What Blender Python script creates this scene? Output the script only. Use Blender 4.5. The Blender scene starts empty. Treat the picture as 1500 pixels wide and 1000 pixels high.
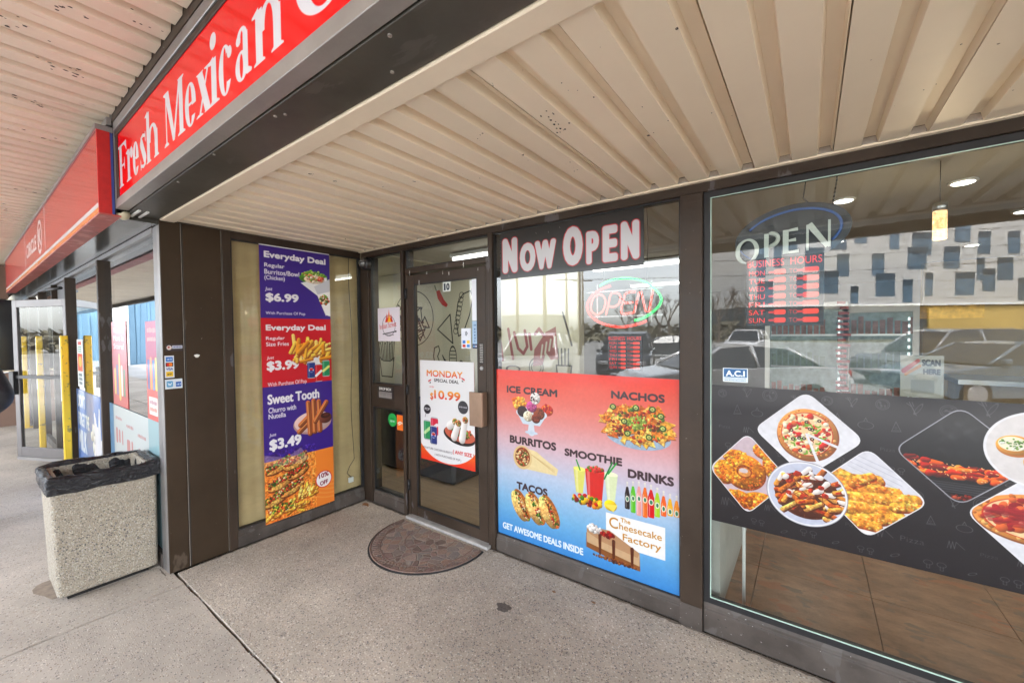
import bpy, bmesh, math, random
import numpy as np
from mathutils import Vector, Matrix
random.seed(7)
SC = bpy.context.scene
COL = SC.collection
R = math.radians

# ------------------------------------------------------------------ camera
cam_d = bpy.data.cameras.new('camera')
cam_d.sensor_width = 36.0
cam_d.lens = 36.0*597.15/1500.0
cam_d.clip_start = 0.05
cam_d.clip_end = 1500.0
cam = bpy.data.objects.new('camera', cam_d)
COL.objects.link(cam)
yaw, pitch, roll = 0.6308, 0.0242, -0.011
fw = Vector((-math.sin(yaw)*math.cos(pitch), math.cos(yaw)*math.cos(pitch), -math.sin(pitch)))
r0 = Vector((math.cos(yaw), math.sin(yaw), 0.0))
u0 = r0.cross(fw)
rr = math.cos(roll)*r0 + math.sin(roll)*u0
uu = -math.sin(roll)*r0 + math.cos(roll)*u0
mw = Matrix.Identity(4)
for i in range(3):
    mw[i][0], mw[i][1], mw[i][2] = rr[i], uu[i], -fw[i]
mw.translation = Vector((0, 0, 1.65))
cam.matrix_world = mw
SC.camera = cam

# ------------------------------------------------------------------ world: overcast daylight
world = bpy.data.worlds.new('World')
SC.world = world
world.use_nodes = True
wn = world.node_tree
wn.nodes.clear()
sky = wn.nodes.new('ShaderNodeTexSky')
sky.sky_type = 'NISHITA'
sky.sun_disc = False
sky.sun_elevation = R(50)
sky.sun_rotation = R(20)
sky.air_density = 1.0
sky.dust_density = 2.0
sky.ozone_density = 1.0
hs = wn.nodes.new('ShaderNodeHueSaturation')
hs.inputs['Saturation'].default_value = 0.28
wtc = wn.nodes.new('ShaderNodeTexCoord')
wno = wn.nodes.new('ShaderNodeTexNoise')
wno.inputs['Scale'].default_value = 2.6
wno.inputs['Detail'].default_value = 5.0
wmr = wn.nodes.new('ShaderNodeMapRange')
wmr.inputs['From Min'].default_value = 0.3
wmr.inputs['From Max'].default_value = 0.7
wmr.inputs['To Min'].default_value = 0.82
wmr.inputs['To Max'].default_value = 1.12
wmx = wn.nodes.new('ShaderNodeVectorMath'); wmx.operation = 'SCALE'
bg = wn.nodes.new('ShaderNodeBackground')
bg.inputs['Strength'].default_value = 0.15
wo = wn.nodes.new('ShaderNodeOutputWorld')
wn.links.new(sky.outputs[0], hs.inputs['Color'])
wn.links.new(wtc.outputs['Generated'], wno.inputs['Vector'])
wn.links.new(wno.outputs['Fac'], wmr.inputs['Value'])
wn.links.new(hs.outputs[0], wmx.inputs[0])
wn.links.new(wmr.outputs[0], wmx.inputs['Scale'])
wn.links.new(wmx.outputs[0], bg.inputs['Color'])
wn.links.new(bg.outputs[0], wo.inputs['Surface'])

sun_d = bpy.data.lights.new('sun', 'SUN')
sun_d.energy = 1.5
sun_d.angle = R(30)
sun_d.color = (1.0, 0.96, 0.9)
sun = bpy.data.objects.new('sun', sun_d)
sun.rotation_euler = (R(-40), 0, R(-20))
sun.location = (0, -10, 20)
COL.objects.link(sun)

SC.view_settings.view_transform = 'Standard'
SC.view_settings.look = 'None'
SC.view_settings.exposure = 3.88
SC.view_settings.gamma = 1.0
SC.view_settings.use_curve_mapping = False
SC.cycles.max_bounces = 12
SC.cycles.transparent_max_bounces = 24
SC.cycles.diffuse_bounces = 6
SC.cycles.glossy_bounces = 5
SC.cycles.use_denoising = True
SC.cycles.sample_clamp_indirect = 6.0
SC.cycles.caustics_reflective = False
SC.cycles.caustics_refractive = False

# ------------------------------------------------------------------ main measures (metres)
YD = 2.381      # plane of the door wall
XS = -3.563     # plane of the recess side wall
YP = 0.839      # plane of the neighbour's windows
YF = 0.621      # plane of the fascia sign
ZS = 2.438      # soffit of the recess
ZC = 3.0        # soffit of the walkway canopy

# ------------------------------------------------------------------ object helpers
WL = {}
def empty(name, loc=(0, 0, 0), label=None, cat=None, group=None, kind=None, parent=None):
    o = bpy.data.objects.new(name, None)
    o.empty_display_size = 0.2
    COL.objects.link(o)
    WL[o.name] = Vector(loc)
    if parent:
        o.parent = parent
        o.location = Vector(loc) - WL[parent.name]
    else:
        o.location = loc
    tag(o, label, cat, group, kind)
    return o
def tag(o, label=None, cat=None, group=None, kind=None):
    if label: o['label'] = label
    if cat: o['category'] = cat
    if group: o['group'] = group
    if kind: o['kind'] = kind
    return o

class MB:
    """collects faces in world coordinates"""
    def __init__(s):
        s.v = []; s.f = []; s.uv = []; s.sm = []; s.mi = []
    def face(s, idx, uv=None, smooth=False, mi=0):
        s.f.append(tuple(idx)); s.uv.append(uv or [(0, 0)]*len(idx)); s.sm.append(smooth); s.mi.append(mi)
    def box(s, x0, y0, z0, x1, y1, z1, mi=0):
        x0, x1 = min(x0, x1), max(x0, x1); y0, y1 = min(y0, y1), max(y0, y1); z0, z1 = min(z0, z1), max(z0, z1)
        b = len(s.v)
        s.v += [(x0,y0,z0),(x1,y0,z0),(x1,y1,z0),(x0,y1,z0),(x0,y0,z1),(x1,y0,z1),(x1,y1,z1),(x0,y1,z1)]
        for q in [(0,3,2,1),(4,5,6,7),(0,1,5,4),(1,2,6,5),(2,3,7,6),(3,0,4,7)]:
            s.face([b+i for i in q], mi=mi)
        return s
    def prism(s, pts, axis, a0, a1, smooth=False, mi=0):
        """extrude a 2D outline along axis (0: pts are (y,z); 1: (x,z); 2: (x,y))"""
        b = len(s.v); n = len(pts)
        for a in (a0, a1):
            for p in pts:
                if axis == 0: s.v.append((a, p[0], p[1]))
                elif axis == 1: s.v.append((p[0], a, p[1]))
                else: s.v.append((p[0], p[1], a))
        s.face(list(range(b, b+n))[::-1], mi=mi); s.face(list(range(b+n, b+2*n)), mi=mi)
        for i in range(n):
            j = (i+1) % n
            s.face([b+i, b+j, b+n+j, b+n+i], smooth=smooth, mi=mi)
        return s
    def tube(s, pts, r, n=8, caps=True, mi=0):
        pts = [Vector(p) for p in pts]
        rs = r if isinstance(r, (list, tuple)) else [r]*len(pts)
        b = len(s.v)
        up = None
        for i, p in enumerate(pts):
            t = (pts[min(i+1, len(pts)-1)] - pts[max(i-1, 0)]).normalized()
            if up is None:
                up = Vector((0, 0, 1)) if abs(t.z) < 0.9 else Vector((1, 0, 0))
            a = t.cross(up).normalized(); c = a.cross(t).normalized(); up = c
            for k in range(n):
                an = 2*math.pi*k/n
                s.v.append(tuple(p + rs[i]*(math.cos(an)*a + math.sin(an)*c)))
        for i in range(len(pts)-1):
            for k in range(n):
                k2 = (k+1) % n
                s.face([b+i*n+k, b+i*n+k2, b+(i+1)*n+k2, b+(i+1)*n+k], smooth=True, mi=mi)
        if caps:
            s.face([b+k for k in range(n)][::-1], mi=mi)
            s.face([b+(len(pts)-1)*n+k for k in range(n)], mi=mi)
        return s
    def lathe(s, prof, c, n=16, mi=0, ax=2):
        b = len(s.v)
        for (r, z) in prof:
            for k in range(n):
                an = 2*math.pi*k/n
                if ax == 2: s.v.append((c[0]+r*math.cos(an), c[1]+r*math.sin(an), c[2]+z))
                elif ax == 1: s.v.append((c[0]+r*math.cos(an), c[1]+z, c[2]+r*math.sin(an)))
                else: s.v.append((c[0]+z, c[1]+r*math.cos(an), c[2]+r*math.sin(an)))
        for i in range(len(prof)-1):
            for k in range(n):
                k2 = (k+1) % n
                s.face([b+i*n+k, b+i*n+k2, b+(i+1)*n+k2, b+(i+1)*n+k], smooth=True, mi=mi)
        s.face([b+k for k in range(n)][::-1], mi=mi)
        s.face([b+(len(prof)-1)*n+k for k in range(n)], mi=mi)
        return s
    def mesh(s, name, mats, off=(0, 0, 0), bevel=0.0):
        me = bpy.data.meshes.new(name)
        o = Vector(off)
        me.from_pydata([tuple(Vector(v)-o) for v in s.v], [], s.f)
        for m in (mats if isinstance(mats, (list, tuple)) else [mats]):
            me.materials.append(m)
        me.polygons.foreach_set('use_smooth', s.sm)
        me.polygons.foreach_set('material_index', s.mi)
        if any(u != (0, 0) for f in s.uv for u in f):
            ul = me.uv_layers.new(name='UVMap')
            ul.data.foreach_set('uv', [c for f in s.uv for u in f for c in u])
        bm = bmesh.new(); bm.from_mesh(me)
        bmesh.ops.recalc_face_normals(bm, faces=bm.faces)
        if bevel > 0:
            bmesh.ops.bevel(bm, geom=[e for e in bm.edges if len(e.link_faces) == 2 and e.calc_face_angle(0) > 0.6],
                            offset=bevel, segments=1, affect='EDGES')
        bm.to_mesh(me); bm.free()
        me.update()
        return me
    def build(s, name, mats, parent=None, bevel=0.0, **kw):
        """one mesh object; a child's vertices are kept relative to its root"""
        if parent is not None:
            off = WL[parent.name]
            o = bpy.data.objects.new(name, s.mesh(name, mats, off, bevel))
            COL.objects.link(o); o.parent = parent; WL[o.name] = off
        else:
            vs = np.array(s.v)
            off = Vector(((vs[:, 0].min()+vs[:, 0].max())/2, (vs[:, 1].min()+vs[:, 1].max())/2, vs[:, 2].min()))
            o = bpy.data.objects.new(name, s.mesh(name, mats, off, bevel))
            o.location = off
            COL.objects.link(o); WL[o.name] = off
        tag(o, **kw)
        return o
def box(name, mat, parent, *c, bevel=0.0, **kw):
    return MB().box(*c).build(name, mat, parent, bevel, **kw)
def copy_mesh(o, delta, parent=None, name=None):
    c = o.copy(); COL.objects.link(c)
    c.parent = parent if parent else o.parent
    c.location = o.location + Vector(delta)
    return c
def copy_tree(root, loc, rz=None, parent=None):
    c = root.copy(); COL.objects.link(c); c.parent = parent
    if parent is None:
        c.location = loc
        if rz is not None: c.rotation_euler = (0, 0, rz)
    for ch in list(root.children):
        copy_tree(ch, None, None, c)
    return c

# ------------------------------------------------------------------ materials
def new_mat(name):
    m = bpy.data.materials.new(name); m.use_nodes = True
    nt = m.node_tree; b = nt.nodes['Principled BSDF']
    return m, nt, b
def pmat(name, col, rough=0.5, metal=0.0, var=0.0, vscale=6.0, bump=0.0, bscale=60.0, stretch=(1, 1, 1),
         spots=None, coat=0.0, spec=0.5, rvar=0.0, orand=0.0):
    """principled colour with noise variation, fine relief and optional (colour, scale, threshold, stretch) spots"""
    m, nt, b = new_mat(name)
    L = nt.links.new; N = nt.nodes.new
    b.inputs['Base Color'].default_value = (*col, 1)
    b.inputs['Roughness'].default_value = rough
    b.inputs['Metallic'].default_value = metal
    b.inputs['Specular IOR Level'].default_value = spec
    b.inputs['Coat Weight'].default_value = coat
    tc = N('ShaderNodeTexCoord'); mp = N('ShaderNodeMapping')
    geo = N('ShaderNodeNewGeometry')
    mp.inputs['Scale'].default_value = stretch
    L(geo.outputs['Position'], mp.inputs['Vector'])
    src = None
    if var > 0:
        n = N('ShaderNodeTexNoise'); n.inputs['Scale'].default_value = vscale; n.inputs['Detail'].default_value = 6
        n.inputs['Roughness'].default_value = 0.65
        L(mp.outputs[0], n.inputs['Vector'])
        mr = N('ShaderNodeMapRange'); mr.inputs['From Min'].default_value = 0.28; mr.inputs['From Max'].default_value = 0.72
        mr.inputs['To Min'].default_value = 1-var; mr.inputs['To Max'].default_value = 1+var
        L(n.outputs['Fac'], mr.inputs['Value'])
        vm = N('ShaderNodeVectorMath'); vm.operation = 'SCALE'
        vm.inputs[0].default_value = col
        L(mr.outputs[0], vm.inputs['Scale'])
        src = vm.outputs[0]
        if rvar > 0:
            m2 = N('ShaderNodeMapRange'); m2.inputs['From Min'].default_value = 0.3; m2.inputs['From Max'].default_value = 0.7
            m2.inputs['To Min'].default_value = rough-rvar; m2.inputs['To Max'].default_value = rough+rvar
            L(n.outputs['Fac'], m2.inputs['Value']); L(m2.outputs[0], b.inputs['Roughness'])
    for (sc, scale, thr, st) in (spots or []):
        mp2 = N('ShaderNodeMapping'); mp2.inputs['Scale'].default_value = st
        L(geo.outputs['Position'], mp2.inputs['Vector'])
        n = N('ShaderNodeTexNoise'); n.inputs['Scale'].default_value = scale; n.inputs['Detail'].default_value = 4
        L(mp2.outputs[0], n.inputs['Vector'])
        mr = N('ShaderNodeMapRange'); mr.inputs['From Min'].default_value = thr; mr.inputs['From Max'].default_value = thr+0.02
        L(n.outputs['Fac'], mr.inputs['Value'])
        mx = N('ShaderNodeMix'); mx.data_type = 'RGBA'
        L(mr.outputs[0], mx.inputs['Factor'])
        if src is None: mx.inputs['A'].default_value = (*col, 1)
        else: L(src, mx.inputs['A'])
        mx.inputs['B'].default_value = (*sc, 1)
        src = mx.outputs['Result']
    if orand > 0 and src is not None:
        oi = N('ShaderNodeObjectInfo'); om = N('ShaderNodeMapRange'); om.inputs['To Min'].default_value = 1-orand; om.inputs['To Max'].default_value = 1+orand
        L(oi.outputs['Random'], om.inputs['Value']); ov_ = N('ShaderNodeVectorMath'); ov_.operation = 'SCALE'
        L(src, ov_.inputs[0]); L(om.outputs[0], ov_.inputs['Scale']); src = ov_.outputs[0]
    if src is not None: L(src, b.inputs['Base Color'])
    if bump > 0:
        n = N('ShaderNodeTexNoise'); n.inputs['Scale'].default_value = bscale; n.inputs['Detail'].default_value = 5
        L(mp.outputs[0], n.inputs['Vector'])
        bp = N('ShaderNodeBump'); bp.inputs['Strength'].default_value = bump; bp.inputs['Distance'].default_value = 0.01
        L(n.outputs['Fac'], bp.inputs['Height']); L(bp.outputs[0], b.inputs['Normal'])
    return m
def emat(name, col, strength, base=(0.8, 0.8, 0.8)):
    m, nt, b = new_mat(name)
    b.inputs['Base Color'].default_value = (*base, 1)
    b.inputs['Emission Color'].default_value = (*col, 1)
    b.inputs['Emission Strength'].default_value = strength
    return m
def glass(name, refl=0.12, tint=(0.86, 0.9, 0.88), gain=1.0):
    """window glass: a clear tinted sheet whose mirror share grows towards grazing angles"""
    m = bpy.data.materials.new(name); m.use_nodes = True
    nt = m.node_tree; nt.nodes.clear(); N = nt.nodes.new; L = nt.links.new
    out = N('ShaderNodeOutputMaterial'); mx = N('ShaderNodeMixShader')
    tr = N('ShaderNodeBsdfTransparent'); tr.inputs['Color'].default_value = (*tint, 1)
    gl = N('ShaderNodeBsdfGlossy'); gl.inputs['Roughness'].default_value = 0.0
    gl.inputs['Color'].default_value = (0.95, 0.97, 0.98, 1)
    fr = N('ShaderNodeFresnel'); fr.inputs['IOR'].default_value = 1.5
    ma = N('ShaderNodeMath'); ma.operation = 'MULTIPLY_ADD'; ma.use_clamp = True
    ma.inputs[1].default_value = gain; ma.inputs[2].default_value = refl
    bf = N('ShaderNodeNewGeometry'); inv = N('ShaderNodeMath'); inv.operation = 'SUBTRACT'; inv.inputs[0].default_value = 1.0
    mb_ = N('ShaderNodeMath'); mb_.operation = 'MULTIPLY'
    L(bf.outputs['Backfacing'], inv.inputs[1]); L(fr.outputs[0], ma.inputs[0]); L(ma.outputs[0], mb_.inputs[0]); L(inv.outputs[0], mb_.inputs[1]); L(mb_.outputs[0], mx.inputs[0])
    L(tr.outputs[0], mx.inputs[1]); L(gl.outputs[0], mx.inputs[2]); L(mx.outputs[0], out.inputs[0])
    # slight waviness of the sheet
    geo = N('ShaderNodeNewGeometry'); n = N('ShaderNodeTexNoise'); n.inputs['Scale'].default_value = 1.6
    n.inputs['Detail'].default_value = 1
    L(geo.outputs['Position'], n.inputs['Vector'])
    bp = N('ShaderNodeBump'); bp.inputs['Strength'].default_value = 0.03; bp.inputs['Distance'].default_value = 0.02
    L(n.outputs['Fac'], bp.inputs['Height']); L(bp.outputs[0], gl.inputs['Normal'])
    return m

CHIP = (0.02, 0.015, 0.012)
M = {}
M['bronze'] = pmat('bronze_metal', (0.038, 0.025, 0.017), 0.46, 0.0, 0.32, 3.0, 0.10, 40, rvar=0.12, spec=0.32,
                   spots=[((0.30, 0.28, 0.26), 70, 0.755, (1, 1, 1)), ((0.09, 0.08, 0.08), 9, 0.68, (1, 1, 0.35))])
M['bronze_low'] = pmat('weathered_bronze_metal', (0.064, 0.052, 0.045), 0.55, 0.0, 0.40, 6.0, 0.15, 60, rvar=0.15,
                   spots=[((0.30, 0.29, 0.28), 60, 0.70, (1, 1, 1)), ((0.085, 0.075, 0.068), 7, 0.60, (1, 1, 0.5)), ((0.03, 0.026, 0.024), 50, 0.68, (1, 1, 1))])
M['brown_panel'] = pmat('brown_painted_panel', (0.040, 0.025, 0.014), 0.50, 0.0, 0.26, 2.2, 0.06, 90, rvar=0.10, spec=0.25,
                   spots=[((0.085, 0.062, 0.045), 5, 0.66, (1, 1, .4)), ((0.32, 0.30, 0.27), 42, 0.762, (1, 1, 1))])
M['seam'] = pmat('grey_sealant', (0.30, 0.27, 0.24), 0.7, 0, 0.2, 30, 0.2, 80)
M['alu'] = pmat('grey_aluminium', (0.33, 0.32, 0.32), 0.38, 0.7, 0.12, 5, 0.03, 60)
M['grey_retainer'] = pmat('grey_sign_frame_metal', (0.36, 0.34, 0.32), 0.38, 0.45, 0.15, 4, 0.03, 60)
M['gasket'] = pmat('black_rubber_gasket', (0.012, 0.012, 0.014), 0.5)
M['beam'] = pmat('dark_soffit_board', (0.072, 0.066, 0.052), 0.42, 0.0, 0.38, 2.2, 0.10, 9,
                   spots=[((0.32, 0.3, 0.26), 30, 0.79, (1, 1, 1)), ((0.085, 0.078, 0.066), 5, 0.62, (1, 4, 1))])
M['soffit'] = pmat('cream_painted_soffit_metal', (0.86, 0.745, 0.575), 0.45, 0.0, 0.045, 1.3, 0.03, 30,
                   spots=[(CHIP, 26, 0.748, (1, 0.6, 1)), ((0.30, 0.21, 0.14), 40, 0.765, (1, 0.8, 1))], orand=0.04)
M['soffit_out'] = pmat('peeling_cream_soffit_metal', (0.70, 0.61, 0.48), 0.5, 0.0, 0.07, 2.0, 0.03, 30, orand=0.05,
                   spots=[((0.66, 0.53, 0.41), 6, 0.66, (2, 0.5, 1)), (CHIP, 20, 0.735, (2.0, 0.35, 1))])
M['trim'] = pmat('cream_trim', (0.86, 0.745, 0.575), 0.42, 0.0, 0.06, 3.0, 0.05, 12)
M['grey_block'] = pmat('grey_closure_foam', (0.42, 0.37, 0.32), 0.9, 0, 0.2, 30)
M['dark'] = pmat('dark_void', (0.015, 0.013, 0.012), 0.9)
M['glass'] = glass('window_glass', 0.022, (0.93, 0.95, 0.94), 1.15)
M['glass_door'] = glass('door_glass', 0.0, (0.93, 0.95, 0.94), 1.2)
M['glass_left'] = glass('dark_store_glass', 0.12, (0.8, 0.84, 0.86), 1.6)
M['white'] = pmat('white_paint', (0.8, 0.8, 0.78), 0.5, 0, 0.04)
M['white_lit'] = emat('tube_light_white', (1.0, 0.98, 0.92), .45)
M['cream_wall'] = pmat('cream_interior_paint', (0.66, 0.62, 0.50), 0.7, 0, 0.04, 1.5)
M['ceiling'] = pmat('ceiling_paint', (0.42, 0.40, 0.34), 0.75, 0, 0.08, 1.2)
M['grey_wall'] = pmat('grey_interior_paint', (0.30, 0.30, 0.30), 0.7, 0, 0.08, 1.5)
M['interior_darkened'] = pmat('dim_store_interior', (0.055, 0.058, 0.062), 0.8, 0, .5, 3)  # near-black: the room's dimness is put into the colour so reflections dominate
M['steel'] = pmat('brushed_steel', (0.5, 0.5, 0.5), 0.3, 0.9, 0.1, 20, stretch=(1, 1, 12))
M['yellow'] = pmat('yellow_safety_paint', (0.78, 0.50, 0.02), 0.45, 0, 0.08, 8,
                   spots=[((0.35, 0.25, 0.05), 20, 0.64, (1, 1, 1))])
M['rust'] = pmat('rust_red_paint', (0.42, 0.09, 0.08), 0.4, 0, 0.25, 6,
                   spots=[((0.16, 0.06, 0.05), 14, 0.66, (1, 1, 1)), ((0.55, 0.2, 0.18), 9, 0.6, (1, 1, 1))])
M['sign_red_side'] = pmat('red_sign_cabinet_paint', (0.50, 0.015, 0.015), 0.55, 0, 0.15, 20, 0.1, 100)
M['black_plastic'] = pmat('black_plastic', (0.02, 0.02, 0.022), 0.35)
M['rubber'] = pmat('tyre_rubber', (0.025, 0.025, 0.026), 0.8)
M['car_glass'] = pmat('car_window_glass', (0.02, 0.025, 0.03), 0.05, 0, spec=1.0)
M['chrome'] = pmat('wheel_alloy', (0.5, 0.5, 0.52), 0.3, 0.8)
M['wood'] = pmat('interior_wood_floor', (0.27, 0.19, 0.12), 0.45, 0, 0.25, 3.0, 0.05, 30, (1, 8, 1))
M['couch'] = pmat('dark_upholstery', (0.03, 0.032, 0.04), 0.7, 0, 0.2, 6)
M['blind'] = pmat('woven_tan_blind', (0.56, 0.41, 0.21), 0.7, 0, 0.14, 2.0, 0.25, 160, (1, 1, 3))

def aggregate(name, base, peb, scale=95.0, amount=0.5, bump=0.6, stain=0.12):
    """weathered exposed aggregate: pebbles of several tones in a cement matrix"""
    m, nt, b = new_mat(name); N = nt.nodes.new; L = nt.links.new
    geo = N('ShaderNodeNewGeometry')
    dn = N('ShaderNodeTexNoise'); dn.inputs['Scale'].default_value = scale*0.7; dn.inputs['Detail'].default_value = 2
    L(geo.outputs['Position'], dn.inputs['Vector'])
    ad = N('ShaderNodeVectorMath'); ad.operation = 'MULTIPLY_ADD'
    ad.inputs[1].default_value = (0.008, 0.008, 0.008); L(dn.outputs['Color'], ad.inputs[0]); L(geo.outputs['Position'], ad.inputs[2])
    vo = N('ShaderNodeTexVoronoi'); vo.inputs['Scale'].default_value = scale
    L(ad.outputs[0], vo.inputs['Vector'])
    sep = N('ShaderNodeSeparateColor'); L(vo.outputs['Color'], sep.inputs[0])
    rp = N('ShaderNodeValToRGB'); el = rp.color_ramp.elements
    el[0].position = 0.0; el[0].color = (*peb[0], 1); el[1].position = 1.0; el[1].color = (*peb[-1], 1)
    for i in range(1, len(peb)-1):
        e = el.new(i/(len(peb)-1)); e.color = (*peb[i], 1)
    rp.color_ramp.interpolation = 'CONSTANT'
    L(sep.outputs[0], rp.inputs[0])
    # pebble mask from distance and a second random
    mk = N('ShaderNodeMapRange'); mk.inputs['From Min'].default_value = 0.62; mk.inputs['From Max'].default_value = 0.38
    L(vo.outputs['Distance'], mk.inputs['Value'])
    g2 = N('ShaderNodeMath'); g2.operation = 'GREATER_THAN'; g2.inputs[1].default_value = 1-amount
    L(sep.outputs[1], g2.inputs[0])
    mu = N('ShaderNodeMath'); mu.operation = 'MULTIPLY'; L(mk.outputs[0], mu.inputs[0]); L(g2.outputs[0], mu.inputs[1])
    # cement tone
    n1 = N('ShaderNodeTexNoise'); n1.inputs['Scale'].default_value = 1.7; n1.inputs['Detail'].default_value = 8; n1.inputs['Roughness'].default_value = 0.7
    L(geo.outputs['Position'], n1.inputs['Vector'])
    mr = N('ShaderNodeMapRange'); mr.inputs['From Min'].default_value = 0.3; mr.inputs['From Max'].default_value = 0.7
    mr.inputs['To Min'].default_value = 1-stain; mr.inputs['To Max'].default_value = 1+stain
    L(n1.outputs['Fac'], mr.inputs['Value'])
    mx = N('ShaderNodeMix'); mx.data_type = 'RGBA'
    mx.inputs['A'].default_value = (*base, 1); L(rp.outputs[0], mx.inputs['B']); L(mu.outputs[0], mx.inputs['Factor'])
    # sparse larger stones
    v2 = N('ShaderNodeTexVoronoi'); v2.inputs['Scale'].default_value = scale*0.28; L(geo.outputs['Position'], v2.inputs['Vector'])
    s2 = N('ShaderNodeSeparateColor'); L(v2.outputs['Color'], s2.inputs[0])
    c2 = N('ShaderNodeMath'); c2.operation = 'GREATER_THAN'; c2.inputs[1].default_value = 0.90; L(s2.outputs[1], c2.inputs[0])
    k2 = N('ShaderNodeMath'); k2.operation = 'LESS_THAN'; k2.inputs[1].default_value = 0.22; L(v2.outputs['Distance'], k2.inputs[0])
    m2 = N('ShaderNodeMath'); m2.operation = 'MULTIPLY'; L(c2.outputs[0], m2.inputs[0]); L(k2.outputs[0], m2.inputs[1])
    m3 = N('ShaderNodeMath'); m3.operation = 'MULTIPLY'; m3.inputs[1].default_value = 0.55; L(m2.outputs[0], m3.inputs[0])
    mx2 = N('ShaderNodeMix'); mx2.data_type = 'RGBA'; L(m3.outputs[0], mx2.inputs['Factor'])
    L(mx.outputs['Result'], mx2.inputs['A'])
    r2 = N('ShaderNodeValToRGB'); r2.color_ramp.interpolation = 'CONSTANT'
    r2.color_ramp.elements[0].color = (0.12, 0.125, 0.14, 1); r2.color_ramp.elements[1].position = 0.6; r2.color_ramp.elements[1].color = (0.5, 0.47, 0.42, 1)
    L(s2.outputs[0], r2.inputs[0]); L(r2.outputs[0], mx2.inputs['B'])
    v3 = N('ShaderNodeTexVoronoi'); v3.inputs['Scale'].default_value = 4.3; L(ad.outputs[0], v3.inputs['Vector'])
    s3 = N('ShaderNodeSeparateColor'); L(v3.outputs['Color'], s3.inputs[0])
    c3 = N('ShaderNodeMath'); c3.operation = 'GREATER_THAN'; c3.inputs[1].default_value = 0.72; L(s3.outputs[0], c3.inputs[0])
    k3 = N('ShaderNodeMapRange'); k3.inputs['From Min'].default_value = 0.09; k3.inputs['From Max'].default_value = 0.06; L(v3.outputs['Distance'], k3.inputs['Value'])
    q3 = N('ShaderNodeMath'); q3.operation = 'MULTIPLY'; L(c3.outputs[0], q3.inputs[0]); L(k3.outputs[0], q3.inputs[1])
    n4 = N('ShaderNodeTexNoise'); n4.inputs['Scale'].default_value = 0.55; n4.inputs['Detail'].default_value = 3; n4.inputs['Distortion'].default_value = 1.2; L(geo.outputs['Position'], n4.inputs['Vector'])
    m4 = N('ShaderNodeMapRange'); m4.inputs['From Min'].default_value = 0.42; m4.inputs['From Max'].default_value = 0.6; m4.inputs['To Min'].default_value = 1-stain*.8; m4.inputs['To Max'].default_value = 1+stain*.4; L(n4.outputs['Fac'], m4.inputs['Value'])
    r3 = N('ShaderNodeMath'); r3.operation = 'MULTIPLY_ADD'; r3.inputs[1].default_value = -0.28; r3.inputs[2].default_value = 1.0; L(q3.outputs[0], r3.inputs[0])
    p3 = N('ShaderNodeMath'); p3.operation = 'MULTIPLY'; L(r3.outputs[0], p3.inputs[0]); L(m4.outputs[0], p3.inputs[1])
    p4 = N('ShaderNodeMath'); p4.operation = 'MULTIPLY'; L(p3.outputs[0], p4.inputs[0]); L(mr.outputs[0], p4.inputs[1])
    sc = N('ShaderNodeVectorMath'); sc.operation = 'SCALE'; L(mx2.outputs['Result'], sc.inputs[0]); L(p4.outputs[0], sc.inputs['Scale'])
    L(sc.outputs[0], b.inputs['Base Color'])
    b.inputs['Roughness'].default_value = 0.9
    b.inputs['Specular IOR Level'].default_value = 0.25
    bp = N('ShaderNodeBump'); bp.inputs['Strength'].default_value = bump; bp.inputs['Distance'].default_value = 0.004
    L(mu.outputs[0], bp.inputs['Height']); L(bp.outputs[0], b.inputs['Normal'])
    return m
PEB = [(0.27, 0.22, 0.18), (0.52, 0.46, 0.38), (0.38, 0.33, 0.28), (0.19, 0.175, 0.17), (0.46, 0.38, 0.30), (0.33, 0.30, 0.28), (0.62, 0.57, 0.49), (0.42, 0.37, 0.31)]
M['slab'] = aggregate('exposed_aggregate_slab', (0.45, 0.395, 0.335), PEB, 115, 0.6, 0.6, 0.2)
M['slab_smooth'] = aggregate('worn_concrete_slab', (0.46, 0.41, 0.355), PEB, 125, 0.3, 0.35, 0.16)
M['can_stone'] = aggregate('pebble_dash_concrete', (0.36, 0.32, 0.26), [(0.27, 0.24, 0.20), (0.50, 0.46, 0.38), (0.38, 0.33, 0.26), (0.46, 0.43, 0.39), (0.14, 0.135, 0.13), (0.54, 0.5, 0.42), (0.36, 0.30, 0.22), (0.44, 0.40, 0.33)], 120, 0.8, 0.8, 0.06)
M['joint'] = pmat('joint_dirt', (0.10, 0.085, 0.07), 0.95, 0, 0.4, 60, 0.5, 200, spots=[((0.42, 0.38, 0.33), 150, 0.62, (1, 1, 1))])
M['asphalt'] = pmat('parking_asphalt', (0.31, 0.305, 0.295), 0.9, 0, 0.25, 0.4, 0.3, 60)  # paler than plain asphalt, raised to bounce light onto the soffits
M['field'] = pmat('dormant_grass', (0.16, 0.14, 0.08), 0.95, 0, 0.3, 0.1)

exec_paint = True
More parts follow.
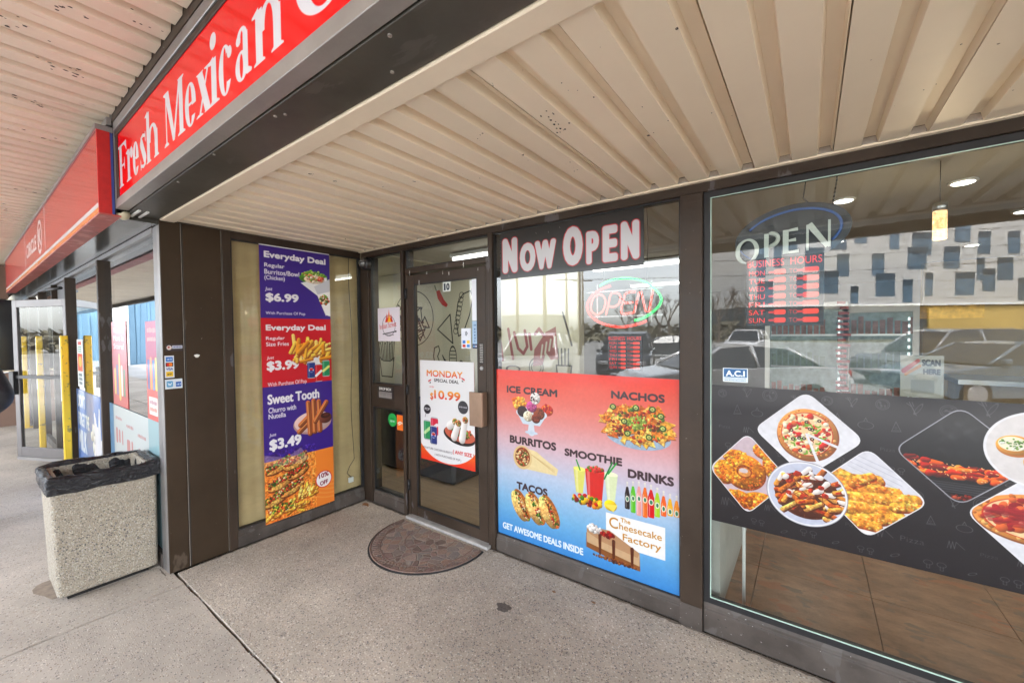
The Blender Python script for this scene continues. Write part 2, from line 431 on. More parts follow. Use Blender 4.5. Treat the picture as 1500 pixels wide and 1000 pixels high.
# ------------------------------------------------------------------ printed artwork painted in code
def to_edges(txt, bold, font_shear=0.0, spacing=1.0):
    key = (txt, bold, spacing)
    if key in to_edges.cache: return to_edges.cache[key]
    cu = bpy.data.curves.new('tmp_text', 'FONT'); cu.body = txt; cu.size = 1.0; cu.offset = bold
    cu.resolution_u = 4; cu.space_character = spacing
    ob = bpy.data.objects.new('tmp_text', cu); COL.objects.link(ob)
    dg = bpy.context.evaluated_depsgraph_get()
    me = bpy.data.meshes.new_from_object(ob.evaluated_get(dg))
    n = len(me.vertices); co = np.zeros(n*3); me.vertices.foreach_get('co', co); co = co.reshape(-1, 3)[:, :2]
    cnt = {}
    for p in me.polygons:
        for ek in p.edge_keys: cnt[ek] = cnt.get(ek, 0)+1
    ed = np.array([k for k, c in cnt.items() if c == 1]) if cnt else np.zeros((0, 2), int)
    bpy.data.objects.remove(ob); bpy.data.curves.remove(cu); bpy.data.meshes.remove(me)
    if len(ed) == 0: return np.zeros((0, 2, 2))
    E_ = np.stack([co[ed[:, 0]], co[ed[:, 1]]], axis=1)
    to_edges.cache[key] = E_
    return E_
to_edges.cache = {}
def fill_edges(E_, x0, y0, w, h, ss=3):
    """even-odd coverage of a closed edge soup in the window (x0,y0,w,h)"""
    W, H = w*ss, h*ss
    P = (E_ - np.array([x0, y0]))*ss
    cnt = np.zeros((H, W+1), np.int32)
    a, b = P[:, 0], P[:, 1]
    lo = np.where((a[:, 1] < b[:, 1])[:, None], a, b); hi = np.where((a[:, 1] < b[:, 1])[:, None], b, a)
    r0_ = np.clip(np.ceil(lo[:, 1]-0.5), 0, H).astype(int); r1_ = np.clip(np.ceil(hi[:, 1]-0.5), 0, H).astype(int)
    for k in np.nonzero(r1_ > r0_)[0]:
        rows = np.arange(r0_[k], r1_[k])
        t = (rows+0.5-lo[k, 1])/(hi[k, 1]-lo[k, 1])
        xs = np.clip(np.ceil(lo[k, 0]+t*(hi[k, 0]-lo[k, 0])-0.5), 0, W).astype(int)
        np.add.at(cnt, (rows, xs), 1)
    m = (np.cumsum(cnt, axis=1)[:, :W] % 2).astype(np.float32)
    return m.reshape(h, ss, w, ss).mean(axis=(1, 3))
def vnoise(w, h, cells, seed, octs=3):
    rg = np.random.RandomState(seed); out = np.zeros((h, w), np.float32); amp = 1.0; tot = 0
    for o in range(octs):
        c = max(2, int(cells*2**o)); g = rg.rand(c+2, c+2).astype(np.float32)
        ys = np.linspace(0, c*h/max(w, h), h); xs = np.linspace(0, c*w/max(w, h), w)
        yi = ys.astype(int); xi = xs.astype(int); fy = (ys-yi)[:, None]; fx = (xs-xi)[None, :]
        fy = fy*fy*(3-2*fy); fx = fx*fx*(3-2*fx)
        v = (g[yi][:, xi]*(1-fx)+g[yi][:, xi+1]*fx)*(1-fy)+(g[yi+1][:, xi]*(1-fx)+g[yi+1][:, xi+1]*fx)*fy
        out += amp*v; tot += amp; amp *= 0.5
    return out/tot
class Cv:
    def __init__(s, w, h, col=(1, 1, 1)):
        s.w, s.h = int(w), int(h); s.a = np.ones((s.h, s.w, 3), np.float32)*np.array(col, np.float32)
        s.clip = None
        s.rg = random.Random(w*31+h)
    def win(s, x0, y0, x1, y1):
        x0 = max(0, int(x0)-2); y0 = max(0, int(y0)-2); x1 = min(s.w, int(x1)+3); y1 = min(s.h, int(y1)+3)
        if x1 <= x0 or y1 <= y0: return None
        ys, xs = np.mgrid[y0:y1, x0:x1].astype(np.float32)
        return x0, y0, x1, y1, xs+0.5, ys+0.5
    def put(s, W, m, col, al=1.0):
        x0, y0, x1, y1 = W[:4]
        m = m*al
        if s.clip is not None: m = m*s.clip[y0:y1, x0:x1]
        c = np.asarray(col, np.float32)
        s.a[y0:y1, x0:x1] += (c - s.a[y0:y1, x0:x1])*m[..., None]
    def ell(s, cx, cy, rx, ry=None, col=(0, 0, 0), ang=0.0, al=1.0, shade=0.0, soft=1.0):
        ry = rx if ry is None else ry
        q = max(rx, ry)+soft
        W = s.win(cx-q, cy-q, cx+q, cy+q)
        if W is None: return
        dx, dy = W[4]-cx, W[5]-cy
        ca, sa = math.cos(ang), math.sin(ang)
        u = (dx*ca+dy*sa)/max(rx, .3); v = (-dx*sa+dy*ca)/max(ry, .3)
        d = np.sqrt(u*u+v*v)
        m = np.clip((1-d)*min(rx, ry)/soft+0.5, 0, 1)
        c = np.array(col, np.float32)
        if shade: c = np.clip(c*(1+shade*(-(dx+dy*1.4)/(1.6*q)-0.25*d))[..., None], 0, 1)
        s.put(W, m, c, al)
    def ring(s, cx, cy, rx, ry, t, col, ang=0.0, al=1.0):
        q = max(rx, ry)+t+1; W = s.win(cx-q, cy-q, cx+q, cy+q)
        if W is None: return
        dx, dy = W[4]-cx, W[5]-cy; ca, sa = math.cos(ang), math.sin(ang)
        d = np.sqrt(((dx*ca+dy*sa)/rx)**2+((-dx*sa+dy*ca)/ry)**2)
        s.put(W, np.clip(t/2-np.abs(d-1)*min(rx, ry)+0.5, 0, 1), col, al)
    def cap(s, x0, y0, x1, y1, r0_, r1_=None, col=(0, 0, 0), shade=0.0, al=1.0):
        r1_ = r0_ if r1_ is None else r1_
        q = max(r0_, r1_)+1
        W = s.win(min(x0, x1)-q, min(y0, y1)-q, max(x0, x1)+q, max(y0, y1)+q)
        if W is None: return
        dx, dy = x1-x0, y1-y0; l2 = dx*dx+dy*dy+1e-6
        t = np.clip(((W[4]-x0)*dx+(W[5]-y0)*dy)/l2, 0, 1)
        ex, ey = W[4]-x0-t*dx, W[5]-y0-t*dy
        d = np.sqrt(ex*ex+ey*ey); r_ = r0_+(r1_-r0_)*t
        c = np.array(col, np.float32)
        if shade: c = np.clip(c*(1+shade*(-(ex*0.6+ey)/np.maximum(r_, 1)))[..., None], 0, 1)
        s.put(W, np.clip(r_-d+0.5, 0, 1), c, al)
    def path(s, pts, r_, col, al=1.0, close=False):
        if close: pts = list(pts)+[pts[0]]
        for a, b in zip(pts[:-1], pts[1:]): s.cap(a[0], a[1], b[0], b[1], r_, r_, col, al=al)
    def poly(s, pts, col, al=1.0, shade=0.0):
        P = np.array(pts, np.float64)
        x0, y0 = max(0, int(P[:, 0].min())-1), max(0, int(P[:, 1].min())-1)
        x1, y1 = min(s.w, int(P[:, 0].max())+2), min(s.h, int(P[:, 1].max())+2)
        if x1 <= x0 or y1 <= y0: return
        m = fill_edges(np.stack([P, np.roll(P, -1, 0)], 1), x0, y0, x1-x0, y1-y0)
        s.put((x0, y0, x1, y1), m, col, al)
    def mask_poly(s, pts):
        P = np.array(pts, np.float64)
        return fill_edges(np.stack([P, np.roll(P, -1, 0)], 1), 0, 0, s.w, s.h, 2)
    def rrect(s, x0, y0, x1, y1, r_, col, al=1.0):
        W = s.win(x0, y0, x1, y1); cx, cy = (x0+x1)/2, (y0+y1)/2
        if W is None: return
        qx = np.abs(W[4]-cx)-(x1-x0)/2+r_; qy = np.abs(W[5]-cy)-(y1-y0)/2+r_
        d = np.sqrt(np.maximum(qx, 0)**2+np.maximum(qy, 0)**2)+np.minimum(np.maximum(qx, qy), 0)-r_
        s.put(W, np.clip(0.5-d, 0, 1), col, al)
    def text(s, t, x0, y0, x1, y1, col, bold=0.0, ol=None, olw=0.0, rot=0.0, al=1.0, shear=0.0, spacing=1.0):
        """text stretched into the box x0..x1, y0..y1 (y down); col may be a (top, bottom) pair"""
        pad = max(0.0, bold)*0.75
        px_b = pad*min((y1-y0)/0.72, 1.6*(x1-x0)/max(1, len(t))/0.62)
        x0 += px_b; x1 -= px_b; y0 += px_b; y1 -= px_b
        def draw(b, c):
            E_ = to_edges(t, min(bold, 0.0), spacing=spacing)
            if len(E_) == 0: return
            B = E_.reshape(-1, 2); lo, hi = B.min(0), B.max(0)
            grow = px_b + max(0.0, b-bold)*(y1-y0)/0.72
            P = (E_-lo)/(hi-lo)
            X = x0+P[..., 0]*(x1-x0)+shear*P[..., 1]*(y1-y0); Y = y1-P[..., 1]*(y1-y0)
            if rot:
                cx, cy = x0, (y0+y1)/2; ca, sa = math.cos(rot), math.sin(rot)
                X, Y = cx+(X-cx)*ca-(Y-cy)*sa, cy+(X-cx)*sa+(Y-cy)*ca
            Q = np.stack([X, Y], -1)
            g_ = int(grow)+3; ax0, ay0 = max(0, int(X.min())-g_), max(0, int(Y.min())-g_); ax1, ay1 = min(s.w, int(X.max())+g_+1), min(s.h, int(Y.max())+g_+1)
            if ax1 <= ax0 or ay1 <= ay0: return
            m = fill_edges(Q, ax0, ay0, ax1-ax0, ay1-ay0)
            if grow > 0.3:
                out = m.copy(); H_, W_ = m.shape
                for a_ in range(16):
                    dx, dy = grow*math.cos(a_*math.pi/8), grow*math.sin(a_*math.pi/8)
                    ix, iy = int(math.floor(dx)), int(math.floor(dy)); fx_, fy_ = dx-ix, dy-iy
                    sh = np.zeros_like(m)
                    for (jx, jy, wt) in ((ix, iy, (1-fx_)*(1-fy_)), (ix+1, iy, fx_*(1-fy_)), (ix, iy+1, (1-fx_)*fy_), (ix+1, iy+1, fx_*fy_)):
                        if wt < 1e-3: continue
                        sx0, sx1 = max(0, -jx), min(W_, W_-jx); sy0, sy1 = max(0, -jy), min(H_, H_-jy)
                        if sx1 > sx0 and sy1 > sy0: sh[sy0+jy:sy1+jy, sx0+jx:sx1+jx] += wt*m[sy0:sy1, sx0:sx1]
                    out = np.maximum(out, sh)
                m = out
            if isinstance(c[0], (tuple, list)):
                k = np.clip((np.arange(ay0, ay1)-y0)/(y1-y0), 0, 1)[:, None, None]
                c = np.array(c[0])*(1-k)+np.array(c[1])*k
            s.put((ax0, ay0, ax1, ay1), m, c, al)
        if ol is not None: draw(bold+olw, ol)
        draw(bold, col)
    def speck(s, cx, cy, rx, ry, n, pal, r0_, r1_, shade=0.35, ang=None, asp=0.6):
        for _ in range(n):
            a = s.rg.random()*6.283; q = math.sqrt(s.rg.random())
            r_ = s.rg.uniform(r0_, r1_)
            s.ell(cx+rx*q*math.cos(a), cy+ry*q*math.sin(a), r_, r_*s.rg.uniform(asp, 1), s.rg.choice(pal),
                  s.rg.random()*3.1 if ang is None else ang, shade=shade)
    def grain(s, amt, cells=60, seed=1):
        s.a *= (1+amt*(vnoise(s.w, s.h, cells, seed)-0.5)*2)[..., None]
    def tex(s, x0, y0, x1, y1, amt=.3, cell=9, seed=3, ref=None):
        """mottle a printed food picture; ref = plain ground that stays clean"""
        x0, y0, x1, y1 = max(0, int(x0)), max(0, int(y0)), min(s.w, int(x1)), min(s.h, int(y1))
        w, h = x1-x0, y1-y0
        if w < 4 or h < 4: return
        n = vnoise(w, h, max(w, h)/cell, seed, 3)-.5; n2 = vnoise(w, h, max(w, h)/(cell*2.5), seed+5, 2)-.5
        a = s.a[y0:y1, x0:x1]; sat = np.clip((a.max(2)-a.min(2))*3-.35, 0, 1)
        if ref is not None: sat = sat*np.clip(np.abs(a-ref[y0:y1, x0:x1]).max(2)*12-.3, 0, 1)
        if s.clip is not None: sat = sat*s.clip[y0:y1, x0:x1]
        k = (1+amt*2.4*n*sat)[..., None]; a *= k
        a[..., 1] *= 1+amt*.9*n2*sat; a[..., 2] *= 1+amt*1.2*n2*sat
        hi = np.clip(n-.16, 0, 1)*sat*5*amt
        a += (np.array((1, .93, .8), np.float32)-a)*np.clip(hi, 0, .8)[..., None]
    def image(s, name):
        im = bpy.data.images.new(name, s.w, s.h)
        buf = np.ones((s.h, s.w, 4), np.float32); buf[..., :3] = np.clip(s.a[::-1], 0, 1)
        im.pixels.foreach_set(buf.ravel()); im.update(); im.pack()
        return im
def print_mat(name, cv, rough=0.35, gain=1.0, emit=0.0, coat=0.0, wrinkle=0.0, metal=0.0):
    m, nt, b = new_mat(name); N = nt.nodes.new; L = nt.links.new
    t = N('ShaderNodeTexImage'); t.image = cv.image(name); t.interpolation = 'Cubic'; t.extension = 'EXTEND'
    vm = N('ShaderNodeVectorMath'); vm.operation = 'SCALE'; vm.inputs['Scale'].default_value = gain
    L(t.outputs['Color'], vm.inputs[0]); L(vm.outputs[0], b.inputs['Base Color'])
    b.inputs['Roughness'].default_value = rough; b.inputs['Coat Weight'].default_value = coat; b.inputs['Coat Roughness'].default_value = 0.08
    if emit > 0:
        L(t.outputs['Color'], b.inputs['Emission Color']); b.inputs['Emission Strength'].default_value = emit
    if wrinkle > 0:
        geo = N('ShaderNodeNewGeometry'); n = N('ShaderNodeTexNoise'); n.inputs['Scale'].default_value = 3.0; n.inputs['Detail'].default_value = 2
        L(geo.outputs['Position'], n.inputs['Vector'])
        bp = N('ShaderNodeBump'); bp.inputs['Strength'].default_value = wrinkle; bp.inputs['Distance'].default_value = 0.02
        L(n.outputs['Fac'], bp.inputs['Height']); L(bp.outputs[0], b.inputs['Normal'])
    return m
def sheet(name, mat, plane, a0, a1, z0, z1, at, t=0.002, parent=None, **kw):
    """a printed sheet of thickness t: plane 'Y' faces -Y (u along +X), plane 'X' faces +X (u along +Y), 'X-' faces +X with u along -Y"""
    m = MB()
    if plane == 'Y':
        m.box(a0, at-t, z0, a1, at, z1)
        i = len(m.f); b = len(m.v)
        uvf = 2
        m.uv[uvf] = [(0, 0), (1, 0), (1, 1), (0, 1)]
    else:
        m.box(at, a0, z0, at+t, a1, z1)
        uvf = 3
        m.uv[uvf] = [(0, 0), (1, 0), (1, 1), (0, 1)]
    return m.build(name, mat, parent, **kw)

FRY = [(0.98, 0.78, 0.30), (0.95, 0.70, 0.22), (0.90, 0.58, 0.15), (0.99, 0.85, 0.45)]
SALAD = [(0.25, 0.48, 0.12), (0.45, 0.62, 0.2), (0.75, 0.12, 0.08), (0.93, 0.85, 0.7), (0.55, 0.2, 0.08), (0.85, 0.35, 0.12), (0.2, 0.32, 0.1)]
def fries(c, x, y, w, h, n, mean=-1.2, spread=0.7, ln=0.6, th=0.07):
    for k in range(n):
        a = mean+c.rg.uniform(-spread, spread); L_ = h*ln*c.rg.uniform(0.6, 1.1)
        px, py = x+w*c.rg.random(), y+h*(0.45+0.5*c.rg.random())
        t = h*th*c.rg.uniform(0.8, 1.2); col = c.rg.choice(FRY)
        ex, ey = px+L_*math.cos(a), py+L_*math.sin(a)
        c.cap(px+t*.4, py+t*.5, ex+t*.4, ey+t*.5, t*1.08, None, (0.62, 0.3, 0.06))
        c.cap(px, py, ex, ey, t, None, col, shade=0.22)
def pizza(c, cx, cy, rx, ry, pal=None, slices=True):
    c.ell(cx+rx*.02, cy+ry*.05, rx*1.03, ry*1.03, (0.55, 0.3, 0.15))
    c.ell(cx, cy, rx, ry, (0.86, 0.55, 0.26), shade=0.3)
    c.speck(cx, cy, rx*.98, ry*.98, 150, [(0.9, 0.6, 0.3), (0.78, 0.42, 0.16), (0.95, 0.72, 0.42)], rx*.03, rx*.06)
    c.ell(cx, cy, rx*.86, ry*.86, (0.82, 0.25, 0.12))
    c.ell(cx, cy, rx*.83, ry*.83, (0.95, 0.82, 0.62))
    c.speck(cx, cy, rx*.8, ry*.8, 130, pal or [(0.98, 0.93, 0.82), (0.85, 0.15, 0.1), (0.93, 0.4, 0.2), (0.99, 0.9, 0.7), (0.8, 0.1, 0.08)], rx*.05, rx*.12)
    if pal is None:
        for _ in range(16):
            a = c.rg.random()*6.28; q = math.sqrt(c.rg.random())*.72; b = c.rg.random()*3
            px, py = cx+rx*q*math.cos(a), cy+ry*q*math.sin(a)
            c.path([(px, py), (px+rx*.1*math.cos(b), py+rx*.1*math.sin(b)), (px+rx*.17*math.cos(b+.6), py+rx*.17*math.sin(b+.6))], rx*.028, (0.45, 0.68, 0.15))
        for _ in range(12):
            a = c.rg.random()*6.28; q = math.sqrt(c.rg.random())*.75
            c.ring(cx+rx*q*math.cos(a), cy+ry*q*math.sin(a), rx*.05, ry*.045, rx*.035, (0.1, 0.08, 0.07))
def can_art(c, x0, y0, x1, y1, col, band=None, dot=None, tilt=0):
    w = x1-x0; c.rrect(x0, y0, x1, y1, w*.2, (0.75, 0.75, 0.78)); c.rrect(x0, y0+w*.12, x1, y1-w*.1, w*.12, col)
    if band: c.path([(x0+w*.15, y0+(y1-y0)*.65), (x1-w*.15, y0+(y1-y0)*.4)], w*.16, band)
    if dot:
        c.ell((x0+x1)/2, (y0+y1)/2, w*.3, w*.3, (0.95, 0.95, 0.95)); c.ell((x0+x1)/2, (y0+y1)/2-w*.1, w*.26, w*.14, (0.8, 0.1, 0.12)); c.ell((x0+x1)/2, (y0+y1)/2+w*.14, w*.24, w*.12, dot)
    c.cap(x0+w*.2, y0+w*.2, x0+w*.2, y1-w*.2, w*.06, None, (1, 1, 1), al=0.35)

# --- menu poster of the left shop window
def art_menu():
    W, H = 1064, 996; c = Cv(W, H)
    t = np.linspace(0, 1, H)[:, None]
    stops = [(0, (0.95, 0.17, 0.08)), (0.08, (0.93, 0.33, 0.25)), (0.22, (0.91, 0.50, 0.46)), (0.42, (0.86, 0.72, 0.76)), (0.6, (0.74, 0.80, 0.90)), (0.82, (0.45, 0.70, 0.88)), (1, (0.22, 0.54, 0.84))]
    for k in range(3):
        c.a[..., k] = np.interp(t[:, 0], [q[0] for q in stops], [q[1][k] for q in stops])[:, None]
    def T(s_, u0_, v0_, u1_, v1_, col=(0.22, 0.14, 0.17), b=0.06, **k): c.text(s_, u0_*W, v0_*H, u1_*W, v1_*H, col, b, **k)
    X = lambda u: u*W
    Y = lambda v: v*H
    ref = s_ref = c.a.copy()
    # ice cream
    T('ICE CREAM', 0.072, 0.094, 0.398, 0.136)
    c.ell(X(.155), Y(.195), 46, 40, (0.93, 0.55, 0.1), shade=.4)
    c.speck(X(.155), Y(.19), 46, 36, 25, [(0.98, 0.7, 0.2), (0.9, 0.4, 0.05), (0.99, 0.8, 0.35)], 6, 14)
    c.ell(X(.335), Y(.215), 40, 32, (0.9, 0.25, 0.1), shade=.3); c.speck(X(.335), Y(.21), 32, 24, 25, [(0.85, 0.1, 0.05), (0.98, 0.6, 0.2), (0.7, 0.1, 0.1)], 5, 9)
    c.poly([(X(.135), Y(.24)), (X(.335), Y(.24)), (X(.29), Y(.31)), (X(.18), Y(.31))], (0.80, 0.87, 0.93))
    c.ell(X(.235), Y(.245), X(.1), Y(.035), (0.85, 0.9, 0.95)); c.cap(X(.235), Y(.3), X(.235), Y(.35), 16, 24, (0.84, 0.88, 0.93)); c.ell(X(.235), Y(.355), 44, 10, (0.78, 0.85, 0.92))
    for u_, v_, q, col in [(.177, .238, 36, (0.20, 0.10, 0.12)), (.285, .24, 38, (0.55, 0.26, 0.14)), (.238, .205, 36, (0.76, 0.30, 0.55)), (.215, .262, 34, (0.93, 0.86, 0.74)), (.265, .27, 30, (0.5, 0.2, 0.12))]:
        c.ell(X(u_), Y(v_), q, q*.9, col, shade=.4); c.speck(X(u_), Y(v_), q*.8, q*.7, 14, [tuple(min(1, k*1.15) for k in col), tuple(k*.8 for k in col)], 3, 7)
    c.ell(X(.262), Y(.155), 34, 34, (0.90, 0.88, 0.86), shade=.3); c.speck(X(.262), Y(.155), 32, 32, 36, [(0.98, 0.97, 0.95), (0.75, 0.7, 0.68), (0.3, 0.2, 0.2), (0.9, 0.88, 0.85)], 3, 8)
    # nachos
    T('NACHOS', 0.691, 0.074, 0.939, 0.114)
    c.ell(X(.815), Y(.29), X(.15), Y(.062), (0.62, 0.72, 0.82))
    for _ in range(120):
        a = c.rg.random()*6.28; q = math.sqrt(c.rg.random()); px, py = X(.815)+X(.165)*q*math.cos(a), Y(.235)+Y(.1)*q*math.sin(a)
        b = c.rg.random()*6.28; r_ = c.rg.uniform(20, 38); col = c.rg.choice([(0.95, 0.68, 0.2), (0.90, 0.52, 0.12), (0.98, 0.80, 0.38), (0.8, 0.38, 0.08)])
        P = [(px+r_*math.cos(b+k*2.09), py+r_*.8*math.sin(b+k*2.09)) for k in range(3)]
        c.poly([(x+2, y+4) for x, y in P], (0.5, 0.22, 0.05), .6); c.poly(P, col)
    c.speck(X(.815), Y(.235), X(.14), Y(.085), 160, [(0.65, 0.15, 0.08), (0.35, 0.5, 0.15), (0.95, 0.75, 0.3), (0.45, 0.18, 0.08), (0.9, 0.4, 0.1)], 4, 11)
    c.ell(X(.815), Y(.222), 48, 34, (0.56, 0.64, 0.2), shade=.3); c.speck(X(.815), Y(.22), 50, 36, 60, [(0.62, 0.7, 0.25), (0.4, 0.5, 0.12), (0.8, 0.2, 0.1), (0.75, 0.8, 0.4)], 4, 8)
    for u_, v_ in [(.70, .155), (.755, .222), (.922, .178), (.93, .235), (.81, .15), (.885, .15), (.77, .28), (.87, .285)]:
        c.ell(X(u_), Y(v_), 17, 15, (0.16, 0.3, 0.08)); c.ell(X(u_), Y(v_), 12, 10, (0.50, 0.6, 0.2), shade=.3); c.ring(X(u_), Y(v_), 7, 6, 3, (0.85, 0.85, 0.55))
    c.tex(X(.63), Y(.115), X(1), Y(.36), .35, 9, ref=ref)
    # burrito
    T('BURRITOS', 0.089, 0.388, 0.389, 0.434)
    c.poly([(X(.19), Y(.45)), (X(.27), Y(.46)), (X(.395), Y(.545)), (X(.39), Y(.565)), (X(.2), Y(.565))], (0.90, 0.80, 0.58))
    c.poly([(X(.25), Y(.47)), (X(.395), Y(.545)), (X(.39), Y(.55)), (X(.22), Y(.50))], (0.97, 0.90, 0.72))
    c.poly([(X(.15), Y(.45)), (X(.25), Y(.455)), (X(.40), Y(.535)), (X(.39), Y(.572)), (X(.18), Y(.572))], (0.93, 0.85, 0.64))
    for q in range(4): c.cap(X(.21+.02*q), Y(.47+.01*q), X(.38), Y(.545+.005*q), 2, 1, (0.80, 0.66, 0.42), al=.6)
    c.ell(X(.175), Y(.508), 66, 70, (0.90, 0.78, 0.55), ang=.3); c.ell(X(.175), Y(.505), 52, 56, (0.55, 0.25, 0.1), ang=.3)
    c.speck(X(.175), Y(.505), 46, 50, 130, [(0.6, 0.25, 0.1), (0.9, 0.75, 0.5), (0.35, 0.45, 0.15), (0.8, 0.3, 0.12), (0.95, 0.88, 0.7), (0.4, 0.15, 0.08)], 4, 8)
    # tacos
    T('TACOS', 0.133, 0.658, 0.334, 0.703)
    for k, (u_, v_) in enumerate([(.155, .797), (.250, .792), (.338, .787)]):
        c.ell(X(u_)+14, Y(v_)-6, 44, 96, (0.70, 0.40, 0.14), ang=-.5); c.ell(X(u_)-6, Y(v_)+4, 44, 92, (0.95, 0.74, 0.42), ang=-.5, shade=.35)
        for q in range(70):
            t_ = c.rg.uniform(-1, 1); px = X(u_)+12+t_*38; py = Y(v_)-8+t_*70
            c.ell(px+c.rg.uniform(-15, 15), py+c.rg.uniform(-10, 10), c.rg.uniform(4, 9), c.rg.uniform(3, 7), c.rg.choice(SALAD), c.rg.random()*3, shade=.3)
    c.tex(X(.07), Y(.71), X(.42), Y(.89), .32, 9, ref=ref)
    # smoothies
    T('SMOOTHIE', 0.438, 0.408, 0.744, 0.449)
    for (u0_, u1_, v0_, v1_, col) in [(.488, .555, .505, .635, (0.88, 0.86, 0.42)), (.655, .722, .5, .64, (0.86, 0.90, 0.72)), (.553, .655, .5, .67, (0.85, 0.16, 0.14))]:
        c.poly([(X(u0_), Y(v0_)), (X(u1_), Y(v0_)), (X(u1_)-16, Y(v1_)), (X(u0_)+16, Y(v1_))], col)
        c.poly([(X(u0_)+10, Y(v0_)), (X(u0_)+26, Y(v0_)), (X(u0_)+30, Y(v1_)), (X(u0_)+20, Y(v1_))], (1, 1, 1), .3)
        c.ell(X((u0_+u1_)/2), Y(v0_), X((u1_-u0_)/2), 11, tuple(min(1, k*1.12) for k in col))
    c.speck(X(.605), Y(.49), 44, 16, 26, [(0.75, 0.08, 0.08), (0.9, 0.3, 0.25), (0.4, 0.5, 0.15)], 6, 11)
    c.path([(X(.505), Y(.46)), (X(.525), Y(.51))], 4, (0.1, 0.6, 0.2)); c.path([(X(.715), Y(.44)), (X(.675), Y(.50))], 4, (0.1, 0.65, 0.2)); c.path([(X(.695), Y(.44)), (X(.655), Y(.53))], 4, (0.05, 0.5, 0.2))
    c.speck(X(.56), Y(.665), X(.085), Y(.028), 46, [(0.95, 0.75, 0.1), (0.8, 0.1, 0.08), (0.3, 0.5, 0.1), (0.98, 0.55, 0.1), (0.55, 0.05, 0.1)], 9, 16)
    c.ell(X(.685), Y(.66), 34, 28, (0.98, 0.82, 0.1), shade=.3); c.poly([(X(.65), Y(.66)), (X(.72), Y(.65)), (X(.70), Y(.69))], (0.99, 0.88, 0.35))
    # drinks
    T('DRINKS', 0.771, 0.454, 0.977, 0.498)
    cols = [(0.12, 0.08, 0.08), (0.35, 0.75, 0.12), (0.93, 0.62, 0.60), (0.93, 0.42, 0.08), (0.85, 0.06, 0.08), (0.66, 0.82, 0.1), (0.95, 0.38, 0.06), (0.95, 0.70, 0.08), (0.96, 0.55, 0.08)]
    for k, col in enumerate(cols):
        u_ = .768+k*.0275; v1_ = .648+.02*math.sin(k*.6); v0_ = .52-.015*math.sin(k*.6); w = 12.5 if k != 4 else 15
        c.cap(X(u_), Y(v0_)+8, X(u_), Y(v0_)+34, 4, 5, (0.85, 0.82, 0.8)); c.cap(X(u_), Y(v0_)+30, X(u_), Y(v0_)+62, 6, w, col)
        c.rrect(X(u_)-w, Y(v0_)+55, X(u_)+w, Y(v1_)+8, 6, col); c.ell(X(u_), Y(v0_+.085), w*.8, 15, (0.93, 0.90, 0.82)); c.ell(X(u_), Y(v0_+.085), w*.5, 10, (0.2, 0.5, 0.35))
        c.ell(X(u_), Y(v0_)+4, 5, 4, (0.9, 0.88, 0.8)); c.cap(X(u_)-w*.5, Y(v0_)+60, X(u_)-w*.5, Y(v1_), 1.6, None, (1, 1, 1), al=.5)
    # card with the cake
    c.poly([(X(.662), Y(.70)), (X(.94), Y(.70)), (X(.94), Y(.856)), (X(.662), Y(.856))], (0.95, 0.95, 0.95))
    G = (0.78, 0.52, 0.10)
    T('The', .735, .708, .782, .73, G, .02); T('C', .678, .716, .722, .772, G, .012); T('heesecake', .728, .734, .925, .768, G, .012)
    T('Factory', .745, .785, .922, .83, G, .012)
    c.poly([(X(.557), Y(.835)), (X(.70), Y(.81)), (X(.825), Y(.868)), (X(.828), Y(.948)), (X(.74), Y(.945)), (X(.557), Y(.912))], (0.55, 0.33, 0.16))
    c.poly([(X(.56), Y(.80)), (X(.68), Y(.79)), (X(.825), Y(.86)), (X(.825), Y(.925)), (X(.56), Y(.885))], (0.80, 0.66, 0.50))
    c.poly([(X(.56), Y(.80)), (X(.68), Y(.79)), (X(.825), Y(.86)), (X(.815), Y(.885)), (X(.64), Y(.86)), (X(.56), Y(.83))], (0.72, 0.55, 0.40))
    for u_, v_, l_ in [(.63, .855, .07), (.70, .87, .08), (.79, .88, .05)]: c.cap(X(u_), Y(v_)-30, X(u_), Y(v_+l_), 9, 6, (0.36, 0.16, 0.08))
    c.speck(X(.60), Y(.805), 36, 16, 24, [(0.93, 0.90, 0.88), (0.8, 0.75, 0.72), (0.98, 0.97, 0.95)], 8, 14)
    c.speck(X(.67), Y(.815), 36, 12, 22, [(0.65, 0.08, 0.08), (0.45, 0.05, 0.06), (0.8, 0.2, 0.15)], 7, 12)
    c.speck(X(.70), Y(.94), 120, 7, 60, [(0.45, 0.2, 0.1), (0.6, 0.35, 0.15), (0.3, 0.14, 0.07)], 4, 8)
    T('GET AWESOME DEALS INSIDE', .032, .927, .54, .966, (0.93, 0.96, 0.98), .045)
    c.grain(.03, 90)
    return c
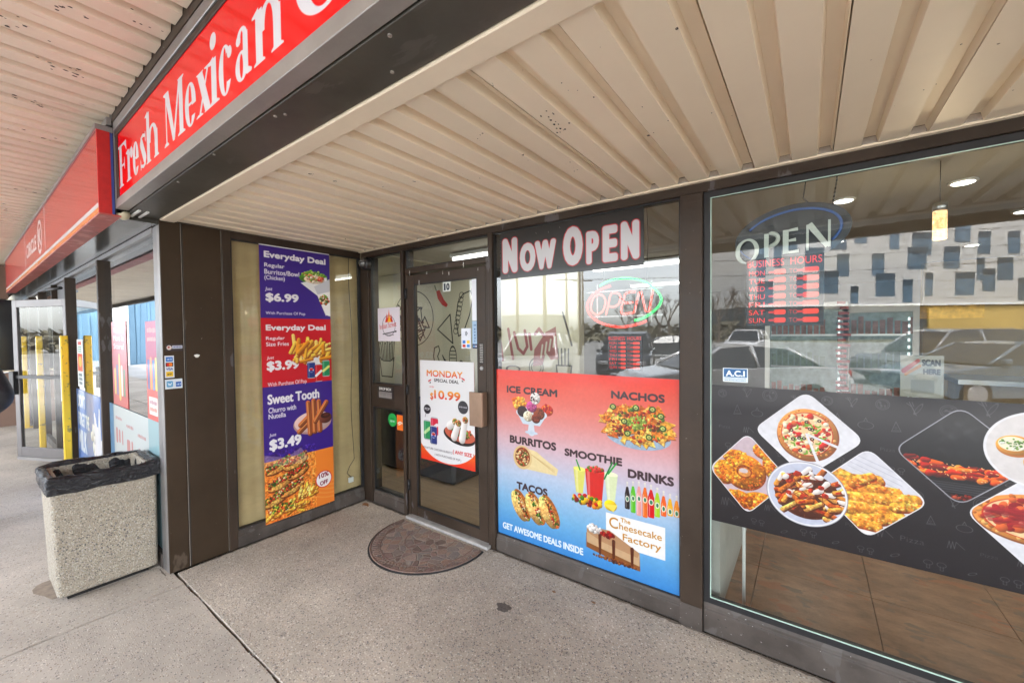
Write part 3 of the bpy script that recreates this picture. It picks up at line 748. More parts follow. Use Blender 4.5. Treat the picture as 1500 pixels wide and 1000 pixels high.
# --- four part banner of the side window
def art_side():
    W, H = 420, 1617; c = Cv(W, H)
    X = lambda u: u*W
    Y = lambda v: v*H
    PU, RE, OR = (0.22, 0.10, 0.52), (0.80, 0.05, 0.13), (0.95, 0.52, 0.18)
    c.a[:] = PU
    c.a[int(Y(.2615)):int(Y(.508))] = RE; c.a[int(Y(.777)):] = OR
    w_ = (0.93, 0.92, 0.94)
    def T(s_, u0_, v0_, u1_, v1_, b=0.03, **k): c.text(s_, X(u0_), Y(v0_), X(u1_), Y(v1_), w_, b, **k)
    T('Everyday Deal', .06, .022, .94, .052, .05)
    T('Regular', .063, .064, .33, .083, .03); T('Burritos/Bowl', .061, .086, .535, .104, .03); T('(Chicken)', .06, .108, .33, .128, .03)
    T('Just', .063, .150, .155, .166, .03, shear=.15); T('$6.99', .068, .17, .518, .205, .06); T('With Purchase Of Pop', .066, .237, .609, .251, .02)
    # wraps
    c.ell(X(.75), Y(.105), 92, 34, (0.3, 0.5, 0.12)); c.speck(X(.75), Y(.098), 88, 36, 90, [(0.5, 0.7, 0.2), (0.3, 0.55, 0.12), (0.7, 0.82, 0.4), (0.85, 0.3, 0.2)], 5, 12)
    c.poly([(X(.55), Y(.125)), (X(.95), Y(.095)), (X(.98), Y(.15)), (X(.93), Y(.25)), (X(.80), Y(.17))], (0.93, 0.92, 0.93))
    c.poly([(X(.75), Y(.135)), (X(1.0), Y(.10)), (X(1.0), Y(.18)), (X(.82), Y(.175))], (0.80, 0.80, 0.84))
    c.ell(X(.76), Y(.108), 66, 26, (0.93, 0.85, 0.75), shade=.2); c.speck(X(.76), Y(.105), 58, 22, 60, [(0.93, 0.5, 0.35), (0.98, 0.9, 0.8), (0.8, 0.2, 0.15), (0.5, 0.65, 0.25)], 5, 11)
    c.poly([(X(.80), Y(.165)), (X(1), Y(.15)), (X(1), Y(.25)), (X(.93), Y(.245))], (0.96, 0.95, 0.95))
    c.speck(X(.90), Y(.185), 34, 30, 70, SALAD, 4, 10)
    # red
    T('Everyday Deal', .06, .284, .92, .312, .05)
    T('Regular', .06, .327, .31, .343, .03); T('Size Fries', .06, .347, .365, .362, .03)
    T('Just', .063, .397, .155, .412, .03, shear=.15); T('$3.99', .06, .415, .503, .455, .06); T('With Purchase Of Pop', .069, .492, .607, .512, .02)
    c.poly([(X(.42), Y(.405)), (X(.97), Y(.40)), (X(.9), Y(.445)), (X(.62), Y(.44))], (0.92, 0.92, 0.93))
    fries(c, X(.36), Y(.325), X(.55), Y(.11), 60, -1.0, .9, .45, .05)
    can_art(c, X(.62), Y(.428), X(.74), Y(.492), (0.08, 0.2, 0.5), None, (0.08, 0.2, 0.55)); can_art(c, X(.85), Y(.425), X(.97), Y(.49), (0.1, 0.55, 0.35), (0.9, 0.95, 0.5))
    can_art(c, X(.735), Y(.438), X(.85), Y(.508), (0.80, 0.04, 0.08), (0.96, 0.96, 0.96))
    # churros
    T('Sweet Tooth', .06, .535, .795, .572, .05)
    T('Churro with', .069, .583, .445, .603, .03); T('Nutella', .069, .606, .30, .624, .03)
    T('Just', .069, .676, .16, .691, .03, shear=.15); T('$3.49', .069, .698, .511, .744, .06)
    c.ell(X(.69), Y(.665), 122, 70, (0.72, 0.56, 0.55)); c.ell(X(.69), Y(.66), 116, 64, (0.86, 0.74, 0.72), shade=.2)
    for a_, b_ in [((.48, .69), (.70, .645)), ((.50, .665), (.66, .63)), ((.64, .705), (.62, .585)), ((.71, .70), (.70, .58)), ((.79, .70), (.78, .585)), ((.72, .66), (.90, .592))]:
        x0, y0, x1, y1 = X(a_[0]), Y(a_[1]), X(b_[0]), Y(b_[1])
        c.cap(x0+3, y0+3, x1+3, y1+3, 15, 15, (0.36, 0.14, 0.06)); c.cap(x0, y0, x1, y1, 14, 14, (0.72, 0.38, 0.18), shade=.3)
        c.cap(x0-4, y0, x1-4, y1, 3, 3, (0.88, 0.6, 0.36)); c.cap(x0+6, y0, x1+6, y1, 2.5, 2.5, (0.5, 0.22, 0.1))
    c.ell(X(.885), Y(.655), 42, 34, (0.45, 0.22, 0.16), shade=.4); c.ell(X(.885), Y(.645), 32, 18, (0.22, 0.08, 0.05)); c.ell(X(.89), Y(.643), 18, 8, (0.35, 0.15, 0.1))
    # orange
    c.clip = np.zeros((H, W), np.float32); c.clip[int(Y(.777)):] = 1
    for k in range(5): c.ring(X(1.0), Y(.82), 150+k*26, 150+k*26, 10, (0.97, 0.62, 0.30), al=.6)
    c.clip = None
    for (u_, v_, s_) in [(.18, .80, 1.0), (.42, .80, 1.0), (.22, .86, 1.1), (.45, .84, .9), (.15, .915, 1.05), (.36, .895, 1)]:
        c.ell(X(u_)+3, Y(v_)+8, 78*s_, 34*s_, (0.45, 0.2, 0.06), ang=-.35); c.ell(X(u_), Y(v_), 76*s_, 32*s_, (0.93, 0.68, 0.32), ang=-.35, shade=.35)
        for q in range(150):
            t_ = c.rg.uniform(-1, 1)
            c.ell(X(u_)+t_*66*s_, Y(v_)-10-t_*24+c.rg.uniform(-20, 13), c.rg.uniform(4, 9), c.rg.uniform(4, 7), c.rg.choice(SALAD+[(0.35, 0.08, 0.12), (0.8, 0.15, 0.1)]), c.rg.random()*3, shade=.4)
    c.poly([(0, Y(.75)), (X(.3), Y(.777)), (X(.5), Y(.75)), (X(.62), Y(.8)), (X(.5), Y(.81)), (X(.2), Y(.80)), (0, Y(.79))], (0.9, 0.86, 0.75), .35)
    fries(c, X(.45), Y(.895), X(.25), Y(.055), 40, -.8, .8, .5, .07); fries(c, X(.0), Y(.93), X(.5), Y(.06), 46, -.4, .7, .45, .09)
    c.speck(X(.24), Y(.955), 90, 24, 70, SALAD+[(0.8, 0.15, 0.1)], 4, 9)
    c.clip = np.zeros((H, W), np.float32); c.clip[int(Y(.745)):, :int(X(.72))] = 1
    c.tex(0, Y(.745), X(.72), H, .42, 8); c.clip = None
    c.ell(X(.838), Y(.898), 54, 54, (0.85, 0.10, 0.16)); c.ell(X(.838), Y(.898), 49, 49, (0.96, 0.95, 0.95))
    c.text('10%', X(.76), Y(.874), X(.915), Y(.893), (0.5, 0.08, 0.2), .04, rot=-.1); c.text('OFF', X(.775), Y(.905), X(.905), Y(.922), (0.5, 0.08, 0.2), .04, rot=-.1)
    c.a[:6] = 0.9
    return c
# --- Monday poster
def art_monday():
    W, H = 600, 816; c = Cv(W, H, (0.93, 0.93, 0.94))
    X = lambda u: u*W
    Y = lambda v: v*H
    OG = ((0.96, 0.66, 0.1), (0.90, 0.22, 0.16)); D = (0.12, 0.11, 0.14)
    c.ell(X(.5), Y(.60), X(.9), Y(.60), (0.93, 0.32, 0.08)) if False else None
    t = c.mask_poly([(0, Y(.76)), (0, H), (W, H), (W, Y(.76))])
    ys, xs = np.mgrid[0:H, 0:W]
    d = np.sqrt(((xs-X(.5))/X(.62))**2+((ys-Y(.62))/Y(.37))**2)
    m = np.clip((d-1)*120, 0, 1)*(ys > Y(.7)); k = np.clip((ys-Y(.8))/Y(.2), 0, 1)[..., None]
    c.a = c.a*(1-m[..., None])+m[..., None]*(np.array((0.97, 0.55, 0.12))*(1-k)+np.array((0.93, 0.18, 0.08))*k).astype(np.float32)
    c.text('MONDAY', X(.135), Y(.094), X(.807), Y(.158), OG, .035)
    c.text('SPECIAL DEAL', X(.278), Y(.177), X(.737), Y(.208), D, .035)
    for sx, u_, v_ in [(1, .165, .2), (-1, .84, .16)]:
        c.poly([(X(u_), Y(v_)), (X(u_)+sx*34, Y(v_)-12), (X(u_)+sx*34, Y(v_)-2), (X(u_), Y(v_)+14)], (0.85, 0.1, 0.12)); c.poly([(X(u_)+sx*8, Y(v_)+20), (X(u_)+sx*30, Y(v_)+8), (X(u_)+sx*30, Y(v_)+22)], D)
    c.text('only', X(.182), Y(.25), X(.271), Y(.272), (0.9, 0.2, 0.25), .0, shear=.4)
    c.text('$', X(.198), Y(.318), X(.262), Y(.395), OG, .03); c.text('10.99', X(.277), Y(.288), X(.761), Y(.373), OG, .045)
    c.ell(X(.135), Y(.49), 42, 38, D); c.text('POP', X(.085), Y(.475), X(.185), Y(.502), (0.9, 0.9, 0.92), .03); c.path([(X(.11), Y(.53)), (X(.09), Y(.57))], 2, D)
    c.ell(X(.805), Y(.425), 53, 50, (0.22, 0.21, 0.24)); bars(c, X(.735), Y(.415), X(.875), Y(.431), (0.85, 0.85, 0.88))
    can_art(c, X(.2), Y(.56), X(.345), Y(.745), (0.85, 0.12, 0.25), (0.96, 0.9, 0.92)); can_art(c, X(.06), Y(.60), X(.195), Y(.80), (0.12, 0.6, 0.35), (0.75, 0.9, 0.6)); can_art(c, X(.185), Y(.645), X(.32), Y(.835), (0.1, 0.2, 0.5), None, (0.1, 0.25, 0.65))
    c.ell(X(.73), Y(.70), 170, 70, (0.10, 0.08, 0.09), ang=.1); c.ell(X(.735), Y(.685), 160, 58, (0.80, 0.38, 0.28), ang=.1); c.speck(X(.73), Y(.67), 130, 44, 80, SALAD, 7, 16)
    for x0, y0, x1, y1 in [(.56, .58, .66, .57), (.64, .68, .72, .58), (.78, .69, .84, .54)]:
        c.cap(X(x0), Y(y0)+30, X(x1), Y(y1), 34, 28, (0.93, 0.91, 0.90), shade=.2); c.ell(X(x1), Y(y1), 30, 26, (0.85, 0.55, 0.3), shade=.3); c.speck(X(x1), Y(y1), 24, 22, 28, SALAD+[(0.9, 0.5, 0.2)], 4, 9)
    c.text('SIGNATURE CHICKEN BURRITO', X(.03), Y(.868), X(.603), Y(.888), D, .01); c.text('( ANY SIZE )', X(.612), Y(.842), X(.985), Y(.888), (0.85, 0.12, 0.12), .035)
    c.text('( WITH PURCHASE OF POP )', X(.271), Y(.918), X(.758), Y(.945), D, .01)
    return c
# --- long black food banner
def art_banner():
    W, H = 2016, 733; c = Cv(W, H, (0.118, 0.105, 0.125))
    X = lambda u: u*W
    Y = lambda v: v*H
    g = (0.32, 0.31, 0.33)
    def doodle(k, x, y, s_):
        if k == 0:
            c.ring(x, y, s_, s_, 2, g); c.ring(x, y, s_*.78, s_*.78, 1.6, g)
            for _ in range(9): c.ring(x+c.rg.uniform(-.5, .5)*s_, y+c.rg.uniform(-.5, .5)*s_, s_*.1, s_*.1, 1.5, g)
        elif k == 1:
            c.path([(x-s_*.5, y+s_*.6), (x, y-s_), (x+s_*.6, y+s_*.5)], 1.1, g, close=True); c.path([(x-s_*.3, y+s_*.4), (x+s_*.4, y+s_*.35)], 1, g); c.ring(x, y, s_*.13, s_*.13, 1.5, g)
        elif k == 2:
            c.text('Pizza', x-s_, y-s_*.4, x+s_*1.3, y+s_*.3, g, -.018)
        elif k == 3:
            for o in (-.6, .6): c.ring(x+o*s_, y-s_*.2, s_*.4, s_*.3, 1.8, g); c.path([(x+o*s_-4, y), (x+o*s_-4, y+s_*.5), (x+o*s_+5, y+s_*.5), (x+o*s_+5, y)], 1, g)
        elif k == 4:
            c.path([(x-s_*.7, y-s_), (x+s_*.1, y+s_)], 1.4, g); c.path([(x-s_*.4, y-s_), (x-s_*.2, y-s_*.4)], 1.2, g); c.path([(x-s_, y-s_*.8), (x-s_*.4, y-s_*.3)], 1.2, g); c.ring(x+s_*.3, y, s_*.22, s_*.9, 1.6, g, ang=.5)
        elif k == 5:
            c.ring(x, y, s_*.8, s_*.5, 1.8, g); c.path([(x-s_*.2, y-s_*.5), (x, y-s_), (x+s_*.2, y-s_*.5)], 1.2, g)
        elif k == 6:
            c.path([(x+q*s_*.2, y+s_*.6*((-1)**q)) for q in range(-4, 2)]+[(x+s_*1.2, y+s_*.4)], 1.1, g)
        else:
            c.ring(x, y, s_*.5, s_*.18, 1.6, g, ang=-.5)
    k = 0
    for iy in range(8):
        for ix in range(20):
            x = 60+ix*104+(iy % 2)*50+c.rg.uniform(-14, 14); y = 40+iy*94+c.rg.uniform(-12, 12)
            doodle((ix*3+iy*5+k) % 8, x, y, c.rg.uniform(20, 34)); k += 1
    def diamond(cx, cy, hx, hy, col, border=(0.93, 0.93, 0.95), r_=.16):
        P = []
        pts = [(cx, cy-hy), (cx+hx, cy), (cx, cy+hy), (cx-hx, cy)]
        for i in range(4):
            p0, p1, p2 = pts[i-1], pts[i], pts[(i+1) % 4]
            a = (p1[0]+(p0[0]-p1[0])*r_, p1[1]+(p0[1]-p1[1])*r_); b = (p1[0]+(p2[0]-p1[0])*r_, p1[1]+(p2[1]-p1[1])*r_)
            for q in range(7):
                t_ = q/6; P.append(((1-t_)**2*a[0]+2*t_*(1-t_)*p1[0]+t_*t_*b[0], (1-t_)**2*a[1]+2*t_*(1-t_)*p1[1]+t_*t_*b[1]))
        c.poly(P, border)
        Q = [(cx+(x-cx)*.972, cy+(y-cy)*.972) for x, y in P]
        c.poly(Q, col); return c.mask_poly(Q)
    W8 = (0.90, 0.90, 0.93)
    # pizza card
    diamond(X(.203), Y(.288), X(.107), Y(.285), W8)
    pizza(c, X(.204), Y(.285), X(.058), Y(.165))
    c.cap(X(.204), Y(.285), X(.225), Y(.45), 5, 6, W8); c.cap(X(.204), Y(.285), X(.265), Y(.35), 5, 6, W8)
    # onion rings card
    c.clip = diamond(X(.083), Y(.612), X(.090), Y(.29), (0.80, 0.72, 0.76))
    for (u_, v_, a_, b_) in [(.055, .50, 60, 34), (.125, .43, 62, 42), (.14, .52, 50, 70), (.03, .62, 50, 60), (.075, .60, 92, 88), (.11, .80, 80, 52), (.06, .80, 66, 44)]:
        x, y = X(u_), Y(v_)
        c.ell(x+4, y+8, a_*1.02, b_*1.02, (0.55, 0.22, 0.03)); c.ell(x, y, a_, b_, (0.93, 0.52, 0.08), shade=.4)
        c.speck(x, y, a_*.95, b_*.95, 110, [(0.98, 0.66, 0.15), (0.88, 0.42, 0.05), (0.96, 0.58, 0.1), (0.80, 0.34, 0.04), (0.99, 0.78, 0.3)], 3, 9)
        if a_ > 90: c.ell(x, y, 36, 34, (0.62, 0.26, 0.04)); c.ell(x+2, y+3, 28, 24, (0.90, 0.60, 0.30)); c.ell(x-2, y-4, 20, 12, (0.84, 0.78, 0.80))
    c.tex(0, Y(.3), X(.19), Y(.92), .34, 8)
    c.clip = None
    # wings card
    c.clip = diamond(X(.315), Y(.605), X(.097), Y(.28), (0.86, 0.86, 0.90))
    for k_ in range(4): c.path([(X(.28), Y(.36+.03*k_)), (X(.37), Y(.47+.03*k_))], 1.5, (0.75, 0.76, 0.82))
    c.ell(X(.32), Y(.84), 130, 24, (0.95, 0.93, 0.93))
    for x0, y0, x1, y1, w in [(.245, .49, .29, .53, 28), (.25, .56, .33, .52, 34), (.25, .60, .36, .58, 34), (.27, .66, .39, .60, 30), (.25, .72, .36, .69, 34), (.30, .78, .37, .72, 28), (.255, .78, .33, .80, 28), (.36, .66, .40, .64, 20), (.29, .55, .32, .50, 24)]:
        c.cap(X(x0)+4, Y(y0)+8, X(x1)+4, Y(y1)+8, w, w*.7, (0.62, 0.25, 0.05)); c.cap(X(x0), Y(y0), X(x1), Y(y1), w, w*.7, (0.90, 0.58, 0.20), shade=.3)
        for _ in range(60):
            t_ = c.rg.random(); c.ell(X(x0+(x1-x0)*t_)+c.rg.uniform(-.7, .7)*w, Y(y0+(y1-y0)*t_)+c.rg.uniform(-.7, .7)*w, c.rg.uniform(2, 6), c.rg.uniform(2, 5), c.rg.choice([(0.99, 0.80, 0.32), (0.92, 0.52, 0.12), (0.98, 0.72, 0.2), (0.85, 0.40, 0.08), (0.98, 0.86, 0.48)]), c.rg.random()*3, al=.8)
    c.tex(X(.22), Y(.42), X(.42), Y(.86), .45, 12)
    c.clip = None
    # plate of loaded fries
    c.ell(X(.203), Y(.68), X(.078), Y(.21), (0.93, 0.93, 0.95)); c.ell(X(.203), Y(.68), X(.074), Y(.198), (0.78, 0.80, 0.88))
    c.clip = np.zeros((H, W), np.float32); ys, xs = np.mgrid[0:H, 0:W]
    c.clip = np.clip((1-np.sqrt(((xs-X(.203))/X(.0735))**2+((ys-Y(.675))/Y(.196))**2))*140, 0, 1).astype(np.float32)
    c.ell(X(.205), Y(.69), 128, 112, (0.30, 0.12, 0.06))
    for _ in range(46):
        a = c.rg.uniform(-.5, .9) if c.rg.random() < .6 else c.rg.uniform(-1.2, -.3); px, py = X(.203)+c.rg.uniform(-120, 110), Y(.69)+c.rg.uniform(-90, 100); L_ = c.rg.uniform(50, 90)
        col = c.rg.choice([(0.90, 0.58, 0.22), (0.80, 0.42, 0.12), (0.96, 0.70, 0.34), (0.70, 0.30, 0.08)])
        x1, y1 = px+L_*math.cos(a), py+L_*math.sin(a)
        c.cap(px+3, py+5, x1+3, y1+5, 11, 10, (0.35, 0.12, 0.04)); c.cap(px, py, x1, y1, 10, 9, col, shade=.35)
        if c.rg.random() < .4: c.cap(px+8, py, (px+x1)/2, (py+y1)/2, 5, 4, (0.72, 0.16, 0.06))
        if c.rg.random() < .42: c.cap((px+x1)/2, (py+y1)/2, x1, y1, 9, 12, (0.94, 0.90, 0.88), shade=.15)
    for _ in range(26): c.cap(X(.203)+c.rg.uniform(-100, 90), Y(.66)+c.rg.uniform(-80, 70), X(.203)+c.rg.uniform(-100, 90), Y(.66)+c.rg.uniform(-80, 70), 2.5, 2, c.rg.choice([(0.62, 0.12, 0.05), (0.5, 0.2, 0.06)]), al=.55) if c.rg.random() < .4 else c.ell(X(.203)+c.rg.uniform(-90, 80), Y(.65)+c.rg.uniform(-80, 60), c.rg.uniform(10, 20), c.rg.uniform(7, 13), c.rg.choice([(0.72, 0.16, 0.06), (0.94, 0.90, 0.88), (0.55, 0.22, 0.08)]), c.rg.random()*3, shade=.3)
    c.tex(X(.12), Y(.45), X(.29), Y(.9), .35, 8)
    c.clip = None
    c.ring(X(.203), Y(.68), X(.078), Y(.21), 3, (0.55, 0.55, 0.6))
    # grill card
    c.clip = diamond(X(.4545), Y(.312), X(.099), Y(.28), (0.055, 0.05, 0.06), (0.62, 0.62, 0.66))
    for _ in range(40): c.ell(X(.45)+c.rg.uniform(-60, 60), Y(.22)+c.rg.uniform(-80, 70), c.rg.uniform(8, 26), c.rg.uniform(6, 16), (0.3, 0.29, 0.31), c.rg.random()*3, al=.12, soft=8)
    c.poly([(X(.36), Y(.47)), (X(.56), Y(.47)), (X(.56), Y(.53)), (X(.36), Y(.5))], (0.13, 0.13, 0.15))
    for _ in range(5): c.path([(X(.37), Y(.47+.012*_)), (X(.56), Y(.46+.014*_))], 1.5, (0.25, 0.25, 0.28))
    for _ in range(110):
        t_ = c.rg.random(); x = X(.36+.19*t_); y = Y(.385+.04*t_)+c.rg.uniform(-34, 30)*(1-.3*t_)
        c.cap(x, y, x+c.rg.uniform(10, 34), y+c.rg.uniform(-8, 10), c.rg.uniform(7, 14), c.rg.uniform(5, 10), c.rg.choice([(0.80, 0.16, 0.04), (0.90, 0.32, 0.06), (0.60, 0.08, 0.03), (0.95, 0.48, 0.15), (0.40, 0.05, 0.02)]), shade=.5)
    for _ in range(70): c.ell(X(.36+.19*c.rg.random()), Y(.40)+c.rg.uniform(-30, 30), c.rg.uniform(2, 5), 2, (0.99, 0.75, 0.5), c.rg.random())
    c.speck(X(.455), Y(.545), 100, 12, 60, [(0.5, 0.1, 0.05), (0.3, 0.05, 0.03), (0.7, 0.3, 0.2)], 4, 9)
    c.clip = None
    # meat pizza card
    c.clip = diamond(X(.558), Y(.615), X(.097), Y(.28), W8)
    pizza(c, X(.56), Y(.60), X(.088), Y(.13), [(0.62, 0.10, 0.12), (0.75, 0.25, 0.2), (0.93, 0.75, 0.55), (0.5, 0.06, 0.1), (0.88, 0.4, 0.2)])
    for _ in range(20): c.cap(X(.48+.15*c.rg.random()), Y(.54+.11*c.rg.random()), X(.49+.15*c.rg.random()), Y(.54+.11*c.rg.random()), 9, 7, (0.60, 0.10, 0.14), shade=.3, al=.6)
    c.clip = None
    # right hand plate and the rest of the run (partly beyond the frame)
    c.ell(X(.558), Y(.235), X(.073), Y(.20), (0.93, 0.93, 0.95)); c.ell(X(.558), Y(.235), X(.069), Y(.19), (0.88, 0.86, 0.86))
    for u_, v_ in [(.525, .22), (.565, .17), (.56, .30), (.595, .24)]:
        c.ell(X(u_)+3, Y(v_)+6, 50, 40, (0.75, 0.42, 0.12)); c.ell(X(u_), Y(v_), 48, 38, (0.93, 0.62, 0.2), shade=.3); c.ell(X(u_)-4, Y(v_)-5, 38, 28, (0.95, 0.93, 0.82))
        c.speck(X(u_)-4, Y(v_)-5, 34, 24, 40, [(0.3, 0.5, 0.15), (0.45, 0.62, 0.2), (0.95, 0.95, 0.9)], 2, 5)
    for cx, cy in [(.70, .30), (.82, .61), (.93, .30)]:
        diamond(X(cx), Y(cy), X(.098), Y(.28), W8); pizza(c, X(cx), Y(cy), X(.055), Y(.15))
    c.grain(.05, 120)
    return c
def art_now():
    W, H = 850, 272; c = Cv(W, H, (0.075, 0.065, 0.065))
    wh, rd = (0.86, 0.86, 0.88), (0.80, 0.06, 0.12)
    for t_, x0, y0, x1, y1 in [('N', .02, .13, .145, .87), ('O', .165, .29, .29, .88), ('W', .285, .29, .445, .88), ('O', .495, .12, .63, .87), ('P', .652, .27, .735, .88), ('E', .757, .22, .850, .88), ('N', .868, .20, .975, .88)]:
        c.text(t_, x0*W, y0*H, x1*W, y1*H, wh, .07, ol=rd, olw=.022)
    for x, y in [(250, 30), (330, 36), (60, 250), (400, 22)]: c.cap(x, y, x+3, y+8, 1, None, (0.7, 0.7, 0.7))
    return c
SERIF = {}
def art_sign():
    """red face with white serif letters; u runs with the world X from -3.412 to 1.4"""
    XL, XR = -3.412, 1.40; W = 2400; S = W/(XR-XL); H = int(S*(2.8725-2.494)); c = Cv(W, H, (0.93, 0.0, 0.03))
    wh = (0.86, 0.86, 0.89)
    base, xh, cap = (2.8725-2.548)*S, (2.8725-2.722)*S, (2.8725-2.795)*S
    m_ = np.zeros((H, W), np.float32)
    def PX(x): return (x-XL)*S
    def stem(x, y0, y1, w): c.poly([(x-w/2, y0), (x+w/2, y0), (x+w/2, y1), (x-w/2, y1)], wh)
    def serif(x, y, w, t=6, d=1):
        c.poly([(x-w/2, y), (x+w/2, y), (x+w/2, y-d*t*.5), (x+w*.22, y-d*t*1.4), (x-w*.22, y-d*t*1.4), (x-w/2, y-d*t*.5)], wh)
    def bowl(x0, x1, y0, y1, w, t, part='full'):
        cx, cy, rx, ry = (x0+x1)/2, (y0+y1)/2, (x1-x0)/2, (y1-y0)/2
        ys, xs = np.mgrid[0:H, 0:W][0][:, int(x0)-2:int(x1)+3]+.5, np.mgrid[0:H, int(x0)-2:int(x1)+3][1]+.5
        o = np.clip((1-np.sqrt(((xs-cx)/rx)**2+((ys-cy)/ry)**2))*min(rx, ry)+.5, 0, 1)
        ix, iy = rx-w, ry-t
        i = np.clip((1-np.sqrt(((xs-cx)/ix)**2+((ys-cy)/iy)**2))*min(ix, iy)+.5, 0, 1)
        m = o*(1-i)
        if part == 'left': m = m*(1-((xs > cx+rx*.25) & (np.abs(ys-cy+ry*.05) < ry*.55)))
        if part == 'e': m = m*(1-((xs > cx) & (ys > cy+ry*.08) & (ys < cy+ry*.55)))
        if part == 'top': m = m*(ys < cy)
        c.put((int(x0)-2, 0, int(x1)+3, H), m.astype(np.float32), wh)
    w = 0.052*S; t = 0.015*S
    # F
    x = PX(-3.36); stem(x, cap, base, w); serif(x, base, w*2.1); c.poly([(x-w*1.05, cap), (PX(-3.225), cap), (PX(-3.22), cap+w*1.25), (PX(-3.245), cap+w*.7), (PX(-3.28), cap+t), (x-w*1.05, cap+t)], wh)
    ym = (cap+base)/2-2; c.poly([(x, ym), (PX(-3.285), ym), (PX(-3.275), ym-w*.6), (PX(-3.268), ym-w*.6), (PX(-3.268), ym+w*.75), (PX(-3.275), ym+w*.75), (PX(-3.285), ym+t), (x, ym+t)], wh)
    # r
    x = PX(-3.18); stem(x, xh, base, w); serif(x, base, w*2); c.poly([(x-w, xh+2), (x, xh-4), (x, xh+t*1.5), (x-w, xh+t)], wh); c.ell(PX(-3.113), xh+w*.62, w*.58, w*.58, wh); c.path([(x+w*.3, xh+w*1.0), (x+w*.8, xh+w*.25), (PX(-3.11), xh+w*.1)], t*.55, wh)
    # e, second e
    for a, b in [(-3.088, -2.968), (-2.211, -2.075)]:
        bowl(PX(a), PX(b), xh-2, base+3, w*.95, t*.8, 'e'); yb = (xh+base)/2-4; c.poly([(PX(a)+w*.5, yb), (PX(b)-4, yb), (PX(b)-4, yb+t*.8), (PX(a)+w*.5, yb+t*.8)], wh)
    # s
    a, b = PX(-2.935), PX(-2.82); mx = (a+b)/2
    c.cap(a+w*.55, xh+w*.85, b-w*.55, base-w*.85, w*.52, None, wh); c.path([(a+w*.3, xh+w*.8), (a+w*.45, xh+t), (mx, xh+t*.4), (b-w*.35, xh+t)], t*.6, wh); c.poly([(b-w*.3, xh-2), (b-w*.1, xh-2), (b-w*.1, xh+w*1.1), (b-w*.3, xh+w*.8)], wh)
    c.path([(b-w*.3, base-w*.8), (b-w*.45, base-t), (mx, base-t*.4), (a+w*.35, base-t)], t*.6, wh); c.poly([(a+w*.05, base+2), (a+w*.25, base+2), (a+w*.25, base-w*.8), (a+w*.05, base-w*1.1)], wh)
    # h, n (arched)
    for a, b, top in [(-2.825, -2.595, cap-4), (-1.525, -1.305, xh)]:
        x0, x1 = PX(a)+w*.9, PX(b)-w*.9
        stem(x0, top, base, w); stem(x1, xh+w*.8, base, w); serif(x0, base, w*1.6); serif(x1, base, w*1.6)
        c.poly([(x0-w, top+4), (x0, top-5), (x0, top+t*1.5), (x0-w, top+t)], wh)
        bowl(x0-w*.2, x1+w*.5, xh-2, xh+w*3.2, w, t*1.1, 'top')
    # M
    x0, x1 = PX(-2.475), PX(-2.262); c.poly([(x0-t*.3, cap), (x0+t*.7, cap), (x0+t*.7, base), (x0-t*.3, base)], wh); stem(x1, cap, base, w); serif(x0, base, w*1.3); serif(x1, base, w*1.9); serif(x1+2, cap, w*1.5, d=-1); serif(x0, cap, w*1.3, d=-1)
    mid = (x0+x1)/2-2; c.poly([(x0-w*.3, cap), (x0+w*.85, cap), (mid+w*.45, base-6), (mid-w*.2, base)], wh); c.poly([(x1-w*.5, cap), (x1-w*.1, cap), (mid+w*.3, base), (mid-w*.2, base)], wh)
    # x
    a, b = PX(-2.055), PX(-1.915); c.poly([(a, xh), (a+w*1.15, xh), (b+2, base), (b-w*1.1, base)], wh); c.poly([(b-w*.5, xh), (b-w*.15, xh), (a+w*.6, base), (a+w*.2, base)], wh)
    for q, yy, dd in [(a+w*.6, xh, -1), (b-w*.35, xh, -1), (a+w*.4, base, 1), (b-w*.5, base, 1)]: serif(q, yy, w*1.5, 4, dd)
    # i
    x = PX(-1.875); stem(x, xh, base, w); serif(x, base, w*2); c.poly([(x-w, xh+2), (x, xh-4), (x, xh+t*1.5), (x-w, xh+t)], wh); c.ell(x, cap+4, w*.62, w*.62, wh)
    # c
    bowl(PX(-1.825), PX(-1.705), xh-2, base+3, w*.85, t*.8, 'left'); c.ell(PX(-1.722), xh+w*.7, w*.42, w*.42, wh)
    # a
    w = 0.040*S; a, b = PX(-1.672), PX(-1.545); x1 = b-w*1.0; stem(x1, xh+w*.6, base-4, w); bowl(a+w*.3, x1+w*.5, xh-2, xh+w*2.4, w*.9, t, 'top'); c.ell(a+w*.75, xh+w*.85, w*.5, w*.45, wh)
    bowl(a, x1+w*.4, (xh+base)/2-6, base+3, w*.95, t*.8); c.cap(x1+w*.3, base-8, b, base-5, t*.9, t*.5, wh)
    # G
    w = 0.052*S
    bowl(PX(-1.235), PX(-0.925), cap-3, base+4, w*1.35, t, 'left'); x = PX(-0.965); stem(x, (cap+base)/2+4, base-8, w); serif(x, (cap+base)/2+4, w*1.9, d=-1); c.poly([(PX(-.945), cap-2), (PX(-.935), cap-2), (PX(-.935), cap+w*1.5), (PX(-.95), cap+w)], wh)
    return c
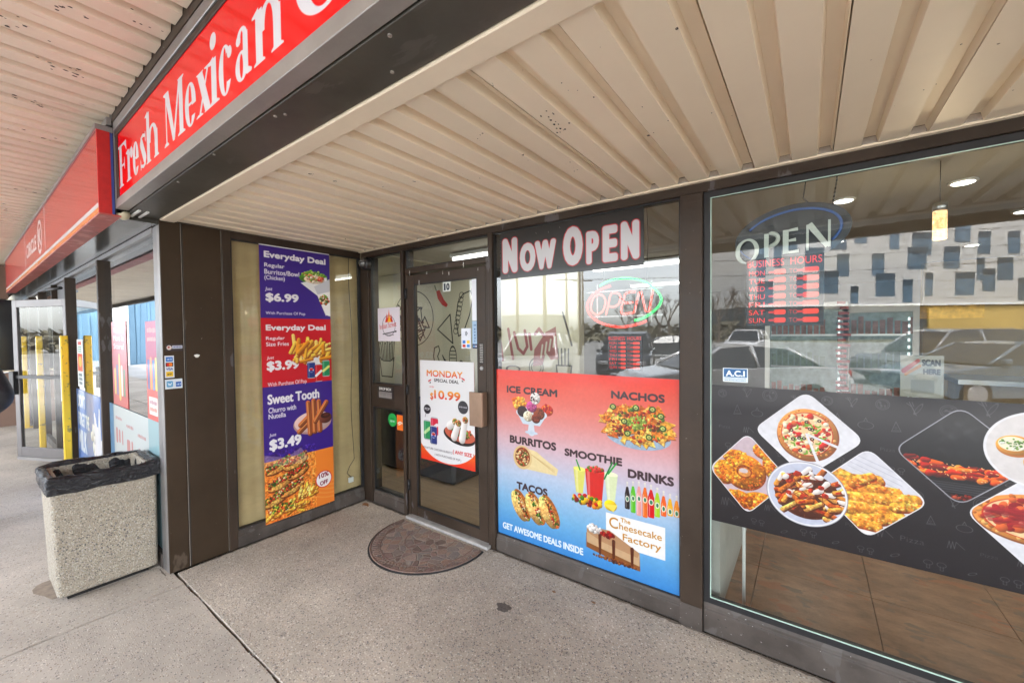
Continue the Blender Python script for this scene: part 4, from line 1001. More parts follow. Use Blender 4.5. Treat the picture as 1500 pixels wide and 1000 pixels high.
def art_convenience():
    """store sign face: u runs with world X from -10.9 to -3.5"""
    XL, XR = -10.9, -3.5; W = 2220; S = W/(XR-XL); H = int(S*0.50); c = Cv(W, H, (0.80, 0.07, 0.06))
    def PX(x): return (x-XL)*S
    c.a[int(H*.936):] = (0.96, 0.50, 0.16); c.a[int(H*.875):int(H*.936)] = (0.88, 0.88, 0.9)
    for x in (-7.75, -5.95): c.poly([(PX(x), 0), (PX(x)+9, 0), (PX(x)+9, H*.88), (PX(x), H*.88)], (0.88, 0.88, 0.9))
    c.text('CIRCLE', PX(-7.6), H*.33, PX(-6.62), H*.66, (0.92, 0.92, 0.94), .05)
    c.ring(PX(-6.33), H*.48, 46, 46, 12, (0.92, 0.92, 0.94)); c.text('K', PX(-6.43), H*.30, PX(-6.23), H*.66, (0.92, 0.92, 0.94), .06)
    return c
def art_doodles():
    """line drawings on the interior wall; X -6.2..-1.815, Z 0..2.6"""
    S = 300; W, H = int(4.385*S), int(2.6*S); c = Cv(W, H, (0.78, 0.76, 0.67)); k = (0.10, 0.10, 0.09)
    P = lambda x, z: ((x+6.2)*S, (2.6-z)*S)
    x, y = P(-4.25, 1.95); R_ = 115
    c.ring(x, y, R_, R_*1.0, 3, k)
    for _ in range(26):
        a = c.rg.random()*6.28; q = c.rg.random()*.75; b = c.rg.random()*6.28; r_ = R_*c.rg.uniform(.25, .38); cx, cy = x+R_*q*math.cos(a), y+R_*q*math.sin(a)
        T_ = [(cx+r_*math.cos(b+j*2.1), cy+r_*math.sin(b+j*2.1)) for j in range(3)]
        c.poly(T_, (0.78, 0.76, 0.67)); c.path(T_, 2.3, k, close=True)
    x, y = P(-4.82, 1.34)
    for j in range(9): c.path([(x-38+j*9, y), (x-52+j*12, y-75-10*(j % 3)), (x-42+j*12, y-78-10*(j % 3)), (x-30+j*9, y)], 1.8, k)
    c.path([(x-50, y-15), (x-36, y+72), (x+34, y+72), (x+48, y-15)], 2.2, k); c.path([(x-50, y-15), (x-25, y+2), (x+22, y+2), (x+48, y-15)], 2, k)
    x, y = P(-3.33, 2.0); c.path([(x-30, y+90), (x-42, y+20), (x-30, y-40), (x-5, y-70), (x+30, y-80), (x+42, y-55), (x+25, y+10), (x-8, y+80), (x-30, y+90)], 2, k)
    for j in range(9): c.ring(x-44+j*4, y+70-j*17, 11, 11, 2, k)
    x, y = P(-3.64, 1.79); c.path([(x-45, y), (x+22, y-58), (x+34, y+55)], 2.2, k, close=True)
    x, y = P(-3.81, 1.43); c.path([(x+10, y-42), (x-12, y-34), (x-18, y), (x-10, y+36), (x+8, y+38), (x+14, y+22), (x+4, y), (x+16, y-24), (x+10, y-42)], 2, k)
    x, y = P(-3.53, 1.42); c.ring(x, y, 18, 44, 2.5, k)
    for j in range(5): c.path([(x-14, y-26+j*14), (x+14, y-26+j*14)], 1.4, k)
    c.path([(x-12, y+38), (x-46, y+4), (x-54, y-8), (x-30, y+40)], 2, k); c.path([(x+12, y+38), (x+40, y+10), (x+60, y+22)], 2, k)
    x, y = P(-3.73, 2.20); c.poly([(x-22, y-30), (x-5, y-34), (x+18, y+6), (x+38, y+26), (x+30, y+36), (x+8, y+26), (x-14, y)], (0.72, 0.12, 0.1)); c.path([(x-22, y-34), (x-30, y-52)], 3, (0.4, 0.42, 0.35))
    x, y = P(-1.99, 1.45); c.path([(x-26, y+20), (x-16, y+110), (x+16, y+110), (x+26, y+20)], 2, k, close=True)
    for j in range(4): c.path([(x-18+j*11, y+20), (x-20+j*12, y-34)], 2, k)
    x, y = P(-2.62, 1.32); c.ring(x, y, 26, 10, 2.5, k); x, y = P(-2.32, 1.35); c.ring(x, y, 26, 30, 2.5, k); c.ring(x, y, 18, 18, 2, k)
    x, y = P(-2.30, 1.66); c.rg.seed(4)
    rd = (0.55, 0.22, 0.20)
    for q in ([(-2.98, 1.62), (-2.98, 1.36)], [(-2.98, 1.62), (-2.86, 1.66)], [(-2.98, 1.5), (-2.88, 1.53)], [(-2.98, 1.37), (-2.86, 1.4)], [(-2.80, 1.70), (-2.76, 1.42)], [(-2.68, 1.78), (-2.62, 1.44)],
              [(-2.60, 1.74), (-2.55, 1.56), (-2.48, 1.50), (-2.43, 1.58), (-2.46, 1.76)], [(-2.40, 1.72), (-2.38, 1.55)], [(-2.33, 1.72), (-2.28, 1.78), (-2.22, 1.70)]): c.path([P(*p) for p in q], 5, rd)
    c.poly([P(-2.36, 1.36), P(-2.34, 1.55), P(-2.20, 1.74), P(-2.08, 1.80), P(-2.05, 1.45), P(-2.14, 1.44), P(-2.2, 1.52), P(-2.24, 1.38)], rd, .8)
    for q in range(4): c.path([P(-2.26+q*.05, 1.46+q*.04), P(-2.24+q*.05, 1.60+q*.03)], 3, (0.78, 0.76, 0.67))
    x, y = P(-4.02, 1.93); 
    for q in range(14): c.path([(x-90+q*3, y-60+q*11), (x-60+q*4, y-66+q*10), (x-66+q*5, y-40+q*9)], 1.6, k)
    c.path([P(-2.0, 1.95), P(-1.94, 1.75), P(-1.9, 1.6)], 3, k)
    return c
def bars(c, x0, y0, x1, y1, col, seed=1):
    """lettering too small or blurred to read: a run of uneven strokes"""
    rg = random.Random(seed); x = x0; h = y1-y0
    while x < x1:
        w = h*rg.uniform(.3, .7); c.rrect(x, y0+h*rg.uniform(0, .2), min(x+w, x1), y1-h*rg.uniform(0, .15), h*.15, col, .85); x += w+h*rg.uniform(.15, .35)
def small_art(kind):
    if kind == 'logo':
        c = Cv(260, 260, (0.90, 0.88, 0.92)); c.ring(130, 140, 76, 80, 4, (0.2, 0.2, 0.25))
        for x, h_, col in [(110, 70, (0.85, 0.12, 0.08)), (135, 100, (0.93, 0.35, 0.06)), (160, 64, (0.85, 0.12, 0.08)), (138, 60, (0.98, 0.75, 0.15))]:
            c.poly([(x-22, 112), (x-8, 112-h_*.5), (x, 112-h_), (x+10, 112-h_*.45), (x+22, 112)], col)
        c.text('Indian Street', 22, 128, 220, 168, (0.80, 0.12, 0.12), .0, rot=-.12); c.path([(60, 205), (210, 185)], 4, (0.15, 0.15, 0.18)); c.ell(212, 184, 10, 7, (0.15, 0.15, 0.18)); bars(c, 90, 205, 190, 216, (0.35, 0.35, 0.38))
        return c
    if kind == 'drop':
        c = Cv(400, 200, (0.16, 0.13, 0.12)); c.text('DROP BOX', 55, 14, 345, 56, (0.92, 0.92, 0.9), .04); c.rrect(45, 80, 355, 175, 4, (0.55, 0.53, 0.52))
        for k in range(16): c.cap(52+k*19, 88, 60+k*19, 100+(k*37) % 66, 3, None, (0.36, 0.34, 0.33))
        return c
    if kind == 'green':
        c = Cv(128, 128, (0.12, 0.66, 0.30)); bars(c, 34, 42, 94, 58, (0.05, 0.42, 0.2)); bars(c, 30, 66, 98, 88, (0.85, 0.95, 0.88), 3)
        return c
    if kind == 'orange':
        c = Cv(128, 200, (0.93, 0.45, 0.12)); c.path([(20, 110), (60, 90), (100, 105)], 8, (0.97, 0.93, 0.9)); c.path([(30, 130), (70, 115)], 7, (0.97, 0.93, 0.9))
        return c
    if kind == 'cards':
        c = Cv(110, 160, (0.86, 0.88, 0.92)); c.path([(46, 30), (56, 40), (46, 52)], 3, (0.2, 0.25, 0.3)); c.path([(56, 24), (70, 40), (56, 58)], 3, (0.2, 0.25, 0.3))
        c.rrect(14, 96, 48, 120, 3, (0.15, 0.45, 0.8)); c.rrect(62, 96, 96, 120, 3, (0.93, 0.72, 0.1)); c.rrect(14, 128, 48, 150, 3, (0.8, 0.2, 0.1)); c.rrect(62, 128, 96, 150, 3, (0.2, 0.5, 0.8))
        return c
    if kind == 'push':
        c = Cv(80, 240, (0.62, 0.74, 0.86)); bars(c, 22, 30, 60, 44, (0.15, 0.3, 0.5))
        for k in range(5): bars(c, 30, 62+k*26, 50, 80+k*26, (0.12, 0.25, 0.45), k)
        c.poly([(0, 200), (80, 200), (80, 240), (0, 240)], (0.06, 0.12, 0.3)); c.ell(24, 220, 10, 10, (0.5, 0.7, 0.9)); c.ell(56, 220, 10, 10, (0.8, 0.8, 0.9))
        return c
    if kind == 'hours_dec':
        c = Cv(100, 240, (0.10, 0.08, 0.07))
        for k in range(11): bars(c, 14, 11+k*20, 84, 25+k*20, (0.85, 0.84, 0.82), k)
        return c
    if kind == 'ten':
        c = Cv(120, 110, (0.86, 0.88, 0.86)); c.text('1', 14, 14, 44, 96, (0.08, 0.12, 0.2), .06); c.text('0', 54, 14, 108, 96, (0.08, 0.12, 0.2), .06)
        return c
    if kind == 'visa':
        c = Cv(80, 200, (0.86, 0.88, 0.92))
        c.rrect(10, 12, 70, 52, 4, (0.12, 0.42, 0.78)); bars(c, 20, 24, 60, 42, (0.9, 0.95, 1))
        c.rrect(8, 62, 72, 98, 2, (0.12, 0.08, 0.08)); c.ell(30, 80, 16, 16, (0.85, 0.1, 0.1)); c.ell(50, 80, 16, 16, (0.95, 0.5, 0.1))
        c.text('VISA', 10, 108, 70, 132, (0.15, 0.25, 0.55), .04); c.rrect(10, 144, 70, 188, 4, (0.93, 0.75, 0.12)); bars(c, 20, 156, 60, 176, (0.3, 0.28, 0.15), 2)
        return c
    if kind == 'interac':
        c = Cv(160, 110, (0.84, 0.88, 0.92)); c.rrect(14, 20, 72, 90, 12, (0.35, 0.62, 0.8)); c.path([(26, 40), (36, 70), (43, 48), (50, 70), (60, 40)], 3, (0.9, 0.95, 1)); c.rrect(98, 34, 150, 90, 4, (0.1, 0.35, 0.7)); bars(c, 106, 52, 144, 74, (0.9, 0.95, 1))
        return c
    if kind == 'oldstick':
        c = Cv(160, 80, (0.20, 0.16, 0.18)); c.ell(30, 40, 24, 26, (0.85, 0.8, 0.78)); c.ell(26, 36, 10, 10, (0.7, 0.2, 0.15)); c.rrect(58, 18, 154, 52, 3, (0.80, 0.82, 0.88)); bars(c, 64, 26, 148, 44, (0.15, 0.2, 0.5))
        return c
    if kind == 'aci':
        c = Cv(220, 140, (0.88, 0.92, 0.95)); c.rrect(8, 8, 212, 92, 2, (0.10, 0.36, 0.58)); c.text('A.C.I', 26, 24, 194, 84, (0.93, 0.96, 0.98), .05)
        bars(c, 14, 99, 206, 109, (0.25, 0.42, 0.6)); bars(c, 14, 117, 206, 129, (0.25, 0.42, 0.6), 2)
        c.a[0:8] = (0.8, 0.85, 0.9)
        return c
    if kind == 'scan':
        c = Cv(240, 240, (0.82, 0.80, 0.74)); c.cap(20, 90, 100, 30, 14, 10, (0.80, 0.25, 0.15)); c.cap(30, 110, 110, 60, 8, None, (0.93, 0.6, 0.3)); c.text('SCAN', 120, 22, 222, 60, (0.15, 0.13, 0.13), .06); c.text('HERE', 128, 76, 222, 108, (0.15, 0.13, 0.13), .06); c.rrect(60, 140, 190, 215, 3, (0.70, 0.69, 0.66))
        return c
    if kind == 'milk':
        W, H = 420, 230; c = Cv(W, H, (0.05, 0.45, 0.82))
        for t_, y0, y1, x1 in [("DON'T", 14, 58, 150), ('FORGET THE', 72, 116, 210), ('MILK', 128, 196, 160)]: c.text(t_, 18, y0, x1, y1, (0.88, 0.93, 0.98), .06)
        c.speck(330, 150, 90, 70, 60, [(0.93, 0.95, 0.98), (0.8, 0.88, 0.95), (0.85, 0.9, 0.97)], 10, 26); c.cap(300, 60, 330, 150, 10, 30, (0.94, 0.95, 0.98)); c.cap(370, 40, 360, 140, 8, 26, (0.92, 0.94, 0.98)); c.a[:, 400:] = (0.3, 0.6, 0.88)
        return c
    if kind == 'red1':
        W, H = 180, 270; c = Cv(W, H, (0.82, 0.13, 0.11))
        for t_, y0 in [("There's", 18), ('More In', 44), ('Store!', 70)]: c.text(t_, 24, y0, 150, y0+18, (0.95, 0.88, 0.86), .04)
        for k in range(5): c.rrect(22+k*28, 150-12*(k % 2), 42+k*28, 236, 6, [(0.9, 0.75, 0.1), (0.15, 0.3, 0.6), (0.9, 0.5, 0.1), (0.93, 0.9, 0.85), (0.2, 0.5, 0.3)][k])
        c.cap(90, 110, 90, 240, 9, 12, (0.93, 0.78, 0.2))
        return c
    if kind == 'red2':
        W, H = 130, 300; c = Cv(W, H, (0.84, 0.13, 0.10)); bars(c, 20, 18, 112, 34, (0.95, 0.8, 0.6)); bars(c, 20, 44, 112, 58, (0.95, 0.8, 0.6), 2)
        for k in range(4): c.rrect(14+k*27, 110-8*(k % 2), 36+k*27, 196, 6, [(0.15, 0.25, 0.6), (0.93, 0.6, 0.1), (0.2, 0.5, 0.8), (0.9, 0.85, 0.3)][k])
        c.rrect(20, 216, 112, 268, 4, (0.93, 0.92, 0.9)); bars(c, 30, 226, 102, 238, (0.6, 0.2, 0.4)); bars(c, 30, 246, 102, 258, (0.8, 0.2, 0.15), 4)
        return c
    if kind == 'prices':
        W, H = 620, 420; c = Cv(W, H, (0.82, 0.88, 0.89)); c.a[:, :60] = (0.45, 0.68, 0.85); c.a[:, 500:] = (0.62, 0.80, 0.84)
        for k, (x, t_) in enumerate([(90, 3), (240, 5), (380, 8)]):
            bars(c, x, 44+k*14, x+90, 58+k*14, (0.75, 0.35, 0.35), t_); bars(c, x, 90+k*16, x+100, 160+k*16, (0.80, 0.42, 0.42), t_+1); c.rrect(x+10, 210, x+90, 330, 12, (0.85, 0.6, 0.3))
        return c
    if kind == 'strip':
        c = Cv(90, 300, (0.90, 0.92, 0.92)); c.rrect(8, 90, 82, 200, 4, (0.90, 0.25, 0.08)); c.rrect(20, 14, 70, 34, 3, (0.80, 0.1, 0.1))
        for k in range(3): c.rrect(20, 44+14*k, 70, 52+14*k, 2, (0.4, 0.6, 0.5)); c.rrect(20, 214+26*k, 70, 232+26*k, 3, (0.35, 0.45, 0.5))
        c.ell(45, 140, 24, 34, (0.95, 0.7, 0.2))
        return c
    if kind == 'hours':
        W, H = 340, 350; c = Cv(W, H, (0.05, 0.05, 0.06)); r_ = (1.0, 0.10, 0.06)
        c.text('BUSINESS  HOURS', 8, 8, 332, 44, r_, .0)
        for k, d_ in enumerate(['MON', 'TUE', 'WED', 'THU', 'FRI', 'SAT', 'SUN']):
            y = 62+k*41
            c.text(d_, 14, y, 88, y+26, r_, .0); c.text('TO', 196, y+2, 232, y+24, (0.8, 0.08, 0.06), .0)
            for x in (128, 252): c.rrect(x, y, x+54+(14 if x > 200 else 0), y+26, 10, (1.0, 0.22, 0.10), .85); c.cap(x-18, y+13, x, y+13, 6, None, (0.7, 0.06, 0.04))
        return c
ART = {}

# ================================================================== GROUND
side = empty('sidewalk', (-2, 0, -0.15), 'pale worn concrete sidewalk with exposed pebbles in front of the shops', 'sidewalk', kind='structure')
MB().box(-40, -2.6, -0.15, 12, 2.7, -0.035).build('slab_bed', M['joint'], side)
def slab(x0, y0, x1, y1, mat, top=0.0, jag=0.0, seed=0):
    """slab with a slightly irregular, rounded edge"""
    rg = random.Random(seed); g = 0.004; P = []
    def run(ax, ay, bx, by):
        n = max(2, int(max(abs(bx-ax), abs(by-ay))/0.12))
        for i in range(n):
            t_ = i/n; j = rg.uniform(-jag, jag) if 0 < i else 0
            P.append((ax+(bx-ax)*t_+(j if abs(by-ay) > abs(bx-ax) else 0), ay+(by-ay)*t_+(j if abs(bx-ax) >= abs(by-ay) else 0)))
    x0 += g; y0 += g; x1 -= g; y1 -= g
    run(x0, y0, x1, y0); run(x1, y0, x1, y1); run(x1, y1, x0, y1); run(x0, y1, x0, y0)
    m = MB().prism(P, 2, -0.034, top)
    return m.build('concrete_slab', mat, side, bevel=0.003)
slab(-3.545, 0.872, 3.6, 2.372, M['slab'], 0.0, 0.001, 1)
slab(-3.35, -1.0, 0.6, 0.868, M['slab_smooth'], 0.0, 0.004, 3)
slab(0.6, -1.0, 3.6, 0.868, M['slab_smooth'], 0.0, 0.004, 4)
slab(-3.75, -1.0, -3.352, 0.868, M['slab_smooth'], 0.001, 0.006, 5)
for k, (a, b) in enumerate([(-5.9, -3.752), (-8.1, -5.9), (-10.3, -8.1), (-12.5, -10.3), (-16, -12.5), (-24, -16), (-40, -24)]):
    slab(a, -1.0, b, 0.868 if k < 5 else 2.3, M['slab_smooth'], 0.0, 0.004, 10+k)
for k, (a, b) in enumerate([(1.2, 3.6), (-1.2, 1.2), (-3.6, -1.2), (-6, -3.6), (-8.4, -6), (-12, -8.4), (-18, -12), (-40, -18)]):
    slab(a, -2.45, b, -1.0, M['slab_smooth'], 0.0, 0.004, 30+k)
slab(3.6, -2.45, 12, 2.372, M['slab_smooth'], 0.0, 0.004, 50)
MB().box(-40, -2.6, -0.15, 12, -2.452, 0.0).build('kerb', pmat('kerb_concrete', (0.35, 0.33, 0.30), 0.9, 0, 0.15, 3, 0.2, 40), side, bevel=0.01)
MB().box(-260, -260, -0.30, 260, 200, -0.154).build('ground', M['field'], None, kind='structure', label='flat dormant grass land reaching to the horizon')
MB().box(-95, -62, -0.153, 70, -2.602, -0.149).build('parking_lot', M['asphalt'], None, kind='structure', label='grey asphalt parking lot mirrored in the shop windows')
MB().box(-3.7, 2.40, -0.05, 9, 10, 0.02).build('interior_floor_base', M['joint'], None, kind='structure', label='floor screed inside the restaurant')
def dirt_line(pts0, pts1, seed, z=0.0012):
    rg = random.Random(seed); (ax, ay), (bx, by) = pts0, pts1; n = int(math.hypot(bx-ax, by-ay)/0.03)
    dx, dy = (bx-ax)/n, (by-ay)/n; l = math.hypot(dx, dy); nx, ny = -dy/l, dx/l; P = []; Q = []
    for i in range(n+1):
        P.append((ax+dx*i, ay+dy*i)); w_ = rg.uniform(.004, .022); Q.append((ax+dx*i-nx*w_, ay+dy*i-ny*w_))
    return MB().prism(P+Q[::-1], 2, 0.0002, z).build('dirt_line', M['grime'], side)
M['grime'] = pmat('trodden_grime', (0.17, 0.14, 0.115), 0.95, 0, .5, 40, .4, 90)
dirt_line((-3.53, 2.370), (-2.95, 2.370), 1); dirt_line((-1.92, 2.370), (2.4, 2.370), 2)
dirt_line((-3.544, 1.0), (-3.544, 2.36), 3) ; dirt_line((-3.70, 0.82), (-3.56, 0.82), 4)
MB().prism([(-3.99+.20*math.cos(a)*(1+.15*math.sin(5*a)), .40+.13*math.sin(a)*(1+.2*math.cos(3*a))) for a in np.linspace(0, 6.283, 26)[:-1]], 2, .0013, .0018).build('damp_patch', pmat('damp_concrete', (0.27, 0.215, 0.165), .9, 0, .3, 20), side)
# dark stain, leaf and grit on the bay slab
def blob(name, mat, cx, cy, rx, ry, z, seed, n=22, h_=0.0015, **kw):
    rg = random.Random(seed)
    P = [(cx+rx*(1+rg.uniform(-.35, .3))*math.cos(6.283*i/n), cy+ry*(1+rg.uniform(-.35, .3))*math.sin(6.283*i/n)) for i in range(n)]
    return MB().prism(P, 2, z, z+h_).build(name, mat, None, **kw)
blob('floor_stain', pmat('dark_gum_stain', (0.10, 0.085, 0.075), 0.9, 0, 0.4, 80, 0.3, 120), -1.475, 1.905, 0.045, 0.035, 0.0004, 5, kind='structure', label='dark grey stain on the pavement in front of the menu window')
lf = MB()
for k in range(6):
    a = k/5; w_ = 0.028*math.sin(math.pi*min(1, a+0.08))+0.002
    lf.v += [(-3.47+0.09*a, 2.285-w_, 0.004+0.012*math.sin(a*3)), (-3.47+0.09*a, 2.285+w_, 0.004+0.018*math.cos(a*2)*0.6)]
for k in range(5): lf.face([2*k, 2*k+2, 2*k+3, 2*k+1], smooth=True)
lf.build('dry_leaf', pmat('brown_leaf', (0.30, 0.13, 0.05), 0.8, 0, 0.3, 60), None, label='curled dry brown leaf lying in the corner beside the sidelight', cat='leaf')
for k, (x, y) in enumerate([(-1.05, 2.25), (-1.30, 2.2)]):
    blob('leaf_scrap', pmat('leaf_scrap_brown', (0.22, 0.11, 0.05), 0.8), x, y, 0.014, 0.006, 0.0005, 60+k, 8, 0.003, label=['small brown leaf scrap below the word tacos end of the menu window', 'smaller dark leaf scrap nearer the door'][k], cat='leaf scrap')
gm = MB(); rg = random.Random(9)
for k in range(420):
    t_ = rg.random()
    if k < 180: x, y = -3.4+3.4*t_, 0.877+rg.gauss(0, 0.02)
    elif k < 300: x, y = -3.5+3.6*t_, 2.34-abs(rg.gauss(0, 0.03))
    else: x, y = -4.5+5.2*rg.random(), rg.uniform(-0.3, 2.3)
    r_ = rg.uniform(0.0018, 0.0055); b = len(gm.v)
    for q in range(4): gm.v.append((x+r_*math.cos(q*1.57+t_), y+r_*math.sin(q*1.57+t_), 0.0005))
    gm.v.append((x, y, r_*1.1))
    for q in range(4): gm.face([b+q, b+(q+1) % 4, b+4])
gm.build('loose_grit', pmat('pale_grit', (0.50, 0.47, 0.42), 0.9, 0, 0.4, 40), None, kind='stuff', label='loose pale grit scattered along the pavement joints')

# ================================================================== RESTAURANT STOREFRONT (one building)
rest = empty('restaurant_building', (-2, YD, 0), 'brown framed restaurant storefront with recessed corner entrance under a cream ribbed soffit', 'building')
def ribbed(x0, y0, y1, z, w=0.299):
    """one cream soffit panel: two flat pans and two recessed grooves"""
    d = 0.033; prof = []
    u = 0.0
    for k in range(2):
        prof += [(u, 0), (u+0.094, 0), (u+0.102, d), (u+0.142, d)]
        u += 0.1495
    prof += [(w, 0.002)]
    top = 0.041
    P = [(x0+a, z+b) for a, b in prof] + [(x0+w, z+top), (x0, z+top)]
    return MB().prism(P, 1, y0, y1)
pan = ribbed(-3.555, 0.937, 2.345, ZS).build('soffit_panel', M['soffit'], rest)
n_p = 19
gaps = [0.0]*n_p
for k in range(1, n_p):
    copy_mesh(pan, (0.303*k+random.uniform(-0.0012, 0.0012), 0, random.uniform(-0.0015, 0.0015)))
MB().box(-3.56, 0.70, ZS+0.044, 2.4, 2.40, ZS+0.06).build('soffit_deck', M['dark'], rest)
MB().box(-3.561, 2.347, ZS-0.006, 2.4, 2.375, ZS+0.004).build('edge_trim', M['trim'], rest)
MB().box(-3.561, 0.937, ZS-0.008, -3.553, 2.346, ZS+0.002).build('side_trim', M['bronze'], rest)
for k in range(2*n_p):
    pass
cl = MB()
for k in range(2*n_p): cl.box(-3.555+0.303*(k//2)+0.1495*(k % 2)+0.098, 2.3455, ZS+0.0045, -3.555+0.303*(k//2)+0.1495*(k % 2)+0.146, 2.372, ZS+0.031)
cl.build('closure_block', M['grey_block'], rest, kind='stuff')
def flakes(name, par, spots_, z, seed):
    rg = random.Random(seed); m = MB()
    for (cx, cy, n, sp, r_) in spots_:
        for _ in range(n):
            x, y = cx+rg.gauss(0, sp), cy+rg.gauss(0, sp*1.6); r = r_*rg.uniform(.35, 1.2); k = rg.randint(5, 8)
            m.prism([(x+r*rg.uniform(.5, 1)*math.cos(6.283*i/k), y+1.5*r*rg.uniform(.5, 1)*math.sin(6.283*i/k)) for i in range(k)], 2, z-.0009, z-.0002)
    return m.build(name, M['chip'], par, kind='stuff')
M['chip'] = pmat('bare_rusty_metal', (0.05, 0.035, 0.028), .9, 0, .5, 60)
def on_flat(x): return -3.555+0.303*math.floor((x+3.555)/0.303)+0.047+(0.1495 if ((x+3.555) % 0.303) > .15 else 0)
flakes('paint_flakes', rest, [(on_flat(x), y, n, sp, r) for x, y, n, sp, r in [(-.77, 1.30, 9, .018, .0055), (-.82, 1.41, 8, .016, .005), (-1.12, 1.28, 4, .02, .004), (-1.9, 1.06, 4, .012, .006), (-1.9, 1.2, 3, .01, .004), (-.95, 1.75, 5, .02, .0035), (-.6, 1.2, 3, .03, .003), (-.5, 1.6, 3, .04, .0025), (-1.4, 1.6, 4, .04, .0025), (-1.7, 1.9, 3, .05, .002), (-2.3, 1.5, 4, .06, .002), (-.1, 1.7, 3, .05, .002), (.3, 1.9, 3, .05, .002)]], ZS, 4)
# beige trim board and dark beam soffit, with its joints
MB().box(-3.561, YP+0.004, ZS-0.010, 2.4, 0.925, ZS+0.03).build('trim_board', M['trim'], rest, bevel=0.004)
MB().box(-3.561, 0.926, ZS-0.004, 2.4, 0.936, ZS+0.03).build('trim_lip', M['trim'], rest, bevel=0.003)
for a, b in [(-3.60, -0.2), (-0.196, 2.4)]:
    MB().box(a, 0.678, ZS-0.002, b, YP+0.002, ZS+0.03).build('beam_board', M['beam'], rest, bevel=0.002)
sc_m = MB()
for x, y in [(-2.62, 0.70), (-1.52, 0.72), (-1.56, 0.705), (-1.02, 0.80), (-2.1, 0.69), (-0.9, 0.70)]:
    sc_m.lathe([(0.006, -0.006), (0.006, 0.004)], (x, y, ZS), 8)
sc_m.build('screw_heads', M['seam'], rest, kind='stuff')
# door wall frame
def bar(name, x0, x1, z0, z1, y0=YD, y1=YD+0.10, mat='bronze', par=None, bev=0.003):
    return MB().box(x0, y0, z0, x1, y1, z1).build(name, M[mat], par or rest, bevel=bev)
bar('head_frame', -3.56, 2.6, 2.383, ZS-0.001, YD-0.004, YD+0.10)
bar('corner_mullion', -3.665, -3.455, 0.0, 2.382, YD-0.002, YD+0.10)
bar('corner_mullion', -3.453, -3.43, 0.0, 2.382, YD+0.012, YD+0.10)
bar('mullion', -2.972, -2.935, 0.0, 2.382, YD-0.004, YD+0.10)
bar('mullion', -2.933, -2.905, 0.0, 2.382, YD+0.02, YD+0.10)
bar('door_jamb', -2.903, -2.878, 0.0, 2.168, YD-0.004, YD+0.10)
bar('door_jamb', -1.979, -1.951, 0.0, 2.168, YD-0.004, YD+0.10)
bar('mullion', -1.949, -1.909, 0.0, 2.382, YD-0.012, YD+0.10)
bar('transom_bar', -2.903, -1.951, 2.170, 2.214, YD-0.006, YD+0.10)
bar('post', -0.5795, -0.4647, 0.0, 2.382, YD-0.016, YD+0.12)
bar('post_scuff_plate', -0.580, -0.4642, 0.001, 0.13, YD-0.0185, YD-0.0165, 'bronze_low', bev=0)
# sills: a stepped section
def sill(x0, x1, top):
    P = [(YD, 0.0), (YD, top-0.035), (YD+0.008, top-0.030), (YD+0.008, top-0.014), (YD+0.018, top), (YD+0.10, top), (YD+0.10, 0.0)]
    return MB().prism([(p[0], p[1]) for p in P], 0, x0, x1).build('sill', M['bronze_low'], rest, bevel=0.002)
sill(-3.429, -2.974, 0.128); sill(-1.907, -0.5815, 0.126); sill(-0.4627, 2.6, 0.160)
# windows
def window(label, x0, x1, z0, z1, mat='glass', gask=0.008):
    w = empty('window', ((x0+x1)/2, YD, z0), label, parent=rest)
    g = MB()
    g.box(x0, YD+0.010, z0, x0+gask, YD+0.05, z1).box(x1-gask, YD+0.010, z0, x1, YD+0.05, z1)
    g.box(x0+gask, YD+0.010, z0, x1-gask, YD+0.05, z0+gask).box(x0+gask, YD+0.010, z1-gask, x1-gask, YD+0.05, z1)
    g.build('gasket', M['gasket'], w)
    MB().box(x0+gask, YD+0.020, z0+gask, x1-gask, YD+0.026, z1-gask).build('pane', M[mat], w)
    return w
window('small sidelight pane above the drop box', -3.428, -2.974, 1.170, 2.381, 'glass_door')
window('low sidelight pane below the drop box', -3.428, -2.974, 0.129, 0.938, 'glass_door')
window('narrow transom pane above the door', -2.903, -1.951, 2.216, 2.381, 'glass_door')
window('large window behind the menu poster', -1.907, -0.5815, 0.127, 2.381)
window('largest window with the black food banner', -0.4627, 2.6, 0.162, 2.381, gask=0.030)
bar('side_post', 2.6, 2.75, 0, 2.382)
MB().box(-3.428, YD+0.002, 0.940, -2.974, YD+0.06, 1.168).build('drop_box_panel', M['bronze'], rest, bevel=0.003)
ART['drop'] = print_mat('drop_box_print', small_art('drop'), 0.4, .9)
sheet('drop_box_plate', ART['drop'], 'Y', -3.345, -3.095, 1.025, 1.145, YD+0.001, 0.003, rest)
# bright polished edge strip round the large window
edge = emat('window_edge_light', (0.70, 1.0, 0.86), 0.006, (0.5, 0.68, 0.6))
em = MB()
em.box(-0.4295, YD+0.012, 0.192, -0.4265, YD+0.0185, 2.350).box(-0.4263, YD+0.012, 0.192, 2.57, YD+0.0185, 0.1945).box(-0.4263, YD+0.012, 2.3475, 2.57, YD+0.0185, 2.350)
em.build('led_edge_strip', edge, rest)
